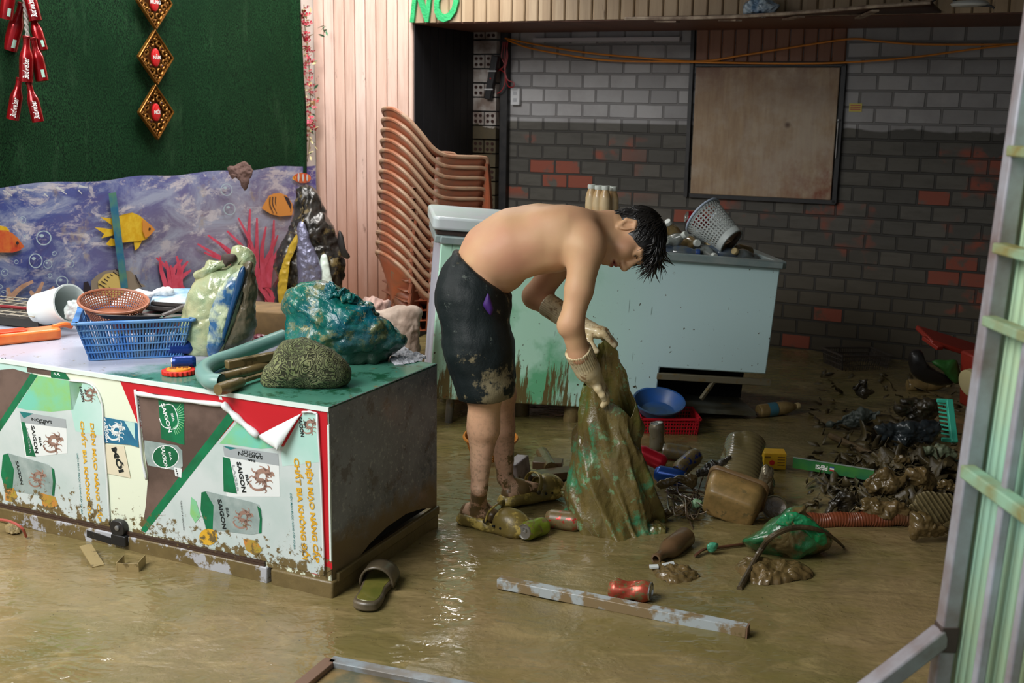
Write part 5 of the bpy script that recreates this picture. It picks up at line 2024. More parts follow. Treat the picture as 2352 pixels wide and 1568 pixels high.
# pack of cloudy yogurt bottles standing on the lid
MILK = M('cloudy_bottle', S(214, 190, 148), .3, var=S(190, 150, 96), vscale=12, coat=.3, mud=.22, mscale=14, mudcol=S(170, 122, 70))
for k, (px, py, Y, text) in enumerate(((1359, 424, 5.02, 'leftmost cloudy white-capped bottle standing on the freezer lid'),
                                       (1375, 426, 5.00, 'second from left of the cloudy bottles on the freezer lid'),
                                       (1391, 427, 4.98, 'tallest front cloudy bottle in the middle of the group on the freezer lid'),
                                       (1399, 427, 5.06, 'cloudy bottle half hidden at the back of the group on the lid'),
                                       (1409, 429, 5.02, 'rightmost cloudy bottle of the group on the freezer lid'))):
    top = at(px, py, Y)
    r = thing('yogurt_bottle', text, 'bottle', group='cloudy bottles on the freezer lid')
    r.location = (top.x, top.y, top.z - .185)
    MB().lathe([(.0, .0), (.024, .0), (.026, .006), (.026, .10), (.025, .115), (.0255, .13), (.021, .15), (.0155, .163), (.0145, .172)], 18).build('bottle_body', MILK, r)
    MB().lathe([(.0165, .168), (.0172, .171), (.0172, .183), (.0155, .186)], 16).build('bottle_cap', CAPW, r)

# ============================================================ STACK OF PLASTIC ARMCHAIRS
CHB = M('chair_brown', S(124, 84, 64), .45, var=S(160, 84, 54), vscale=7, mud=.34, mscale=10, mudcol=S(150, 122, 100), vw=.12)
CHR = M('chair_rim', S(166, 134, 108), .5, var=S(156, 98, 70), vscale=8, vw=.08, mud=.12)


def rim_path(n=44):
    half = [(.225, .215, .385), (.215, .225, .425), (.17, .23, .432), (.06, .232, .432), (-.02, .23, .44), (-.08, .225, .475), (-.13, .21, .535), (-.185, .18, .60), (-.225, .13, .640), (-.24, .06, .655)]
    full = half + [(x, -y, z) for x, y, z in half[::-1]]
    return spline(full, n)


def make_chair():
    t_ = thing('plastic_armchair', 'chair', 'chair')
    rp = rim_path()
    n = len(rp)
    mb = MB()
    # flat ribbon rim
    mb.tube(rp, .0105, 8)
    mb.build('rim', CHR, t_)
    i0, i1 = 9, n - 10
    mb = MB()

    def back(a, b):
        s = i0 + (i1 - i0) * a
        k = int(min(s, n - 2))
        p = rp[k].lerp(rp[k + 1], s - k)
        th = (a - .5) * 2
        q = Vector((-.175 + .10 * abs(th) ** 3 + .0, .185 * th, .275))
        r_ = p.lerp(q, b)
        r_.x += .02 * sin(pi * b) * (1 - th * th)
        return r_
    mb.grid(back, 26, 8)
    mb.build('backrest', CHB, t_, solid=.004)
    mb = MB().grid(lambda a, b: (-.18 + .40 * a, (-.19 + .38 * b) * (1 + .08 * a), .272 + .012 * a - .014 * sin(pi * b) * sin(pi * a) - .04 * max(0, a - .88) / .12), 12, 10)
    mb.build('seat', CHB, t_, solid=.005)
    for sy in (-1, 1):
        mb = MB().tube(spline([(.222, sy * .217, .40), (.232, sy * .222, .30), (.243, sy * .228, .15), (.252, sy * .235, .0)], 8), [.021, .021, .022, .022, .023, .024, .024, .024, .024], 8, flat=.55)
        mb.build('leg', CHB, t_)
        mb = MB().tube(spline([(-.10, sy * .16, .27), (-.12, sy * .17, .18), (-.14, sy * .18, .09), (-.155, sy * .185, .0)], 8), .020, 8, flat=.6)
        mb.build('leg', CHB, t_)
        mb = MB().grid(lambda a, b: (-.06 + .27 * a, sy * (.229 - .03 * b), .428 - .15 * b * (1 - .5 * a)), 8, 3)
        mb.build('side_panel', CHB, t_, solid=.004)
    return t_


ORD = ['topmost', 'second from top', 'third from top', 'fourth from top', 'fifth from top', 'sixth from top', 'seventh from top', 'eighth from top', 'ninth from top', 'tenth from top',
       'eleventh from top', 'fourth from bottom', 'third from bottom', 'second from bottom', 'lowest']
ch0 = make_chair()
NCH = 15
top_back = at(886, 252, 5.86)
for k in range(NCH):
    c_ = ch0 if k == 0 else dup(ch0)
    c_['label'] = '%s plastic armchair of the muddy brown stack by the boarded wall' % ORD[k]
    c_['group'] = 'stacked plastic armchairs'
    zz = top_back.z - .655 - .0525 * k
    c_.location = (top_back.x + .215 - .0028 * k, top_back.y + .10, zz)
    c_.rotation_euler = (0, radians(1.5), radians(24))
    if zz < -.1:
        pass
tag(pillow('pink_cushion', px_at([(985, 408), (1000, 390), (1030, 383), (1062, 398), (1070, 410), (1030, 416)], 5.95), .05, M('cushion_pink', S(196, 128, 120), .7), amp=.006, sc=20), 'pink cushion wedged between the arms of the stacked chairs', 'cushion')
# ============================================================ THE PERSON
MY = 3.70
t = NT('skin')
n1 = t.noise(7, 4, .55)
c = t.mix(t.step(n1, .38, .62), S(222, 178, 134), S(216, 166, 128))
c = t.mix(t.math('MULTIPLY', t.step(t.noise(3, 3), .5, .66), .5), c, S(208, 140, 116))
z = t.sep(t.pos())[2]
shin = t.step(z, .50, .25)
c = t.mix(t.math('MULTIPLY', shin, .6), c, S(182, 150, 128))
c = t.mix(t.math('MULTIPLY', shin, t.math('MULTIPLY', t.step(t.noise(70, 4, .7), .5, .62), .5)), c, S(128, 106, 80))
fm = t.math('ADD', t.noise(15, 6, .68), t.math('SUBTRACT', t.math('MULTIPLY', t.step(z, .44, .06), .36), .18))
c = t.mix(t.step(fm, .62, .65), c, S(112, 90, 56))
ca = t.attr('tint')
c = t.mix(ca[2], c, S(150, 62, 62))
t.bump(t.noise(120, 3), .05, .002)
SKIN = t.out(c, t.math('SUBTRACT', .56, t.math('MULTIPLY', t.step(fm, .62, .65), .2)), Subsurface_Weight=.08)
SKIN.node_tree.nodes['Principled BSDF'].inputs['Subsurface Radius'].default_value = (.02, .008, .004)


def A(x, y, Y=MY):
    return at(x, y, Y)


man = thing('person', 'shirtless person in muddy black shorts bending over to stuff a wet sack', 'person', A(1120, 1190, 3.7))
man_inv = Matrix.Translation(man.location).inverted()


def own(o):
    """keep world coordinates while hanging the mesh under the person"""
    o.parent = man
    o.matrix_parent_inverse = man_inv
    return o


YW = (0, 1, 0)
# head frame
HS = .93
hf, hu = Vector((.12, -.58, -.80)), Vector((1.0, -.04, .06))
HR = rot_axes(hf, hu)
EAR = A(1441, 517, 3.625)
HO = EAR - HR @ (Vector((.074, -.012, -.004)) * HS)


CL = ((fl(1056, 1198), fl(1212, 1236)), (fl(1150, 1166), fl(1288, 1138)))


def hp(s, f, u):
    return HO + HR @ (Vector((s, f, u)) * HS)


HRn = np.array(HR)
def shape_body(B):
    # torso: waist to chest
    tor = [((1098, 640), .098, 1.42), ((1136, 584), .106, 1.40), ((1182, 558), .110, 1.42), ((1240, 546), .106, 1.50), ((1296, 543), .094, 1.72), ((1338, 545), .072, 2.1)]
    for (p, r0, f0), (q, r1, f1) in zip(tor[:-1], tor[1:]):
        B.cone(A(*p), A(*q), r0 * .97, r1 * .97, k=.035, flat=(YW, (f0 + f1) / 2))
    B.ell(A(1160, 640, 3.70), (.05, .10, .035), k=.04)                  # belly fold
    B.ell(A(1262, 586, 3.66), (.085, .10, .045), k=.04)                 # rib cage side
    B.ell(A(1180, 600, 3.60), (.07, .03, .05), k=.05)
    B.ell(A(1300, 506, 3.60), (.08, .05, .035), k=.06)                  # near shoulder blade
    B.ell(A(1300, 504, 3.82), (.08, .05, .035), k=.06)
    # neck
    B.cone(A(1345, 540), A(1412, 538, 3.69), .066, .056, k=.04)
    B.cone(A(1330, 520, 3.62), A(1400, 520, 3.67), .04, .04, k=.05)     # trapezius
    B.cone(A(1330, 520, 3.80), A(1400, 520, 3.72), .04, .04, k=.05)
    # near arm (his right)
    s_, e_, w_ = A(1347, 566, 3.55), A(1312, 742, 3.50), A(1331, 815, 3.53)
    B.ell(A(1346, 560, 3.56), (.062, .055, .068), k=.03)
    B.cone(A(1346, 575, 3.545), A(1330, 665, 3.52), .055, .043, k=.03)
    B.cone(A(1330, 665, 3.52), e_, .042, .037, k=.02)
    B.ell(A(1294, 752, 3.495), (.017, .02, .022), k=.02)
    B.cone(e_, w_, .0375, .0335, k=.02)
    B.cone(w_, A(1340, 830, 3.545), .031, .022, k=.02)
    # far arm (his left)
    s2, e2, w2 = A(1312, 572, 3.88), A(1229, 680, 3.92), A(1300, 725, 3.84)
    B.ell(A(1325, 556, 3.86), (.06, .05, .062), k=.04)
    B.cone(s2, e2, .050, .043, k=.03)
    B.cone(e2, w2, .043, .033, k=.018)
    B.cone(w2, A(1318, 738, 3.81), .030, .022, k=.02)
    # thighs (inside the shorts), knees and shins
    kn, an = A(1112, 905, 3.56), A(1101, 1120, 3.55)
    B.cone(A(1085, 690, 3.60), kn, .085, .060, k=.03)
    B.cone(kn, A(1114, 985, 3.565), .053, .050, k=.015)
    B.cone(A(1112, 985, 3.575), A(1104, 1062, 3.56), .048, .0345, k=.01)
    B.cone(A(1104, 1062, 3.56), an, .0345, .0275, k=.006)
    B.ell(A(1100, 975, 3.575), (.034, .042, .068), k=.03)               # calf
    kf, af = A(1148, 905, 3.83), A(1160, 1098, 3.86)
    B.cone(A(1090, 690, 3.82), kf, .085, .058, k=.03)
    B.cone(kf, A(1152, 985, 3.84), .052, .047, k=.015)
    B.cone(A(1152, 985, 3.84), A(1158, 1055, 3.855), .047, .034, k=.01)
    B.cone(A(1158, 1055, 3.855), af, .034, .0285, k=.006)
    # feet
    for c0_, c1_, ank in ((CL[0][0], CL[0][1], an), (CL[1][0], CL[1][1], af)):
        hee, toe = c0_.lerp(c1_, .14) + Vector((0, 0, .036)), c0_.lerp(c1_, .74) + Vector((0, 0, .036))
        d = (toe - hee).normalized()
        B.cone(ank, hee + d * .035 + Vector((0, 0, .02)), .0275, .028, k=.008)
        B.ell(hee + Vector((0, 0, .008)), (.031, .030, .033), k=.018)
        B.cone(hee + d * .05 + Vector((0, 0, .022)), toe, .031, .018, k=.03)
        B.ell(ank + Vector((0, -.022, -.008)), (.010, .010, .013), k=.014)   # ankle bone
    # head and face
    hc = lambda a, b, r1, r2, k=.012, op='add', flat=None: B.cone(hp(*a), hp(*b), r1 * HS, r2 * HS, k, op, flat)
    he = lambda c, r, k=.015, op='add': B.ell(hp(*c), tuple(np.array(r) * HS), HRn, k, op)
    he((0, -.010, .034), (.073, .092, .086), .02)
    he((0, .034, -.036), (.058, .060, .074), .03)
    he((0, .064, -.094), (.024, .022, .020), .025)
    for s in (-1, 1):
        he((s * .046, .012, -.068), (.018, .03, .024), .03)
        he((s * .040, .060, -.022), (.026, .024, .026), .025)
        he((s * .030, .099, .011), (.016, .014, .0085), .010, 'sub')
        he((s * .030, .0765, .011), (.0165, .0135, .0120), .006)
        he((s * .031, .094, .0102), (.0125, .010, .0040), .0025, 'sub')
        he((s * .0115, .101, -.036), (.0085, .011, .0085), .008)
        he((s * .075, -.014, -.004), (.007, .021, .033), .008)
        he((s * .080, -.010, -.002), (.006, .011, .020), .006, 'sub')
        hc((s * .080, -.032, -.004), (s * .078, -.02, .026), .0048, .0048, .006)
        hc((s * .078, -.02, .026), (s * .076, .004, .018), .0048, .004, .006)
        hc((s * .080, -.032, -.004), (s * .074, -.010, -.036), .0045, .006, .006)
        hc((s * .014, .089, .030), (s * .042, .076, .031), .009, .008, .014)
    hc((0, .088, .016), (0, .112, -.028), .008, .0115, .012)
    he((0, .110, -.032), (.011, .010, .009), .008)
    hc((-.016, .088, -.056), (.016, .088, -.056), .0075, .0075, .008)
    hc((0, .094, -.055), (0, .095, -.056), .007, .007, .008)
    hc((-.014, .086, -.071), (.014, .086, -.071), .0085, .0085, .008)
    hc((-.022, .090, -.0635), (.022, .090, -.0635), .0032, .0032, .004, 'sub')
    for s in (-1, 1):
        B.ell(hp(s * .006, .112, -.041), (.0032,) * 3, None, .003, 'sub')



NECK_X = A(1397, 545).x
B1 = Field((-.36, 3.38, -.02), (NECK_X + .02, 4.10, 1.12), .0048)
shape_body(B1)
B2 = Field((NECK_X - .02, 3.50, .82), (.56, 3.90, 1.12), .0022)
shape_body(B2)
V1, Q1 = B1.nets()
V2, Q2 = B2.nets()


def relax(V, Q, it):
    for _ in range(it):
        acc = np.zeros_like(V)
        c = np.zeros(len(V))
        for i in range(4):
            a, b = Q[:, i], Q[:, (i + 1) % 4]
            np.add.at(acc, a, V[b])
            np.add.at(c, a, 1)
            np.add.at(acc, b, V[a])
            np.add.at(c, b, 1)
        V = .5 * V + .5 * acc / np.maximum(c, 1)[:, None]
    return V


V1, V2 = relax(V1, Q1, 2), relax(V2, Q2, 2)
Q1 = Q1[V1[Q1][:, :, 0].mean(1) < NECK_X]
Q2 = Q2[V2[Q2][:, :, 0].mean(1) >= NECK_X - .0035]
Vb = np.concatenate([V1, V2])
Qb = np.concatenate([Q1, Q2 + len(V1)])
used = np.zeros(len(Vb), bool)
used[Qb.ravel()] = True
remap = np.cumsum(used) - 1
Vb, Qb = Vb[used], remap[Qb]
me_b = bpy.data.meshes.new('body')
me_b.from_pydata(Vb.tolist(), [], Qb.tolist())
me_b.materials.append(SKIN)
me_b.shade_smooth()
me_b.update()
body = bpy.data.objects.new('body', me_b)
COL.objects.link(body)
own(body)
# lips carry their own tint
lay = body.data.attributes.new('tint', 'FLOAT', 'POINT')
co = np.empty(len(body.data.vertices) * 3)
body.data.vertices.foreach_get('co', co)
co = co.reshape(-1, 3)
loc = (co - np.array(HO)) @ HRn / HS
d = np.abs(loc[:, 0]) / .025
k = ((loc[:, 2] < -.049) & (loc[:, 2] > -.081) & (loc[:, 1] > .082) & (d < 1)).astype(float)
edge = 1 - np.clip(((loc[:, 2] + .065) / .015) ** 2 + d ** 2, 0, 1) ** 2
flush = np.exp(-(((loc - np.array([.05, .055, -.03])) / .03) ** 2).sum(1)) * .35
lay.data.foreach_set('value', np.clip(k * edge * .9 + flush, 0, 1).astype(np.float32))

EYEW = M('eye_white', S(214, 206, 200), .2, coat=.8)
EYED = M('eye_dark', S(24, 16, 14), .1, coat=1)
LASH = M('lash', S(20, 16, 16), .6)
HAIR = M('black_hair', S(17, 15, 15), .42, var=S(30, 27, 25), vscale=30, spec=.6)
for s in (-1, 1):
    m = Matrix.Translation(hp(s * .0305, .0770, .0105)) @ HR.to_4x4() @ Matrix.Scale(HS, 4)
    e = own(MB(m).lathe([(.0115 * sin(pi * k / 12), -.0115 * cos(pi * k / 12)) for k in range(13)], 18, cap=False).build('eye', EYEW, None, smooth=180))
    m2 = m @ Matrix.Rotation(-pi / 2, 4, 'X')
    own(MB(m2).lathe([(.0062, .0098), (.0045, .0112), (.0, .0117)], 14, cap=False).build('iris', EYED, None, smooth=180))
    pts = [hp(s * (.017 + .027 * k / 8), .0905 - .008 * (k / 8) ** 2, .0125 + .0036 * sin(pi * k / 8)) for k in range(9)]
    own(MB().tube(pts, [.0008, .0014, .0018, .002, .002, .002, .0018, .0014, .0008], 6).build('eyelid', LASH, None))
    pts = [hp(s * (.012 + .036 * k / 8), .0985 - .016 * (k / 8) ** 1.6, .031 + .006 * sin(pi * k / 8 * .8)) for k in range(9)]
    own(MB().tube(pts, [.002, .0032, .0036, .0036, .0034, .003, .0026, .002, .001], 6, flat=.6).build('eyebrow', HAIR, None))

# hair: a cap with a swept mass of wet strands
Hf = Field(np.array(HO) - .2, np.array(HO) + .2, .004)
Hf.ell(hp(0, -.012, .040), tuple(np.array((.080, .099, .092)) * HS), HRn, 0)
Hf.ell(hp(0, -.050, -.008), tuple(np.array((.062, .050, .062)) * HS), HRn, .03)
Hf.ell(hp(0, .10, -.048), tuple(np.array((.105, .085, .082)) * HS), HRn, .012, 'sub')
Hf.ell(hp(0, .035, -.085), tuple(np.array((.12, .095, .075)) * HS), HRn, .012, 'sub')
for s in (-1, 1):
    Hf.ell(hp(s * .085, -.012, -.004), tuple(np.array((.03, .026, .038)) * HS), HRn, .01, 'sub')
Hf.warp(.0005, 60, 3)
hair = own(Hf.build('hair', HAIR, None, smooth_it=1))
rs = random.Random(5)
mb = MB()
whorl = Vector((.01, -.055, .10))


def surf(v):
    """push a head-frame point onto the hair shell"""
    d = Vector((v.x / .082, (v.y + .012) / .101, (v.z - .040) / .094))
    d.normalize()
    return Vector((d.x * .082, d.y * .101 - .012, d.z * .094 + .040))


for k in range(420):
    a = rs.uniform(0, 2 * pi)
    st = surf(whorl + Vector((cos(a) * rs.uniform(0, .085), sin(a) * rs.uniform(0, .085), -rs.uniform(0, .05))))
    dirn = Vector((st.x - whorl.x, st.y - whorl.y, 0))
    dirn.normalize()
    dirn += Vector((rs.gauss(0, .25), rs.gauss(0, .25), rs.gauss(0, .15)))
    p = st
    pts = []
    fringe = st.y > -.01
    L = rs.randint(5, 8) if not fringe else rs.randint(6, 9)
    for j in range(L):
        lift = 1.0 + rs.uniform(.0, .02) + .004 * j * (1 if st.y < -.02 else .3)
        q = surf(p)
        qq = Vector((q.x * lift, (q.y + .012) * lift - .012, (q.z - .04) * lift + .04))
        # stop before the face
        if qq.z < .018 and qq.y > .03:
            break
        if qq.z < -.02 and qq.y > -.05 or qq.z < -.055:
            break
        pts.append(hp(qq.x, qq.y, qq.z))
        p = q + dirn * .014 + Vector((0, 0, -.006))
    if len(pts) >= 3:
        n = len(pts)
        mb.tube(pts, [.0028 * (1 - (j / (n - 1)) ** 2 * .85) for j in range(n)], 5)
for k in range(90):                      # hair swept forward over the temples
    sd = rs.choice((-1, 1))
    st = Vector((sd * .076, rs.uniform(.0, .05), rs.uniform(.028, .075)))
    st = surf(st)
    pts = []
    dv = Vector((0, .55, -.55 + rs.gauss(0, .2)))
    for j in range(6):
        q = surf(st + dv * .0085 * j) if j < 5 else q + dv * .007
        pts.append(hp(q.x * 1.02, (q.y + .012) * 1.02 - .012, (q.z - .04) * 1.02 + .04))
    mb.tube(pts, [.0028 * (1 - (j / 5) ** 2 * .88) for j in range(6)], 5)
for k in range(170):                     # short hair down the nape and behind the ears
    a = rs.uniform(-1.5, 1.5)
    u0 = rs.uniform(-.005, .06)
    pts = []
    for j in range(6):
        u = u0 - .011 * j
        rr = 1.015 + .004 * j
        q = Vector((.074 * sin(a) * rr, -.030 - .078 * cos(a) * rr * (1 - .12 * max(0, -u / .05)), u))
        if abs(q.x) > .055 and q.y > -.05 and u < .02:
            break
        pts.append(hp(q.x + rs.gauss(0, .002), q.y, q.z))
    if len(pts) > 2:
        mb.tube(pts, [.0026 * (1 - (j / (len(pts) - 1)) ** 2 * .85) for j in range(len(pts))], 5)
own(mb.build('hair_strands', HAIR, None, smooth=180))
mb = MB()
for k in range(150):                     # wet fringe hanging straight down from the forehead
    s = rs.uniform(-.066, .070)
    f = rs.uniform(.035, .085) - abs(s) * .35
    u = .092 + rs.uniform(-.020, .035) - max(0, f - .06) * .6
    st = surf(Vector((s, f, u)))
    p0h = hp(st.x, st.y, st.z)
    n = 8
    ln = rs.uniform(.035, .075) if rs.random() < .75 else rs.uniform(.07, .10)
    sw = Vector((rs.gauss(-.16, .17), rs.gauss(-.02, .10), -1)).normalized()
    fw = HR @ Vector((rs.gauss(0, .2), .85, -.15 + rs.gauss(0, .2)))
    cur = rs.gauss(-.018, .030)
    pts = []
    for j in range(n + 1):
        q = j / n
        pts.append(p0h + fw * (.018 * sin(pi * min(q * 1.5, 1))) + sw * ln * q + Vector((cur * q * q, cur * .4 * q * q, 0)))
    w = rs.uniform(.0024, .0050)
    mb.tube(pts, [w * (1 - .9 * (j / n) ** 1.5) for j in range(n + 1)], 5)
own(mb.build('fringe', HAIR, None, smooth=180))

# ------------------------------------------------------------ shorts
t = NT('wet_black_cloth')
x, y, z = t.sep(t.pos())
c = t.mix(t.noise(9, 5), S(10, 20, 21), S(20, 31, 32))
mz = t.noise(8, 7, .7)
low = t.math('MULTIPLY', t.step(z, .68, .45), t.step(x, -.20, -.03))
c = t.mix(t.step(t.math('ADD', mz, t.math('MULTIPLY', low, .14)), .60, .66), c, S(126, 116, 88))
c = t.mix(t.math('MULTIPLY', t.step(t.noise(26, 6, .75), .62, .68), .6), c, S(104, 112, 104))
t.bump(t.math('ADD', t.noise(14, 5, .6, t.scaled(t.obj, (1, 1, .5))), t.math('MULTIPLY', t.noise(220, 2), .1)), .5, .012)
CLOTH = t.out(c, .6, Specular_IOR_Level=.35)
Sf = Field((-.34, 3.42, .35), (.12, 4.02, 1.0), .005)
Sf.cone(A(1106, 628), A(1083, 690), .108, .104, k=.03, flat=(YW, 1.45))
Sf.cone(A(1082, 690, 3.60), A(1100, 800, 3.575), .108, .108, k=.03)
Sf.cone(A(1100, 800, 3.575), A(1114, 880, 3.565), .108, .100, k=.03)
Sf.cone(A(1088, 690, 3.81), A(1108, 800, 3.82), .104, .106, k=.03)
Sf.cone(A(1108, 800, 3.82), A(1126, 880, 3.83), .104, .094, k=.03)
Sf.ell(A(1058, 670, 3.64), (.075, .10, .12), k=.04)
Sf.ell(A(1062, 670, 3.78), (.075, .10, .12), k=.04)
Sf.ell(A(1140, 700, 3.70), (.05, .13, .07), k=.04)
# waist cut along the line from the back (1050,575) to the belly (1165,668), hem cut level
n_w = Vector((A(1165, 668) - A(1050, 575)).normalized()).cross(Vector((0, 1, 0)))
if n_w.z < 0:
    n_w = -n_w
n_w.normalize()


def cut(F_, p, nrm, k=.004):
    ax = [F_.lo[i] + F_.h * np.arange(F_.n[i]) for i in range(3)]
    P = np.stack(np.meshgrid(*ax, indexing='ij'), -1)
    d = -((P - np.array(p)) @ np.array(nrm))
    F_._put((slice(None),) * 3, d.astype(np.float32), k, 'sub')


cut(Sf, A(1052, 574), n_w)
cut(Sf, A(1045, 917, 3.56), (.06, 0, -1))
Sf.warp(.0010, 34, 8)
shorts = own(Sf.build('shorts', CLOTH, None, smooth_it=1))
PURP = M('purple_lining', S(62, 24, 108), .6)
o = own(pillow('pocket_lining', px_at([(1122, 674), (1131, 700), (1133, 712), (1127, 724), (1116, 712), (1110, 700), (1114, 686)], 3.476), .012, PURP, None))
tag(o, 'purple pocket lining')
mb = MB()
wa = [A(1052, 574, 3.70) + n_w * -.004]
ctr = A(1108, 622)
du = (A(1165, 668) - A(1050, 575)) / 2
o = own(MB().tube([ctr + du * cos(a) * 1.0 + Vector((0, .158, 0)) * sin(a) - n_w * .012 for a in [2 * pi * k / 40 for k in range(40)]], .012, 8, closed=True, flat=.8).build('waistband', CLOTH, None))

# ------------------------------------------------------------ rubber gloves
t = NT('cream_rubber')
n1 = t.noise(16, 6, .7)
c = t.mix(t.step(n1, .4, .6), S(238, 224, 186), S(222, 200, 152))
c = t.mix(t.math('MULTIPLY', t.step(t.noise(24, 6, .7), .56, .63), .8), c, S(140, 96, 50))
c = t.mix(t.math('MULTIPLY', t.step(t.noise(7, 5, .7), .62, .70), .6), c, S(130, 112, 58))
t.bump(t.noise(60, 3), .2, .003)
GLV = t.out(c, .32, Coat_Weight=.3)


def glove(name, cuff, wrist, palm, knuck, fingers, thumb, rc, fl_dir):
    pts = [cuff, wrist, palm, knuck] + [q for f in fingers for q in f] + list(thumb)
    lo = np.min([np.array(p) for p in pts], 0) - .07
    hi = np.max([np.array(p) for p in pts], 0) + .07
    G = Field(lo, hi, .0028)
    G.cone(cuff, wrist, rc, rc * .93, k=.01)
    G.cone(wrist, palm, rc * .93, .036, k=.015, flat=(fl_dir, .85))
    G.cone(palm, knuck, .037, .036, k=.012, flat=(fl_dir, .62))
    for f in fingers:
        rr = [.0125, .0115, .0105, .0095]
        for j in range(len(f) - 1):
            G.cone(f[j], f[j + 1], rr[j], rr[j + 1], k=.005)
    for j in range(len(thumb) - 1):
        G.cone(thumb[j], thumb[j + 1], (.016, .0135, .011)[j], (.0135, .011, .010)[j], k=.008)
    # hollow the open end of the cuff
    d = (cuff - wrist).normalized()
    cut(G, cuff + d * .0, d, .002)
    o = own(G.build(name, GLV, None, smooth_it=1))
    # ribbing on the cuff
    me = o.data
    ax_ = (wrist - cuff)
    L = ax_.length
    ax_.normalize()
    s1 = ax_.orthogonal().normalized()
    s2 = ax_.cross(s1)
    for v in me.vertices:
        rel = v.co - cuff
        h = rel.dot(ax_)
        if 0 < h < L * .75:
            a = atan2(rel.dot(s1), rel.dot(s2))
            rad = (rel - ax_ * h)
            if rad.length > .02:
                v.co += rad.normalized() * .0011 * sin(a * 34)
    me.update()
    return o


# near hand: pushing down inside the sack's mouth, fingers hooked over the rim
nc, nw, npm, nk = A(1327, 803, 3.53), A(1349, 848, 3.57), A(1364, 870, 3.605), A(1377, 886, 3.635)
ff = []
for k, (dy, dx) in enumerate(((-.030, 0), (-.010, .004), (.010, .003), (.028, -.004))):
    b = nk + Vector((dx, dy, 0))
    ff.append([b, b + Vector((.018, .004, -.026)), b + Vector((.022, .014, -.048 - .004 * (k in (1, 2)))), b + Vector((.012, .022, -.064 - .006 * (k in (1, 2))))])
th = [npm + Vector((-.004, -.022, .006)), npm + Vector((.012, -.036, -.022)), npm + Vector((.026, -.036, -.044)), npm + Vector((.034, -.028, -.060))]
glove('glove', nc, nw, npm, nk, ff, th, .0445, (.7, 0, .6))
# far hand: gripping the back of the rim, fingers hanging over
fc, fw, fpm, fk = A(1256, 698, 3.875), A(1322, 742, 3.80), A(1352, 757, 3.765), A(1376, 763, 3.74)
ff = []
for k, (dy, x2, y2, x3, y3) in enumerate(((-.034, 1398, 776, 1412, 793), (-.014, 1401, 772, 1414, 790), (.006, 1396, 772, 1408, 788), (.024, 1388, 774, 1396, 789))):
    b = fk + Vector((0, dy, 0))
    m_, e__ = A(x2 - 6, y2 - 4, b.y - .004), A(x3, y3, b.y - .006)
    ff.append([b, b.lerp(m_, .6) + Vector((0, 0, .005)), m_, e__])
th = [fpm + Vector((0, -.024, -.006)), A(1352, 780, 3.725), A(1360, 796, 3.71), A(1370, 806, 3.705)]
glove('glove', fc, fw, fpm, fk, ff, th, .041, (0, .35, 1))

# ------------------------------------------------------------ clogs
t = NT('clog_foam')
n1 = t.noise(40, 5, .7)
c = t.mix(t.step(n1, .45, .58), S(196, 172, 92), S(112, 98, 44))
c = t.mix(t.step(t.noise(9, 5, .65), .50, .56), c, S(116, 100, 52))
t.bump(n1, .25, .004)
CLOG = t.out(c, .35)


def clog(heel, toe, lift, strap_fwd):
    d = (toe - heel)
    L = d.length
    d.normalize()
    up = Vector((0, 0, 1))
    R = rot_axes(d, up)
    Rn = np.array(R)
    o_ = heel + Vector((0, 0, lift))
    P = lambda s, f, u: o_ + R @ Vector((s, f * L, u))
    C = Field(np.array(o_) - L * 1.15, np.array(o_) + L * 1.25 * np.array([1, 1, .6]), .0032)
    C.cone(P(0, .12, .016), P(0, .45, .016), .040, .040, k=.01, flat=(up, .5))
    C.cone(P(0, .45, .016), P(0, .80, .018), .042, .050, k=.02, flat=(up, .45))
    C.ell(P(0, .86, .03), (.048, .16 * L, .026), Rn, .02)
    C.ell(P(0, .74, .045), (.050, .26 * L, .044), Rn, .02)          # vamp
    C.ell(P(0, .30, .032), (.046, .30 * L, .022), Rn, .015)
    C.ell(P(0, .34, .062), (.034, .26 * L, .036), Rn, .008, 'sub')  # opening
    C.ell(P(0, .62, .048), (.036, .22 * L, .032), Rn, .006, 'sub')
    c_ = own(C.build('clog', CLOG, None, smooth_it=1))
    f0, u0, f1, u1 = (.50, .050, .56, .098) if strap_fwd else (.46, .045, .10, .078)
    mb = MB()
    pts = spline([P(-.047, .50, .045), P(-.045, f1 - .02, u1 * .8), P(-.022, f1 + .02, u1), P(.022, f1 + .02, u1), P(.045, f1 - .02, u1 * .8), P(.047, .50, .045)], 20)
    mb.tube(pts, .0085, 8, flat=.5)
    st = own(mb.build('strap', CLOG, None))
    for s in (-1, 1):
        m = Matrix.Translation(P(s * .048, .50, .046)) @ R.to_4x4() @ Matrix.Rotation(s * pi / 2, 4, 'Y')
        own(MB(m).lathe([(.008, -.003), (.008, .004), (.005, .006)], 12).build('rivet', M('clog_rivet', S(60, 52, 34), .5), None))
        for f, u in ((.62, .030), (.72, .028)):
            m = Matrix.Translation(P(s * .0495, f, u + .006)) @ R.to_4x4() @ Matrix.Rotation(s * pi / 2, 4, 'Y')
            own(MB(m).lathe([(.0045, -.004), (.0045, .0015)], 10).build('vent_shade_disc', M('vent_shade', S(16, 14, 10), .9), None))  # flat dark discs, coloured as the shade inside vent holes
    return c_


clog(CL[0][0], CL[0][1], .0, True)
clog(CL[1][0], CL[1][1], .004, True)
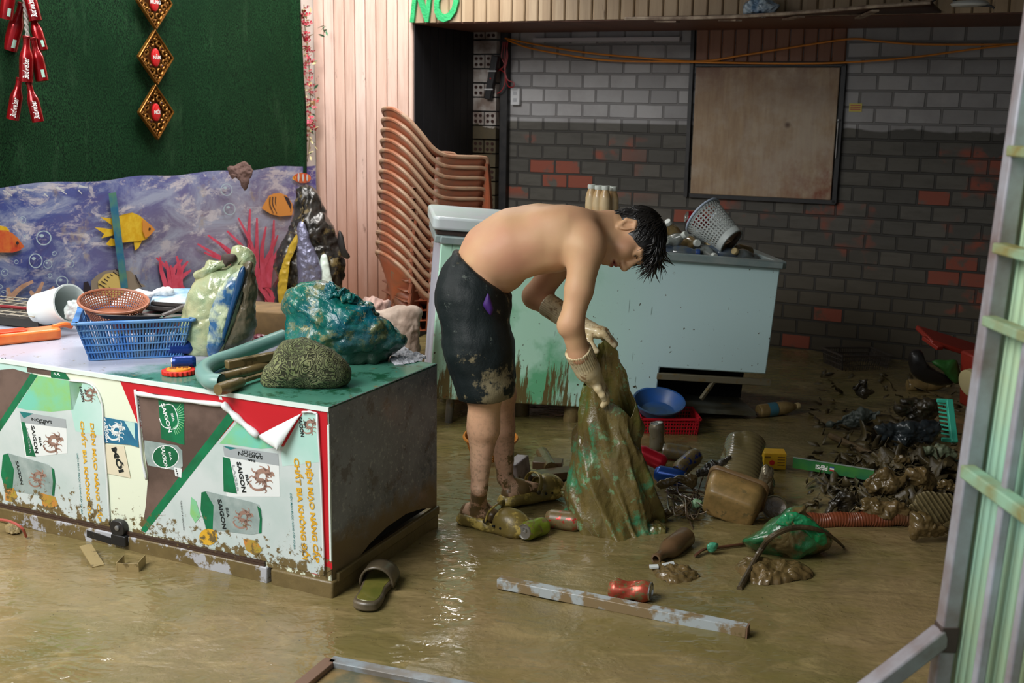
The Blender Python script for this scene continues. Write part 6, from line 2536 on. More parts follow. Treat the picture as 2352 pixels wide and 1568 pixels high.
# ============================================================ THE SACK BEING FILLED
t = NT('muddy_sack')
n1 = t.noise(5, 6, .65)
c = t.mix(t.step(n1, .35, .65), S(118, 104, 56), S(94, 80, 46))
c = t.mix(t.step(t.noise(4.5, 7, .72, t.scaled(t.obj, (1.2, 1, .9))), .54, .61), c, S(66, 140, 100))
c = t.mix(t.math('MULTIPLY', t.step(t.noise(17, 6, .7), .56, .64), .7), c, S(116, 172, 126))
c = t.mix(t.math('MULTIPLY', t.step(t.noise(7, 5, .7), .55, .65), .75), c, S(126, 108, 66))
c = t.mix(t.math('MULTIPLY', t.step(t.noise(3.4, 4, .6), .56, .66), .5), c, S(96, 108, 34))
cre = t.voro(15, t.scaled(t.obj, (1, 1, .45), rot=(.2, .5, .3)), 'DISTANCE_TO_EDGE')
t.bump(t.math('ADD', t.math('MULTIPLY', cre, .8), t.math('MULTIPLY', t.noise(42, 5, .7), .7)), .5, .010)
SACKM = t.out(c, t.math('ADD', t.math('MULTIPLY', t.noise(9, 4), .26), .04), Coat_Weight=.4)

rows = [(1212, 1296, 1526), (1190, 1298, 1516), (1120, 1303, 1500), (1060, 1310, 1488), (1000, 1318, 1474), (950, 1325, 1462), (905, 1334, 1450), (860, 1345, 1442), (820, 1356, 1432), (785, 1362, 1418)]
SY = 3.67
tab = []
for y, a, b in rows:
    p, q = at(a, y, SY), at(b, y, SY)
    tab.append((max(p.z, 0), (p.x + q.x) / 2, (q.x - p.x) / 2))
tab[0] = (-.012, tab[0][1], tab[0][2])
zs_ = [q[0] for q in tab]
RIMT = [(-180, at(1340, 884, 3.67).z), (-135, at(1345, 896, 3.61).z), (-100, at(1370, 912, 3.59).z), (-70, at(1410, 942, 3.58).z), (-40, at(1450, 968, 3.60).z),
        (-5, at(1455, 890, 3.64).z), (25, at(1440, 828, 3.68).z), (60, at(1410, 790, 3.7).z), (90, at(1392, 781, 3.71).z), (120, at(1375, 788, 3.71).z), (150, at(1356, 825, 3.70).z), (180, at(1340, 884, 3.67).z)]


def sack_pt(a, b):
    th = 2 * pi * a
    dg = (math.degrees(th) + 180) % 360 - 180
    top = float(np.interp(dg, [q[0] for q in RIMT], [q[1] for q in RIMT])) + .004 * sin(5 * th + 1)
    z = -.012 + (top + .012) * b
    cx = float(np.interp(z, zs_, [q[1] for q in tab]))
    rx = float(np.interp(z, zs_, [q[2] for q in tab]))
    ry = rx * (.92 - .25 * b)
    # folds: long diagonal pleats, deeper towards the foot
    tw = th + 2.2 * z * 3
    f = .10 * sin(3 * tw + 1.2 * sin(5 * z * 4)) + .06 * sin(7 * tw - z * 22) + .16 * mnoise.noise(Vector((cos(th) * 1.6, sin(th) * 1.6, z * 5 + 2))) \
        + .10 * (1 - abs(mnoise.noise(Vector((cos(th) * 2.6 + z * 4, sin(th) * 2.6, z * 6)))) * 2.2)
    f += .09 * (.5 - min(1, abs(mnoise.noise(Vector((cos(th) * 1.9 + z * 3.5, sin(th) * 1.9 - z * 2.0, z * 3))) * 3.5)))
    f += .015 * (.5 - min(1, abs(mnoise.noise(Vector((cos(th) * 5 - z * 9, sin(th) * 5, z * 14))) * 4)))
    f *= .8
    cyy = SY + .02
    k = 1 + f - .08
    return (cx + rx * k * cos(th), cyy + ry * k * sin(th), max(z + .02 * f * b, -.012))


r = thing('wet_sack', 'wet green sack plastered with mud standing on the floor between the gloved hands', 'sack')
mb = MB().grid(sack_pt, 230, 150, closed_u=True)
mb.build('sack_body', SACKM, r, smooth=180, solid=.003)
pillow('bottom_corner', px_fl([(1470, 1205), (1500, 1195), (1524, 1212), (1530, 1226), (1500, 1228), (1476, 1224)], 0), .03, SACKM, r, nrm=(0, 0, 1), back=.1, amp=.006, sc=25, cr=.02, crsc=22)
pillow('bottom_corner', px_at([(1290, 1130), (1306, 1095), (1325, 1080), (1330, 1130), (1320, 1155), (1302, 1148)], 3.72), .03, SACKM, r, amp=.006, sc=25, cr=.02, crsc=22)

# ============================================================ THINGS LYING IN THE MUD
MUDWET = M('wet_mud_film', S(112, 92, 58), .22, var=S(94, 78, 46), vscale=9, bump=.5, bscale=26, coat=.3)
MUDGREEN = M('muddy_green_film', S(110, 94, 58), .22, var=S(40, 104, 62), vscale=6, vw=.03, bump=.5, bscale=30, coat=.3)
MUDDK = M('muddy_dark', S(62, 54, 38), .3, var=S(40, 36, 28), vscale=9, bump=.5, bscale=30, coat=.2)
WIRE = M('muddy_wire', S(86, 68, 48), .35, coat=.3)
STICK = M('muddy_stick', S(84, 70, 46), .5, var=S(56, 46, 30), vscale=18, bump=.5, bscale=60, coat=.15)

# slide sandal in the foreground
r = thing('slide_sandal', 'single muddy slide sandal lying by the corner of the drinks cooler', 'sandal')
h0, h1 = fl(838, 1402), fl(884, 1322)
d = (h1 - h0)
L = .265
R = rot_axes(d, (0, 0, 1)).to_4x4()
r.matrix_world = Matrix.Translation(h0.lerp(h1, .5)) @ R
GREYRUB = M('grey_rubber', S(104, 92, 72), .4, var=S(78, 70, 54), vscale=12, mud=.3, coat=.2)
out = catmull([(x, y, 0) for x, y in ((0, -.13), (.034, -.118), (.041, -.07), (.037, -.01), (.047, .06), (.042, .11), (.012, .133), (-.026, .125), (-.046, .08), (-.042, .01), (-.037, -.06), (-.036, -.112))], 48)
mb = MB().prism([(p.x, p.y) for p in out], .0, .026)
sole = mb.build('sole', GREYRUB, r, bevel=.006)
mb = MB().prism([(p.x * .82, p.y * .88) for p in out], .02, .0275)
tag(mb.build('footbed', M('olive_footbed', S(118, 112, 52), .3, var=S(92, 96, 40), vscale=12, coat=.5, mud=.25), r, bevel=.002), 'olive footbed puddled with water')
mb = MB().grid(lambda a, b: (-.049 * cos(pi * a), .015 + .085 * b - .012 * sin(pi * a), .012 + .062 * sin(pi * a) ** .8 * (1 - .12 * b)), 22, 5)
mb.build('strap', GREYRUB, r, solid=.006, smooth=180)

# long metal bar
r = thing('metal_bar', 'long square metal bar with flaking pale paint lying across the front of the mud', 'bar')
a, b = fl(1146, 1336, .018), fl(1716, 1448, .018)
MB().bar(a, b, .034, .03).build('bar', M('flaked_bar', S(168, 176, 178), .4, var=S(132, 112, 80), vscale=14, vw=.04, mud=.35, mscale=16), r, bevel=.002)
e = MB().bar(b - (b - a).normalized() * .0, b + (b - a).normalized() * .004, .035, .031)
e.build('end_cap', M('rusty_end', S(120, 92, 70), .6), r)

# cans
can('crushed_can', 'crushed faded red can lying torn open beside the long metal bar', fl(1402, 1352, .026), (.97, -.22, .05), S(178, 78, 58), dent=.42, seed=3, mud=.38)
can('red_can', 'red and mud-brown can lying at the left foot of the wet sack', fl(1256, 1190, .03), (.93, -.35, .03), S(176, 40, 34), seed=5, mud=.55)
can('green_can', 'lime green can lying end-on in front of the dirty clog', fl(1252, 1206, .028), (-.62, -.75, .08), S(132, 150, 46), seed=6, mud=.35, scale=.95, dent=.12)
can('silver_can', 'dented silver can standing upright in the mud right of the wet sack', fl(1510, 1034, -.002), (-.06, .05, 1), S(132, 124, 104), seed=7, mud=.3, dent=.2)
can('grey_can', 'grey muddy can lying on its side behind the red can cluster', fl(1590, 1044, .03), (-.9, .2, .08), S(110, 104, 92), seed=8, mud=.5)
can('scarlet_can', 'shiny scarlet can half sunk beside the wet sack, above the blue cans', fl(1528, 1066, .03), (-.8, .3, .3), S(190, 24, 44), seed=9, mud=.16)
can('blue_can', 'blue can lying mouth-up against the wet sack below the scarlet can', fl(1506, 1086, .03), (.86, -.4, -.05), S(24, 70, 150), seed=10, mud=.2)
can('blue_can', 'blue and grey can leaning right of the other blue can on wet foil', fl(1556, 1082, .045), (.62, .5, .35), S(30, 56, 140), seed=11, mud=.5)
for px, py, ax, lab, sc in ((1196, 930, (0, .1, 1), 'muddy can upright under the freezer behind the far leg', 1.2), (1310, 945, (.1, 0, 1), 'brown can sunk under the freezer left of the sack', 1.1)):
    can('brown_can', lab, fl(px, py + 30, -.02), ax, S(104, 96, 62), seed=12, mud=.6, scale=sc, cat='can')
o = pillow('silver_packet', px_fl([(1490, 1302), (1500, 1298), (1522, 1296), (1545, 1294), (1560, 1300), (1600, 1318), (1610, 1326), (1580, 1338), (1540, 1344), (1524, 1336), (1502, 1318)], .004), .02, MUDWET, nrm=(0, 0, 1), back=.1, amp=.008, sc=24, cr=.018, crsc=22)
tag(o, 'flattened muddy packet with a white torn edge below the brown bottle', 'packet')
mb = MB()
for pts in ([(1492, 1301), (1512, 1300)], [(1522, 1298), (1548, 1293)]):
    q = spline(px_fl(pts, .022), 4)
    mb.tube(q, .007, 6, flat=.5)
e = mb.build('white_edge', M('white_edge', S(214, 220, 218), .35), o)

# brown bottle
r = thing('brown_bottle', 'mud-brown glass bottle lying with its mouth toward the camera right of the sack', 'bottle')
m0, m1 = fl(1506, 1284, .026), fl(1576, 1232, .03)
ax = (m0 - m1).normalized()
r.matrix_world = Matrix.Translation(m1) @ ax.to_track_quat('Z', 'Y').to_matrix().to_4x4()
LL = (m0 - m1).length
MB().lathe([(.0, .0), (.031, .0), (.034, .006), (.034, LL * .52), (.030, LL * .62), (.018, LL * .74), (.0155, LL * .9), (.0165, LL * .91), (.0175, LL * .97), (.016, LL), (.0105, LL), (.0095, LL * .8)], 26, cap=False).build('bottle_body', M('mud_bottle', S(110, 84, 58), .35, var=S(94, 72, 46), vscale=10, coat=.2), r)

# upturned tub with its dark rim
TUB = M('tan_tub', S(120, 98, 56), .4, var=S(150, 120, 72), vscale=18, mud=.42, mscale=26, coat=.15)
r = thing('plastic_tub', 'large muddy tan tub lying on its side with its base toward the camera', 'tub')
c0 = at(1672, 1172, 3.70)
dv = Vector((.40, .80, .42)).normalized()
side = dv.cross(Vector((0, 0, 1))).normalized()
R = rot_axes(dv, Vector((.25, 0, 1))).to_4x4()
r.matrix_world = Matrix.Translation(c0) @ R


def rrect(w, h, rad, n=6):
    pts = []
    for cx, cy, a0 in ((w - rad, h - rad, 0), (-w + rad, h - rad, 90), (-w + rad, -h + rad, 180), (w - rad, -h + rad, 270)):
        for k in range(n + 1):
            a = radians(a0 + 90 * k / n)
            pts.append((cx + rad * cos(a), cy + rad * sin(a)))
    return pts


def loft(mb, secs):
    """sections: (f, w, h, rad): rounded rectangles along the local y axis"""
    rings = [[(x, f, z) for x, z in rrect(w, h, rad)] for f, w, h, rad in secs]
    n = len(rings[0])
    vs = [p for q in rings for p in q]
    fs = [(i * n + k, (i + 1) * n + k, (i + 1) * n + (k + 1) % n, i * n + (k + 1) % n) for i in range(len(rings) - 1) for k in range(n)]
    fs.append(tuple(range(n)))
    return mb._add(vs, fs)


loft(MB(), [(.0, .072, .045, .02), (.002, .082, .054, .024), (.008, .088, .060, .028), (.06, .096, .067, .03), (.11, .100, .071, .032)]).build('tub_body', TUB, r, smooth=50, solid=.003)
loft(MB(), [(.098, .104, .075, .034), (.104, .108, .079, .036), (.112, .108, .079, .036), (.116, .100, .071, .032)]).build('rim', M('tub_rim', S(108, 84, 54), .4, mud=.3), r, smooth=50)
# crushed corrugated drum behind the tub
r = thing('crushed_drum', 'crushed ribbed plastic container buckled behind the tan tub', 'container')


def drum_pt(a, b):
    th = 2 * pi * a
    rr = .085 * (1 + .018 * sin(b * 2 * pi * 12)) * (1 - .45 * max(0, mnoise.noise(Vector((cos(th), sin(th), b * 2 + 1)))) - .12 * b)
    return (rr * cos(th), rr * sin(th) * .8, .26 * b)


ob = MB().grid(drum_pt, 48, 60, closed_u=True).build('drum_body', M('mud_drum', S(98, 88, 56), .22, var=S(116, 104, 72), vscale=8, coat=.3), r, smooth=180, solid=.003)
ax = (at(1712, 1030, 4.12) - at(1690, 1130, 3.90)).normalized()
r.matrix_world = Matrix.Translation(at(1690, 1120, 3.92)) @ ax.to_track_quat('Z', 'Y').to_matrix().to_4x4()
MB().lathe([(.0, .26), (.07, .26), (.072, .255)], 24, sy=.8, cap=False).build('drum_end', MUDDK, r)
o = pillow('black_flap', px_at([(1600, 1080), (1625, 1065), (1660, 1052), (1680, 1048), (1672, 1070), (1650, 1084), (1625, 1092), (1600, 1096)], 3.98), .02, MUDDK, amp=.01, sc=20, cr=.02, crsc=18)
tag(o, 'dark torn flap of plastic between the blue cans and the ribbed container', 'plastic')
o = pillow('foil_pouch', px_at([(1735, 1120), (1750, 1080), (1762, 1068), (1782, 1082), (1780, 1110), (1772, 1140), (1752, 1148), (1738, 1136)], 3.86), .035, M('pouch_foil', S(150, 142, 118), .2, metal=.4, var=S(96, 82, 60), vscale=9, mud=.35, coat=.3, bump=.4, bscale=40), amp=.008, sc=20, cr=.02, crsc=18)
tag(o, 'crumpled foil pouch standing between the tan tub and the yellow box', 'pouch')
for cx, cy, rr, nm, lab in ((1779, 1166, .042, 'tin_lid', 'round muddy lid leaning right of the tan tub'), (1764, 1150, .022, 'jar_lid', 'smaller round lid leaning just behind the round muddy lid')):
    q = at(cx, cy, 3.80 if rr > .03 else 3.87)
    m = Matrix.Translation(q) @ Euler((radians(62), 0, radians(-12))).to_matrix().to_4x4()
    r = thing(nm, lab, 'lid')
    r.matrix_world = m
    MB().lathe([(.0, 0), (rr * .9, 0), (rr, .002), (rr, .009)], 28, cap=False).build('disc', MUDWET, r, solid=.0015)
    MB().tube([(rr * cos(2 * pi * k / 32), rr * sin(2 * pi * k / 32), .008) for k in range(32)], .0022, 6, closed=True).build('rim', M('lid_rim', S(96, 92, 66), .3), r)
# yellow box
YEL = M('yellow_card', S(222, 178, 30), .45, var=S(206, 150, 26), vscale=14, mud=.10, mscale=30)
r = thing('yellow_box', 'small yellow carton with a red dot in the mud beside the green sign strip', 'box')
r.matrix_world = Matrix.Translation(fl(1779, 1078)) @ Matrix.Rotation(radians(-4), 4, 'Z')
MB().box((0, .035, .033), (.088, .07, .066)).build('carton', YEL, r, bevel=.002)
mb = MB().at(Matrix.Translation((-.012, -.0006, .028)) @ Matrix.Rotation(pi / 2, 4, 'X')).lathe([(.0, 0), (.0105, 0), (.0105, .0012)], 20, cap=True)
mb.build('red_dot', M('box_red', S(206, 40, 34), .4), r)
mb = MB()
for k in range(4):
    for x0, x1 in ((.010, .038),):
        mb.box(((x0 + x1) / 2, -.0008, .052 - .011 * k), (x1 - x0, .001, .003))
mb.box((-.03, -.0008, .05), (.022, .001, .006))
tag(mb.build('printed_lines', M('box_print', S(120, 84, 20), .5), r), 'brown printed lines')

# green sign strip with upside-down lettering
GRN = M('sign_green', S(62, 124, 46), .35, var=S(20, 92, 62), vscale=6, mud=.08, mscale=24)
r = thing('sign_strip', 'long green sign strip with small white upside-down lettering lying on edge in the mud', 'sign')
a, b = at(1822, 1062, 4.30), at(2008, 1092, 4.05)
d = (b - a)
wd = d.length
R = rot_axes(Vector((0, 1, -.1)), (0, 0, 1))
dx = d.normalized()
up = Vector((0, .25, 1))
up = (up - dx * up.dot(dx)).normalized()
nrm = dx.cross(up)
r.matrix_world = Matrix.Translation((a + b) / 2) @ Matrix((dx, up, nrm)).transposed().to_4x4()
MB().box((0, 0, 0), (wd, .042, .008)).build('panel', GRN, r, bevel=.001)
MB().box((0, .021, 0), (wd, .004, .012)).build('edge', M('sign_edge', S(128, 140, 130), .4), r)
tm = text_mesh('PEPSI', .024, bold=.0008)
MB().mesh(tm, Matrix.Translation((-.045, .0, .0046)) @ Matrix.Rotation(pi, 4, 'Z')).build('lettering', WHITE_INK, r, smooth=0)
mb = MB()
for k, c_ in enumerate((0, 1, 2)):
    mb.i = k
    mb.box((.0, .006 - .006 * k, .0045), (.018, .0055, .0012))
mb.build('round_mark', [M('mark_blue', S(44, 80, 140), .4), WHITE_INK, M('mark_red', S(190, 60, 50), .4)], r)

# red basket and blue basin by the freezer
RB = M('red_plastic', S(196, 22, 40), .4, mud=.10, mscale=30)
r = thing('red_basket', 'red perforated basket floating in the mud below the freezer, under the blue basin', 'basket', (fl(1530, 985).x, fl(1530, 985).y - .005, -.004), (0, 0, radians(2)))
mb = basket_mesh(.255, .20, .078, .93, 5, .0125, .0042, .0045, rim=.008)
mb.build('basket_body', RB, r)
rim_mesh(.258, .204, .078, .012, .007).build('rim', RB, r)
r = thing('blue_basin', 'round blue basin tilted on its side inside the red basket', 'basin', at(1514, 920, 4.86), (radians(17), radians(2), 0))
MB().lathe([(.0, -.055), (.07, -.055), (.082, -.045), (.108, .0), (.116, .002), (.116, -.004), (.110, -.006), (.086, -.05), (.0, -.06)], 36, cap=False).build('basin_bowl', M('basin_blue', S(32, 84, 156), .4, var=S(62, 84, 104), vscale=4, mud=.08), r)

# things behind the legs
r = thing('orange_basket', 'orange mesh basket half sunk behind the bare legs', 'basket', fl(1125, 1048), (radians(6), 0, .3))
mb = MB()
perf(mb, lambda a, b: ((.075 + .03 * b) * cos(2 * pi * a), (.075 + .03 * b) * sin(2 * pi * a), .085 * b), 60, 9, .24, skip=(8,))
OB = M('orange_basket_plastic', S(196, 120, 36), .45, mud=.12)
mb.build('basket_wall', OB, r, solid=.002)
MB().tube([(.107 * cos(2 * pi * k / 40), .107 * sin(2 * pi * k / 40), .085) for k in range(40)], .006, 6, closed=True).build('rim', OB, r)
tag(MB(Matrix.Translation(fl(1192, 1092, .045)) @ Euler((radians(8), radians(-6), radians(-30))).to_matrix().to_4x4()).box((0, 0, 0), (.05, .10, .13)).build('dark_box', M('dark_muddy_box', S(70, 60, 56), .45, var=S(168, 156, 160), vscale=7, mud=.45), None, bevel=.004),
    'dark muddy box standing on end behind the far leg', 'box')
for x0, y0, x1, y1, z_, lab in ((1215, 1096, 1330, 1082, .02, 'muddy plank lying behind the far clog, the nearer of two'), (1225, 1062, 1292, 1066, .03, 'short brown plank lying farther behind the far clog')):
    tag(MB().bar(fl(x0, y0, z_), fl(x1, y1, z_), .07, .03).build('plank', M('muddy_plank', S(112, 84, 60), .4, var=S(90, 74, 48), vscale=9, mud=.4, coat=.2), None, bevel=.003), lab, 'plank')
tag(MB().tube([fl(1266, 1076, .026), fl(1245, 1040, .03)], .026, 16).build('muddy_pipe', MUDWET, None), 'short muddy pipe end pointing forward behind the far clog', 'pipe')

# bundle of wires right of the sack
r = thing('wire_bundle', 'tangle of thin muddy wires and strips right of the wet sack', 'wires')
rw = random.Random(9)
for k in range(16):
    p = [fl(1530 + rw.uniform(-12, 40), 1115 + rw.uniform(-10, 20), rw.uniform(.0, .03)), fl(1550 + rw.uniform(-20, 50), 1150 + rw.uniform(-30, 30), rw.uniform(.02, .07)),
         fl(1590 + rw.uniform(-30, 40), 1165 + rw.uniform(-30, 30), rw.uniform(.01, .05)), fl(1560 + rw.uniform(-30, 60), 1180 + rw.uniform(-30, 20), rw.uniform(.0, .02))]
    MB().tube(spline(p, 18), rw.uniform(.0016, .0032), 5).build('wire', WIRE, r)
MB().tube(spline([fl(1536, 1130, .03), fl(1568, 1150, .06), fl(1582, 1190, .02), fl(1592, 1216, .003)], 16), .003, 6).build('wire', WIRE, r)
MB().tube(spline([fl(1600, 1140, .02), fl(1612, 1100, .06), fl(1622, 1082, .07)], 10), .003, 6).build('wire', WIRE, r)
for pts, Y, nm, lab, mt in (([(1508, 1110), (1530, 1098), (1570, 1092), (1592, 1088), (1604, 1100), (1592, 1122), (1580, 1104), (1545, 1112), (1520, 1122)], 3.92, 'wet_foil', 'wet shiny foil strip under the blue cans', MUDWET),
                            ([(1518, 1176), (1545, 1160), (1575, 1158), (1580, 1172), (1572, 1184), (1548, 1180), (1520, 1190)], 3.74, 'wet_wrapper', 'shiny wet wrapper below the tangle of wires', MUDWET),
                            ([(1586, 1158), (1596, 1148), (1612, 1152), (1606, 1166), (1592, 1168)], 3.80, 'mint_scrap', 'small mint green scrap left of the tan tub', M('mint_scrap', S(140, 176, 136), .3, mud=.2))):
    tag(pillow(nm, px_at(pts, Y), .014, mt, amp=.006, sc=26, cr=.014, crsc=22), lab, 'scrap')

# muddy green bag with a hose over it
r = thing('green_bag', 'muddy plastic bag with bright green print half sunk right of the brown bottle', 'bag')
pillow('bag_body', px_at([(1700, 1240), (1740, 1218), (1780, 1190), (1818, 1162), (1846, 1160), (1852, 1178), (1880, 1206), (1905, 1230), (1904, 1252), (1880, 1275), (1840, 1288), (1780, 1280), (1740, 1262), (1712, 1252)], 3.44), .085, MUDGREEN, r, amp=.012, sc=10, cr=.028, crsc=8, seed=5, zmin=-.01)
pillow('bag_skirt', px_fl([(1690, 1300), (1720, 1286), (1780, 1290), (1840, 1300), (1870, 1316), (1850, 1332), (1800, 1338), (1750, 1342), (1710, 1328)], .0), .03, MUDWET, r, nrm=(0, 0, 1), back=.1, amp=.012, sc=14, cr=.03, crsc=14, seed=3)
tag(pillow('green_print', px_at([(1790, 1190), (1816, 1178), (1850, 1186), (1884, 1210), (1900, 1240), (1886, 1252), (1850, 1226), (1800, 1208), (1784, 1204)], 3.375), .016, M('bright_green_film', S(18, 122, 68), .24, var=S(40, 140, 90), vscale=14, coat=.3, mud=.42, mscale=18), r, amp=.006, sc=20, cr=.012, crsc=16), 'bright green printed area')
hp_ = [fl(1698, 1352, .006), fl(1722, 1308, .02), fl(1748, 1262, .05), at(1772, 1232, 3.31), at(1820, 1212, 3.34), at(1870, 1214, 3.36), at(1910, 1232, 3.40), fl(1938, 1256, .004)]
tag(MB().tube(spline(hp_, 40), [.009 - .005 * max(0, k - 24) / 16 for k in range(41)], 8).build('bent_branch', STICK, None), 'dark bent branch arching over the green muddy bag', 'branch')
tag(MB().tube(spline([fl(1596, 1276, .01), fl(1616, 1262, .018), fl(1640, 1258, .012), fl(1700, 1250, .012), fl(1730, 1244, .01)], 14), [.006, .009, .009] + [.008] * 12, 8, flat=.6).build('brown_strap', M('brown_strap', S(92, 60, 42), .35, coat=.2), None), 'thin brown strap lying in the mud left of the green bag', 'strap')
tag(pillow('green_knot', px_at([(1622, 1252), (1632, 1246), (1648, 1248), (1646, 1262), (1634, 1270), (1624, 1264)], 3.42), .012, M('jade_film', S(70, 150, 116), .3), amp=.004, sc=40), 'small jade green twist of plastic on the brown strap', 'scrap')

# ribbed mat edge, mats, sticks and heap on the right
r = thing('ribbed_hose', 'long brown ribbed hose lying in front of the debris heap', 'hose')
a, b = fl(1840, 1196, .02), fl(2096, 1190, .024)
n = 120
mb = MB().tube([a.lerp(b, k / n) + Vector((0, 0, .003 * sin(k * .2))) for k in range(n + 1)], [.026 + .002 * (k % 3 == 0) for k in range(n + 1)], 14)
mb.build('hose', M('hose_brown', S(92, 66, 42), .4, var=S(122, 62, 36), vscale=5, mud=.3, coat=.2), r, smooth=60)
tag(MB().tube([fl(1908, 1000, .012), fl(2042, 1064, .03)], [.014, .017], 10).build('bamboo_stick', M('bamboo', S(108, 88, 58), .5, var=S(84, 66, 44), vscale=16, mud=.2), None), 'straight bamboo stick lying diagonally above the green sign strip', 'stick')

# teal rack, dark bag, cloths
r = thing('teal_crate', 'bright turquoise plastic rack end standing in the debris beside the gate', 'rack')
TQ = M('turquoise_plastic', S(70, 196, 166), .4, mud=.12, mscale=30)
ta, tb = at(2180, 918, 4.72), at(2192, 1016, 4.60)
MB().bar(ta, tb, .028, .02, up=(0, 1, 0)).build('post', TQ, r, bevel=.003)
for q in (ta.lerp(tb, .03), ta.lerp(tb, .95)):
    MB().bar(q, q + Vector((-.05, .01, 0)), .018, .016).build('arm', TQ, r, bevel=.003)
for k in range(8):
    q = ta.lerp(tb, .14 + .1 * k)
    MB().bar(q, q + Vector((-.032, .05, -.004)), .006, .006).build('slat', TQ, r)
HEAP = [  # outline, Y, thick, name, label, category, material
    ([(2020, 1010), (2010, 985), (2040, 978), (2100, 972), (2140, 968), (2148, 985), (2140, 1006), (2100, 1020), (2060, 1026)], 4.55, .06, 'dark_bag', 'dark navy bag lying in the debris left of the turquoise rack', 'bag', M('navy_wet', S(28, 34, 40), .3, var=S(56, 64, 66), vscale=9, coat=.3)),
    ([(1905, 972), (1940, 955), (1960, 940), (2000, 942), (2030, 950), (2010, 965), (1975, 980), (1930, 982)], 4.90, .04, 'slate_cloth', 'slate grey cloth spread flat behind the bamboo stick', 'cloth', M('slate_cloth', S(62, 70, 64), .5, var=S(128, 136, 128), vscale=4, mud=.3)),
    ([(2060, 935), (2075, 920), (2120, 914), (2150, 925), (2160, 945), (2140, 968), (2090, 968), (2068, 955)], 4.80, .07, 'black_rags', 'black muddy rags heaped above the dark navy bag', 'rags', MUDDK),
    ([(2095, 1042), (2110, 1026), (2150, 1020), (2190, 1032), (2200, 1050), (2150, 1056), (2110, 1054)], 4.35, .04, 'green_cloth', 'pale green muddy cloth below the turquoise rack', 'cloth', M('pale_green_cloth', S(96, 112, 84), .5, var=S(120, 126, 100), vscale=8, mud=.4)),
    ([(2090, 1165), (2105, 1140), (2140, 1128), (2180, 1130), (2196, 1150), (2190, 1190), (2160, 1212), (2130, 1190)], 3.66, .03, 'ribbed_mat', 'ribbed muddy cardboard mat leaning beside the gate', 'mat', None),
    ([(2094, 1180), (2112, 1172), (2140, 1195), (2170, 1212), (2192, 1218), (2190, 1240), (2150, 1236), (2110, 1224), (2092, 1222)], 3.55, .05, 'clear_sheet', 'muddy clear plastic with green flecks below the ribbed mat', 'plastic', MUDWET),
    ([(2080, 1120), (2090, 1085), (2120, 1068), (2150, 1080), (2150, 1110), (2120, 1125)], 3.95, .06, 'muddy_cloth', 'muddy cloth lump just left above the ribbed mat', 'cloth', MUDWET),
    ([(2150, 1126), (2152, 1108), (2180, 1104), (2200, 1118), (2204, 1138), (2180, 1140)], 3.85, .05, 'silver_bag', 'shiny muddy bag behind the ribbed mat next to the gate', 'bag', MUDWET),
    ([(1990, 1110), (2010, 1085), (2050, 1080), (2080, 1095), (2078, 1130), (2040, 1140), (2000, 1135)], 3.92, .06, 'muddy_rag', 'muddy rag at the right end of the green sign strip', 'rag', MUDWET),
    ([(2050, 1060), (2064, 1046), (2086, 1050), (2090, 1066), (2060, 1072)], 4.20, .04, 'muddy_lump', 'small rounded muddy lump at the end of the bamboo stick', 'lump', MUDWET),
    ([(1960, 1170), (1990, 1150), (2040, 1148), (2080, 1160), (2090, 1180), (2040, 1190), (1980, 1188)], 3.72, .05, 'muddy_paper', 'crumpled muddy paper lying against the back of the ribbed hose', 'paper', MUDWET),
    ([(1900, 1150), (1925, 1130), (1960, 1132), (1972, 1160), (1940, 1180), (1905, 1178)], 3.80, .04, 'leafy_clump', 'clump of rotten leaves behind the left end of the ribbed hose', 'leaves', MUDDK),
    ([(1950, 890), (1970, 870), (2000, 872), (2012, 900), (1980, 916)], 5.2, .05, 'dark_lump', 'dark muddy lump in the shade before the brick wall', 'lump', MUDDK)]
t = NT('ribbed_card')
q = t.scaled(t.obj, (1, 1, 1), rot=(0, .62, 0))
wv = t.n('ShaderNodeTexWave')
wv.inputs['Scale'].default_value = 22
wv.inputs['Distortion'].default_value = .6
t.set(wv.inputs['Vector'], q)
t.bump(wv.outputs['Fac'], .8, .006)
RIBM = t.out(t.mix(wv.outputs['Fac'], S(92, 82, 52), S(126, 112, 76)), .5)
for k, (pts, Y, th_, nm, lab, cat, mt) in enumerate(HEAP):
    rj = random.Random(k)
    pj = [(x + rj.uniform(-5, 5), y + rj.uniform(-4, 4)) for x, y in pts]
    pj = [q for a_, b_ in zip(pj, pj[1:] + pj[:1]) for q in (a_, ((a_[0] + b_[0]) / 2 + rj.uniform(-5, 5), (a_[1] + b_[1]) / 2 + rj.uniform(-5, 4)))]
    o = pillow(nm, px_at(pj, Y), th_ * .5, mt or RIBM, amp=.030 if mt else .004, sc=13, cr=.030 if mt else .004, crsc=7, seed=k * 3.1, zmin=-.02)
    tag(o, lab, cat)
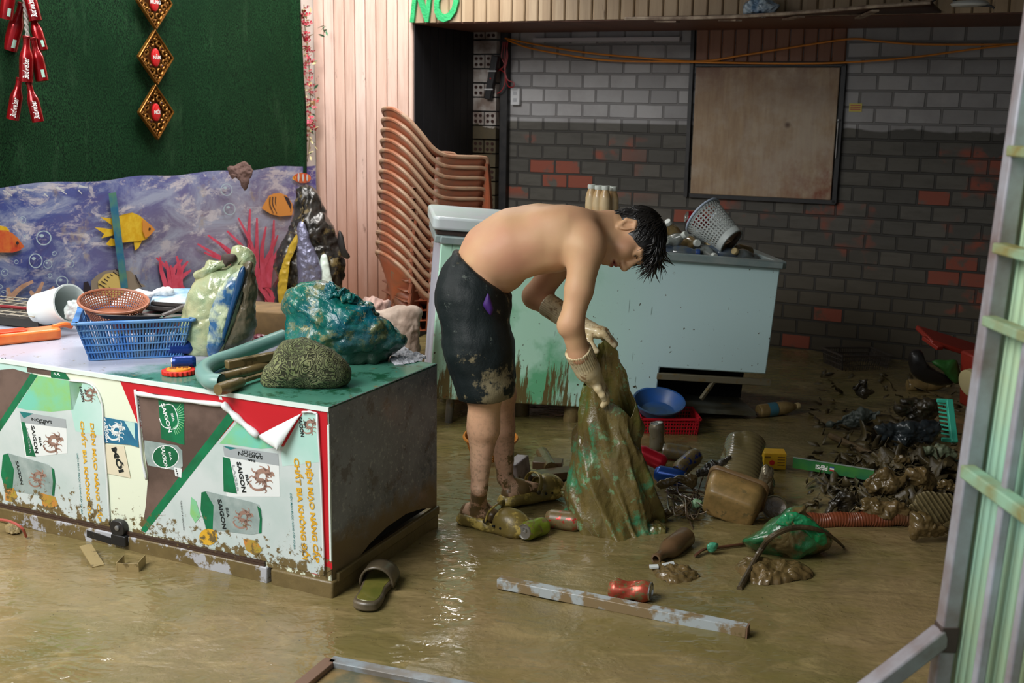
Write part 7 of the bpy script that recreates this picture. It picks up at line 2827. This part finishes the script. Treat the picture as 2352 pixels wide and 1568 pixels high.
# leaves, sticks and shreds nobody could count
mb = MB()
rl = random.Random(21)
for k in range(1300):
    if rl.random() < .8:
        x, y = rl.gauss(2050, 75), rl.gauss(1120, 45)
    else:
        x, y = rl.uniform(1860, 2200), rl.uniform(860, 1190)
    if x < 1850 or x > 2215 or y > 1188 or y < 850:
        continue
    p = fl(x, y, 0)
    p.z = .03 * rl.random() + .05 * math.exp(-((x - 2090) / 70) ** 2 - ((y - 1110) / 50) ** 2) * rl.random()
    s = rl.uniform(.010, .046)
    R3 = Euler((rl.gauss(0, .6), rl.gauss(0, .6), rl.uniform(0, 6))).to_matrix()
    mb.poly([R3 @ Vector(q) * s + p for q in ((-1, 0, 0), (-.3, -.4, .2), (.5, -.3, .05), (1, 0, .2), (.4, .35, 0), (-.4, .3, .1))])
for k in range(110):                     # larger curled sheets among the litter
    x, y = rl.gauss(2060, 70), rl.gauss(1105, 50)
    if x < 1870 or x > 2200 or y > 1180 or y < 930:
        continue
    p = fl(x, y, 0)
    p.z = .01 + .05 * math.exp(-((x - 2090) / 80) ** 2 - ((y - 1110) / 55) ** 2)
    s = rl.uniform(.03, .075)
    R3 = Euler((rl.gauss(-.3, .5), rl.gauss(0, .5), rl.uniform(0, 6))).to_matrix()
    cv = rl.uniform(-2.5, 2.5)
    sd = rl.uniform(0, 50)
    mb.grid(lambda a, b: tuple(R3 @ Vector(((a - .5) * 2 * s, (b - .5) * 1.3 * s, cv * s * (a - .5) ** 2 + .5 * s * mnoise.noise(Vector((a * 2.5, b * 2.5, sd))))) + p), 7, 6)
o = mb.build('muddy_litter', M('litter_mud', S(88, 76, 46), .42, var=S(58, 50, 32), vscale=11, bump=.4, bscale=40), None, smooth=180, solid=.001)
tag(o, 'muddy litter of leaves and shreds strewn over the right side of the floor', 'litter', kind='stuff')

# far right, against the brick wall
r = thing('grey_crate', 'grey slatted crate sunk in the mud against the brick wall', 'crate', fl(1962, 838) + Vector((0, -.02, -.03)), (0, radians(2), radians(14)))
basket_mesh(.30, .22, .11, .9, 4, .014, .004, .006).build('crate_body', M('crate_grey', S(84, 76, 70), .5, mud=.3), r)
rim_mesh(.305, .225, .11, .012, .008).build('rim', M('crate_grey', S(84, 76, 70), .5), r)
r = thing('red_stool', 'dark red plastic stool lying tipped behind the gate edge', 'stool')
RS = M('dark_red_plastic', S(140, 42, 30), .45, mud=.3)
MB().box(at(2190, 790, 5.5), (.34, .20, .025), (radians(12), radians(17), radians(8))).build('stool_seat', RS, r, bevel=.008)
for x0, y0, x1, y1 in ((2125, 775, 2160, 800), (2230, 815, 2230, 905), (2262, 815, 2268, 900)):
    MB().bar(at(x0, y0, 5.45), at(x1, y1, 5.35), .04, .02).build('leg', RS, r, bevel=.003)
MB().box(at(2246, 870, 5.2), (.12, .12, .26), (0, radians(-4), .1)).build('drum', RS, r, bevel=.01)
tag(MB().at(Matrix.Translation(at(2222, 880, 5.0)) @ Euler((0, radians(80), radians(20))).to_matrix().to_4x4()).lathe([(.05, 0), (.062, .004), (.062, .03), (.055, .034), (.04, .03)], 24).build('cream_lid', M('cream_plastic', S(186, 174, 130), .45, mud=.2), None), 'cream round lid upright beside the gate edge', 'lid')
o = pillow('black_boot', px_at([(2090, 810), (2105, 802), (2120, 808), (2128, 830), (2150, 850), (2185, 866), (2190, 882), (2160, 886), (2120, 876), (2096, 860), (2086, 835)], 5.3), .06, M('black_rubber', S(26, 24, 24), .4, coat=.1), amp=.004, sc=12)
tag(o, 'black rubber boot lying in the shade below the red stool', 'boot')
o = pillow('green_cloth', px_at([(2140, 830), (2170, 826), (2200, 830), (2202, 880), (2180, 868), (2160, 850)], 5.25), .04, M('deep_green_cloth', S(40, 92, 36), .5), amp=.006, sc=14)
tag(o, 'deep green cloth between the black boot and the red stool', 'cloth')
pet_bottle('muddy plastic bottle lying below the black boot', fl(2085, 884, .03), (1, .05, .02), BROWNW, CAPT, 1.0)
b_ = pet_bottle('muddy bottle with a blue band lying alone in the dark mud', fl(1742, 944, .03), (.9, .3, .05), BROWNW, CAPT, 1.0, lab=M('blue_band', S(62, 112, 128), .4), roll=1)

# left of the cooler foot
MUDTIN = M('tan_tin', S(156, 136, 92), .4, mud=.4, mscale=20)
o = MB(Matrix.Translation(fl(302, 1296, .012)) @ Matrix.Rotation(radians(-2), 4, 'Z'))
for c_, d_ in (((0, -.03, .0), (.066, .003, .034)), ((.033, -.002, .004), (.003, .06, .034)), ((-.033, -.002, .004), (.003, .06, .03)), ((0, 0, -.014), (.066, .06, .003))):
    o.box(c_, d_)
tag(o.build('square_tin', MUDTIN, None, bevel=.001), 'small open square tin sunk in the mud under the cooler lock', 'tin')
tag(MB().bar(fl(196, 1252, .03), fl(226, 1300, .004), .036, .004).build('metal_strip', MUDTIN, None), 'thin metal strip sticking into the mud left of the small square tin', 'strip')
tag(MB().tube(spline([fl(-20, 1192, .05), fl(20, 1196, .058), fl(50, 1212, .045), fl(60, 1232, .004)], 14), .0045, 8).build('pink_cable', M('pink_cable', S(176, 84, 72), .4, mud=.2), None), 'pink cable looping out of the mud at the far left', 'cable')
tag(pillow('white_scrap', px_fl([(10, 1212), (26, 1205), (46, 1210), (44, 1222), (24, 1226)], .004), .016, MUDTIN, nrm=(0, 0, 1), back=.1, amp=.005, sc=40, cr=.012, crsc=30), 'crumpled scrap under the pink cable loop', 'scrap')
r = thing('framed_pane', 'metal framed pane sunk in the mud at the bottom edge of the photo', 'frame')
a, b, c_ = fl(760, 1520, .014), fl(1040, 1574, .014), fl(640, 1620, .014)
d_ = b + (c_ - a)
MB().bar(a, b + (b - a) * .3, .034, .02).build('frame_bar', M('frame_grey', S(142, 152, 158), .4, var=S(118, 112, 104), vscale=18, mud=.2, mscale=30), r, bevel=.002)
MB().bar(a, c_, .034, .02).build('frame_bar', M('frame_brown', S(120, 92, 74), .5, mud=.3), r, bevel=.002)
mb = MB()
mb.poly([a - Vector((0, 0, .006)), c_ - Vector((0, 0, .006)), c_ + (b - a) * 1.3 - Vector((0, 0, .006)), a + (b - a) * 1.3 - Vector((0, 0, .006))])
mb.build('pane', M('muddy_pane', S(168, 142, 96), .25, var=S(112, 112, 88), vscale=14, mud=.3), r, solid=.004)

# ============================================================ GATE
GTUBE = M('galvanised_tube', S(176, 180, 190), .4, metal=.25, var=S(122, 104, 100), vscale=7, vw=.2, mud=.08, mscale=14, mudcol=S(110, 62, 44))
GSHEET = M('mint_sheet', S(168, 214, 190), .4, var=S(186, 206, 160), vscale=2.2, mud=.05, mscale=30)
GRAIL = M('green_rail', S(140, 178, 150), .45, var=S(128, 116, 62), vscale=9, mud=.1)
r = thing('metal_gate', 'mint green sheet metal gate leaf with galvanised tubes standing open at the right edge', 'gate')
gd = Vector((.055, -1, 0)).normalized()
gn = Vector((1, .055, 0)).normalized()
p0g = at(2240, 800, 1.90)
p0g.z = 0


def gp(s, z, off=0):
    return p0g + gd * s + gn * (off + .042 * (z - .5)) + Vector((0, 0, z))


GH = 2.3
for k, s in enumerate((0, .135, .235, .345, .455, .60, .75, .9)):
    w = .031 if k == 0 else .018
    MB().bar(gp(s, .04), gp(s, GH), w, w, up=gd).build('tube', GTUBE, r, bevel=.004)
for z_ in (.12, at(2230, 1075, 1.9).z, at(2285, 745, 1.85).z, at(2298, 575, 1.85).z, at(2318, 348, 1.85).z, 1.75, 2.1):
    MB().bar(gp(.015, z_, -.012), gp(.95, z_, -.012), .026, .024 if z_ < 1 else .018).build('rail', GRAIL, r, bevel=.003)
mb = MB()
n = 40
for k in range(n):
    s0, s1 = -.03 + .99 * k / n, -.03 + .99 * (k + 1) / n
    o0, o1 = .024 + .0006 * (k % 2), .024 + .0006 * ((k + 1) % 2)
    mb._add([gp(s0, .03, o0), gp(s1, .03, o1), gp(s1, GH, o1), gp(s0, GH, o0)], [(0, 1, 2, 3)])
mb.build('sheet', GSHEET, r, solid=.002)
q0, q1 = at(2166, 1455, 1.90), at(2010, 1575, 1.86)
MB().bar(q0, q0 + (q1 - q0) * 2.4, .034, .034).build('brace', GTUBE, r, bevel=.004)
MB().bar(gp(0, q0.z - .03), gp(0, q0.z + .02), .034, .034, up=gd).build('weld_plate', M('rust_black', S(60, 46, 40), .7), r, bevel=.003)

# ============================================================ SHELF, WIRES AND SMALL WALL THINGS
sp_ = at(1745, 34, 1)
u, z = on_v(1745, 34, -.10)
o = pillow('blue_plastic_bag', [RM @ Vector(q) for q in [(on_v(x, y, -.13)[0], -.13, on_v(x, y, -.13)[1]) for x, y in ((1712, 32), (1708, 18), (1716, 4), (1730, -6), (1760, -8), (1778, 2), (1790, 14), (1780, 30), (1760, 37), (1735, 38))]], .06,
           M('blue_film', S(96, 130, 164), .2, var=S(190, 204, 214), vscale=16, coat=.6, bump=.6, bscale=40), amp=.01, sc=18, cr=.03, crsc=16)
tag(o, 'blue and silver plastic bag sitting on the shelf above the hatch', 'bag')
r = thing('white_router', 'white oval plastic box lying on the right end of the shelf with black cables', 'router')
pu = [on_v(2228, 9, -.34)]
m = RM @ Matrix.Translation((pu[0][0], -.34, pu[0][1]))
MB(m).lathe([(.0, -.012), (.075, -.010), (.082, .0), (.07, .012), (.0, .016)], 28, sy=.7).build('casing', M('router_white', S(214, 216, 214), .35), r, smooth=60)
for pts in (((2100, -12), (2090, 0), (2110, 8), (2140, 4), (2160, -10)), ((2180, -8), (2200, 4), (2250, 12), (2276, 14), (2284, 20))):
    MB().tube(spline([RM @ Vector((on_v(x, y, -.36)[0], -.36, on_v(x, y, -.36)[1])) for x, y in pts], 20), .0045, 6).build('cable', BLACKSTEEL, r)

ORC = M('orange_cord', S(226, 138, 20), .45)


def wall_cord(name, pts, v, mat, rad, label, cat, parent=None):
    w = [RM @ Vector((on_v(x, y, v_)[0], v_, on_v(x, y, v_)[1])) for x, y, v_ in [(p[0], p[1], p[2] if len(p) > 2 else v) for p in pts]]
    o = MB().tube(spline(w, 60), rad, 6).build(name, mat, parent)
    return tag(o, label, cat) if label else o


wall_cord('hanging_cable', [(1160, 88), (1240, 104), (1340, 120), (1450, 131), (1600, 141), (1700, 128), (1800, 112), (1948, 90), (2010, 94), (2120, 102), (2340, 102)], .80, ORC, .0055, 'upper orange cord sagging along the brick wall and rising to the shelf', 'cord')
wall_cord('hanging_cable', [(1165, 92), (1215, 110), (1300, 126), (1400, 139), (1560, 142), (1800, 146), (1950, 143), (2100, 131), (2220, 115), (2340, 100)], .79, ORC, .0055, 'lower orange cord hanging in a shallow curve along the brick wall', 'cord')
REDW = M('red_wire', S(150, 30, 34), .45)
r = thing('power_strip', 'black power strip with red wires hanging crookedly on the hollow brick pier', 'power strip')
a, b = [RM @ Vector((on_v(x, y, .72)[0], .72, on_v(x, y, .72)[1])) for x, y in ((1139, 128), (1121, 228))]
MB().bar(a, b, .046, .035, up=EV).build('strip', M('strip_black', S(26, 24, 26), .4), r, bevel=.005)
for f in (.35, .77):
    q = a.lerp(b, f)
    MB().bar(q + EU * -.03 - EV * .019, q + EU * .03 - EV * .019, .008, .002, up=EV).build('tie', M('tie_white', S(180, 180, 180), .5), r)
q = a.lerp(b, .52) - EV * .018
MB(Matrix.Translation(q) @ Matrix.Rotation(-YAW, 4, 'Z') @ Matrix.Rotation(pi / 2, 4, 'X')).lathe([(.005, 0), (.004, .003)], 10).build('lamp', M('red_lamp', S(190, 40, 40), .3), r)
for pts in ([(1160, 96), (1158, 140), (1164, 180), (1180, 190), (1178, 200), (1166, 196), (1160, 170), (1150, 160), (1140, 158)], [(1162, 96), (1166, 130), (1160, 160), (1160, 190), (1150, 210), (1132, 218)],
            [(1156, 96), (1152, 130), (1158, 150), (1140, 166)], [(1166, 96), (1162, 140), (1160, 165)]):
    wall_cord('wire', pts, .765, REDW, .0035, None, None, r)
r = thing('wall_socket', 'white wall socket box on the brick wall beside the black post', 'socket')
u, z = on_v(1185, 222, .83)
r.matrix_world = RM @ Matrix.Translation((u, .832, z))
MB().box((0, 0, 0), (.062, .035, .105)).build('box', M('socket_white', S(206, 208, 210), .35), r, bevel=.004)
mb = MB()
for z_ in (.022, -.02):
    mb.box((0, -.0185, z_), (.026, .003, .022))
mb.build('outlet', M('socket_grey', S(170, 172, 176), .4), r)
r = thing('yellow_sticker', 'small yellow sticker with red print on the brick wall right of the hatch', 'sticker')
u, z = on_v(1965, 247, .848)
r.matrix_world = RM @ Matrix.Translation((u, .847, z))
MB().box((0, 0, 0), (.070, .002, .046)).build('paper', M('sticker_yellow', S(214, 196, 86), .5), r)
mb = MB()
for k in range(3):
    mb.box((0, -.0012, .012 - .011 * k), (.056, .001, .005))
mb.build('print', M('sticker_red', S(190, 70, 70), .5), r)
# green foam letters on the header
GF = M('green_foam', S(56, 190, 116), .7, var=S(40, 168, 100), vscale=20, bump=.5, bscale=90)
for w, x0, x1, lab in (('N', 948, 994, 'green foam letter with a slanted stroke at the left end of the header'), ('O', 1004, 1052, 'rounded green foam letter right of the slanted one on the header')):
    u0, z0 = on_v(x0, 52, -.015)
    u1, _ = on_v(x1, 52, -.015)
    me = text_mesh(w, .29, shear=.22, extrude=.008, bold=.008)
    xs = [v.co.x for v in me.vertices]
    ys = [v.co.y for v in me.vertices]
    s = (u1 - u0 + .02) / (max(xs) - min(xs))
    m = Matrix.Translation(((u0 + u1) / 2 - (max(xs) + min(xs)) / 2 * s, -.026, z0 - min(ys) + .0)) @ Matrix.Rotation(pi / 2, 4, 'X') @ Matrix.Diagonal((s, 1, 1, 1))
    o = room(MB().mesh(me, m), 'foam_letter', GF, None, smooth=0)
    tag(o, lab, 'letter')
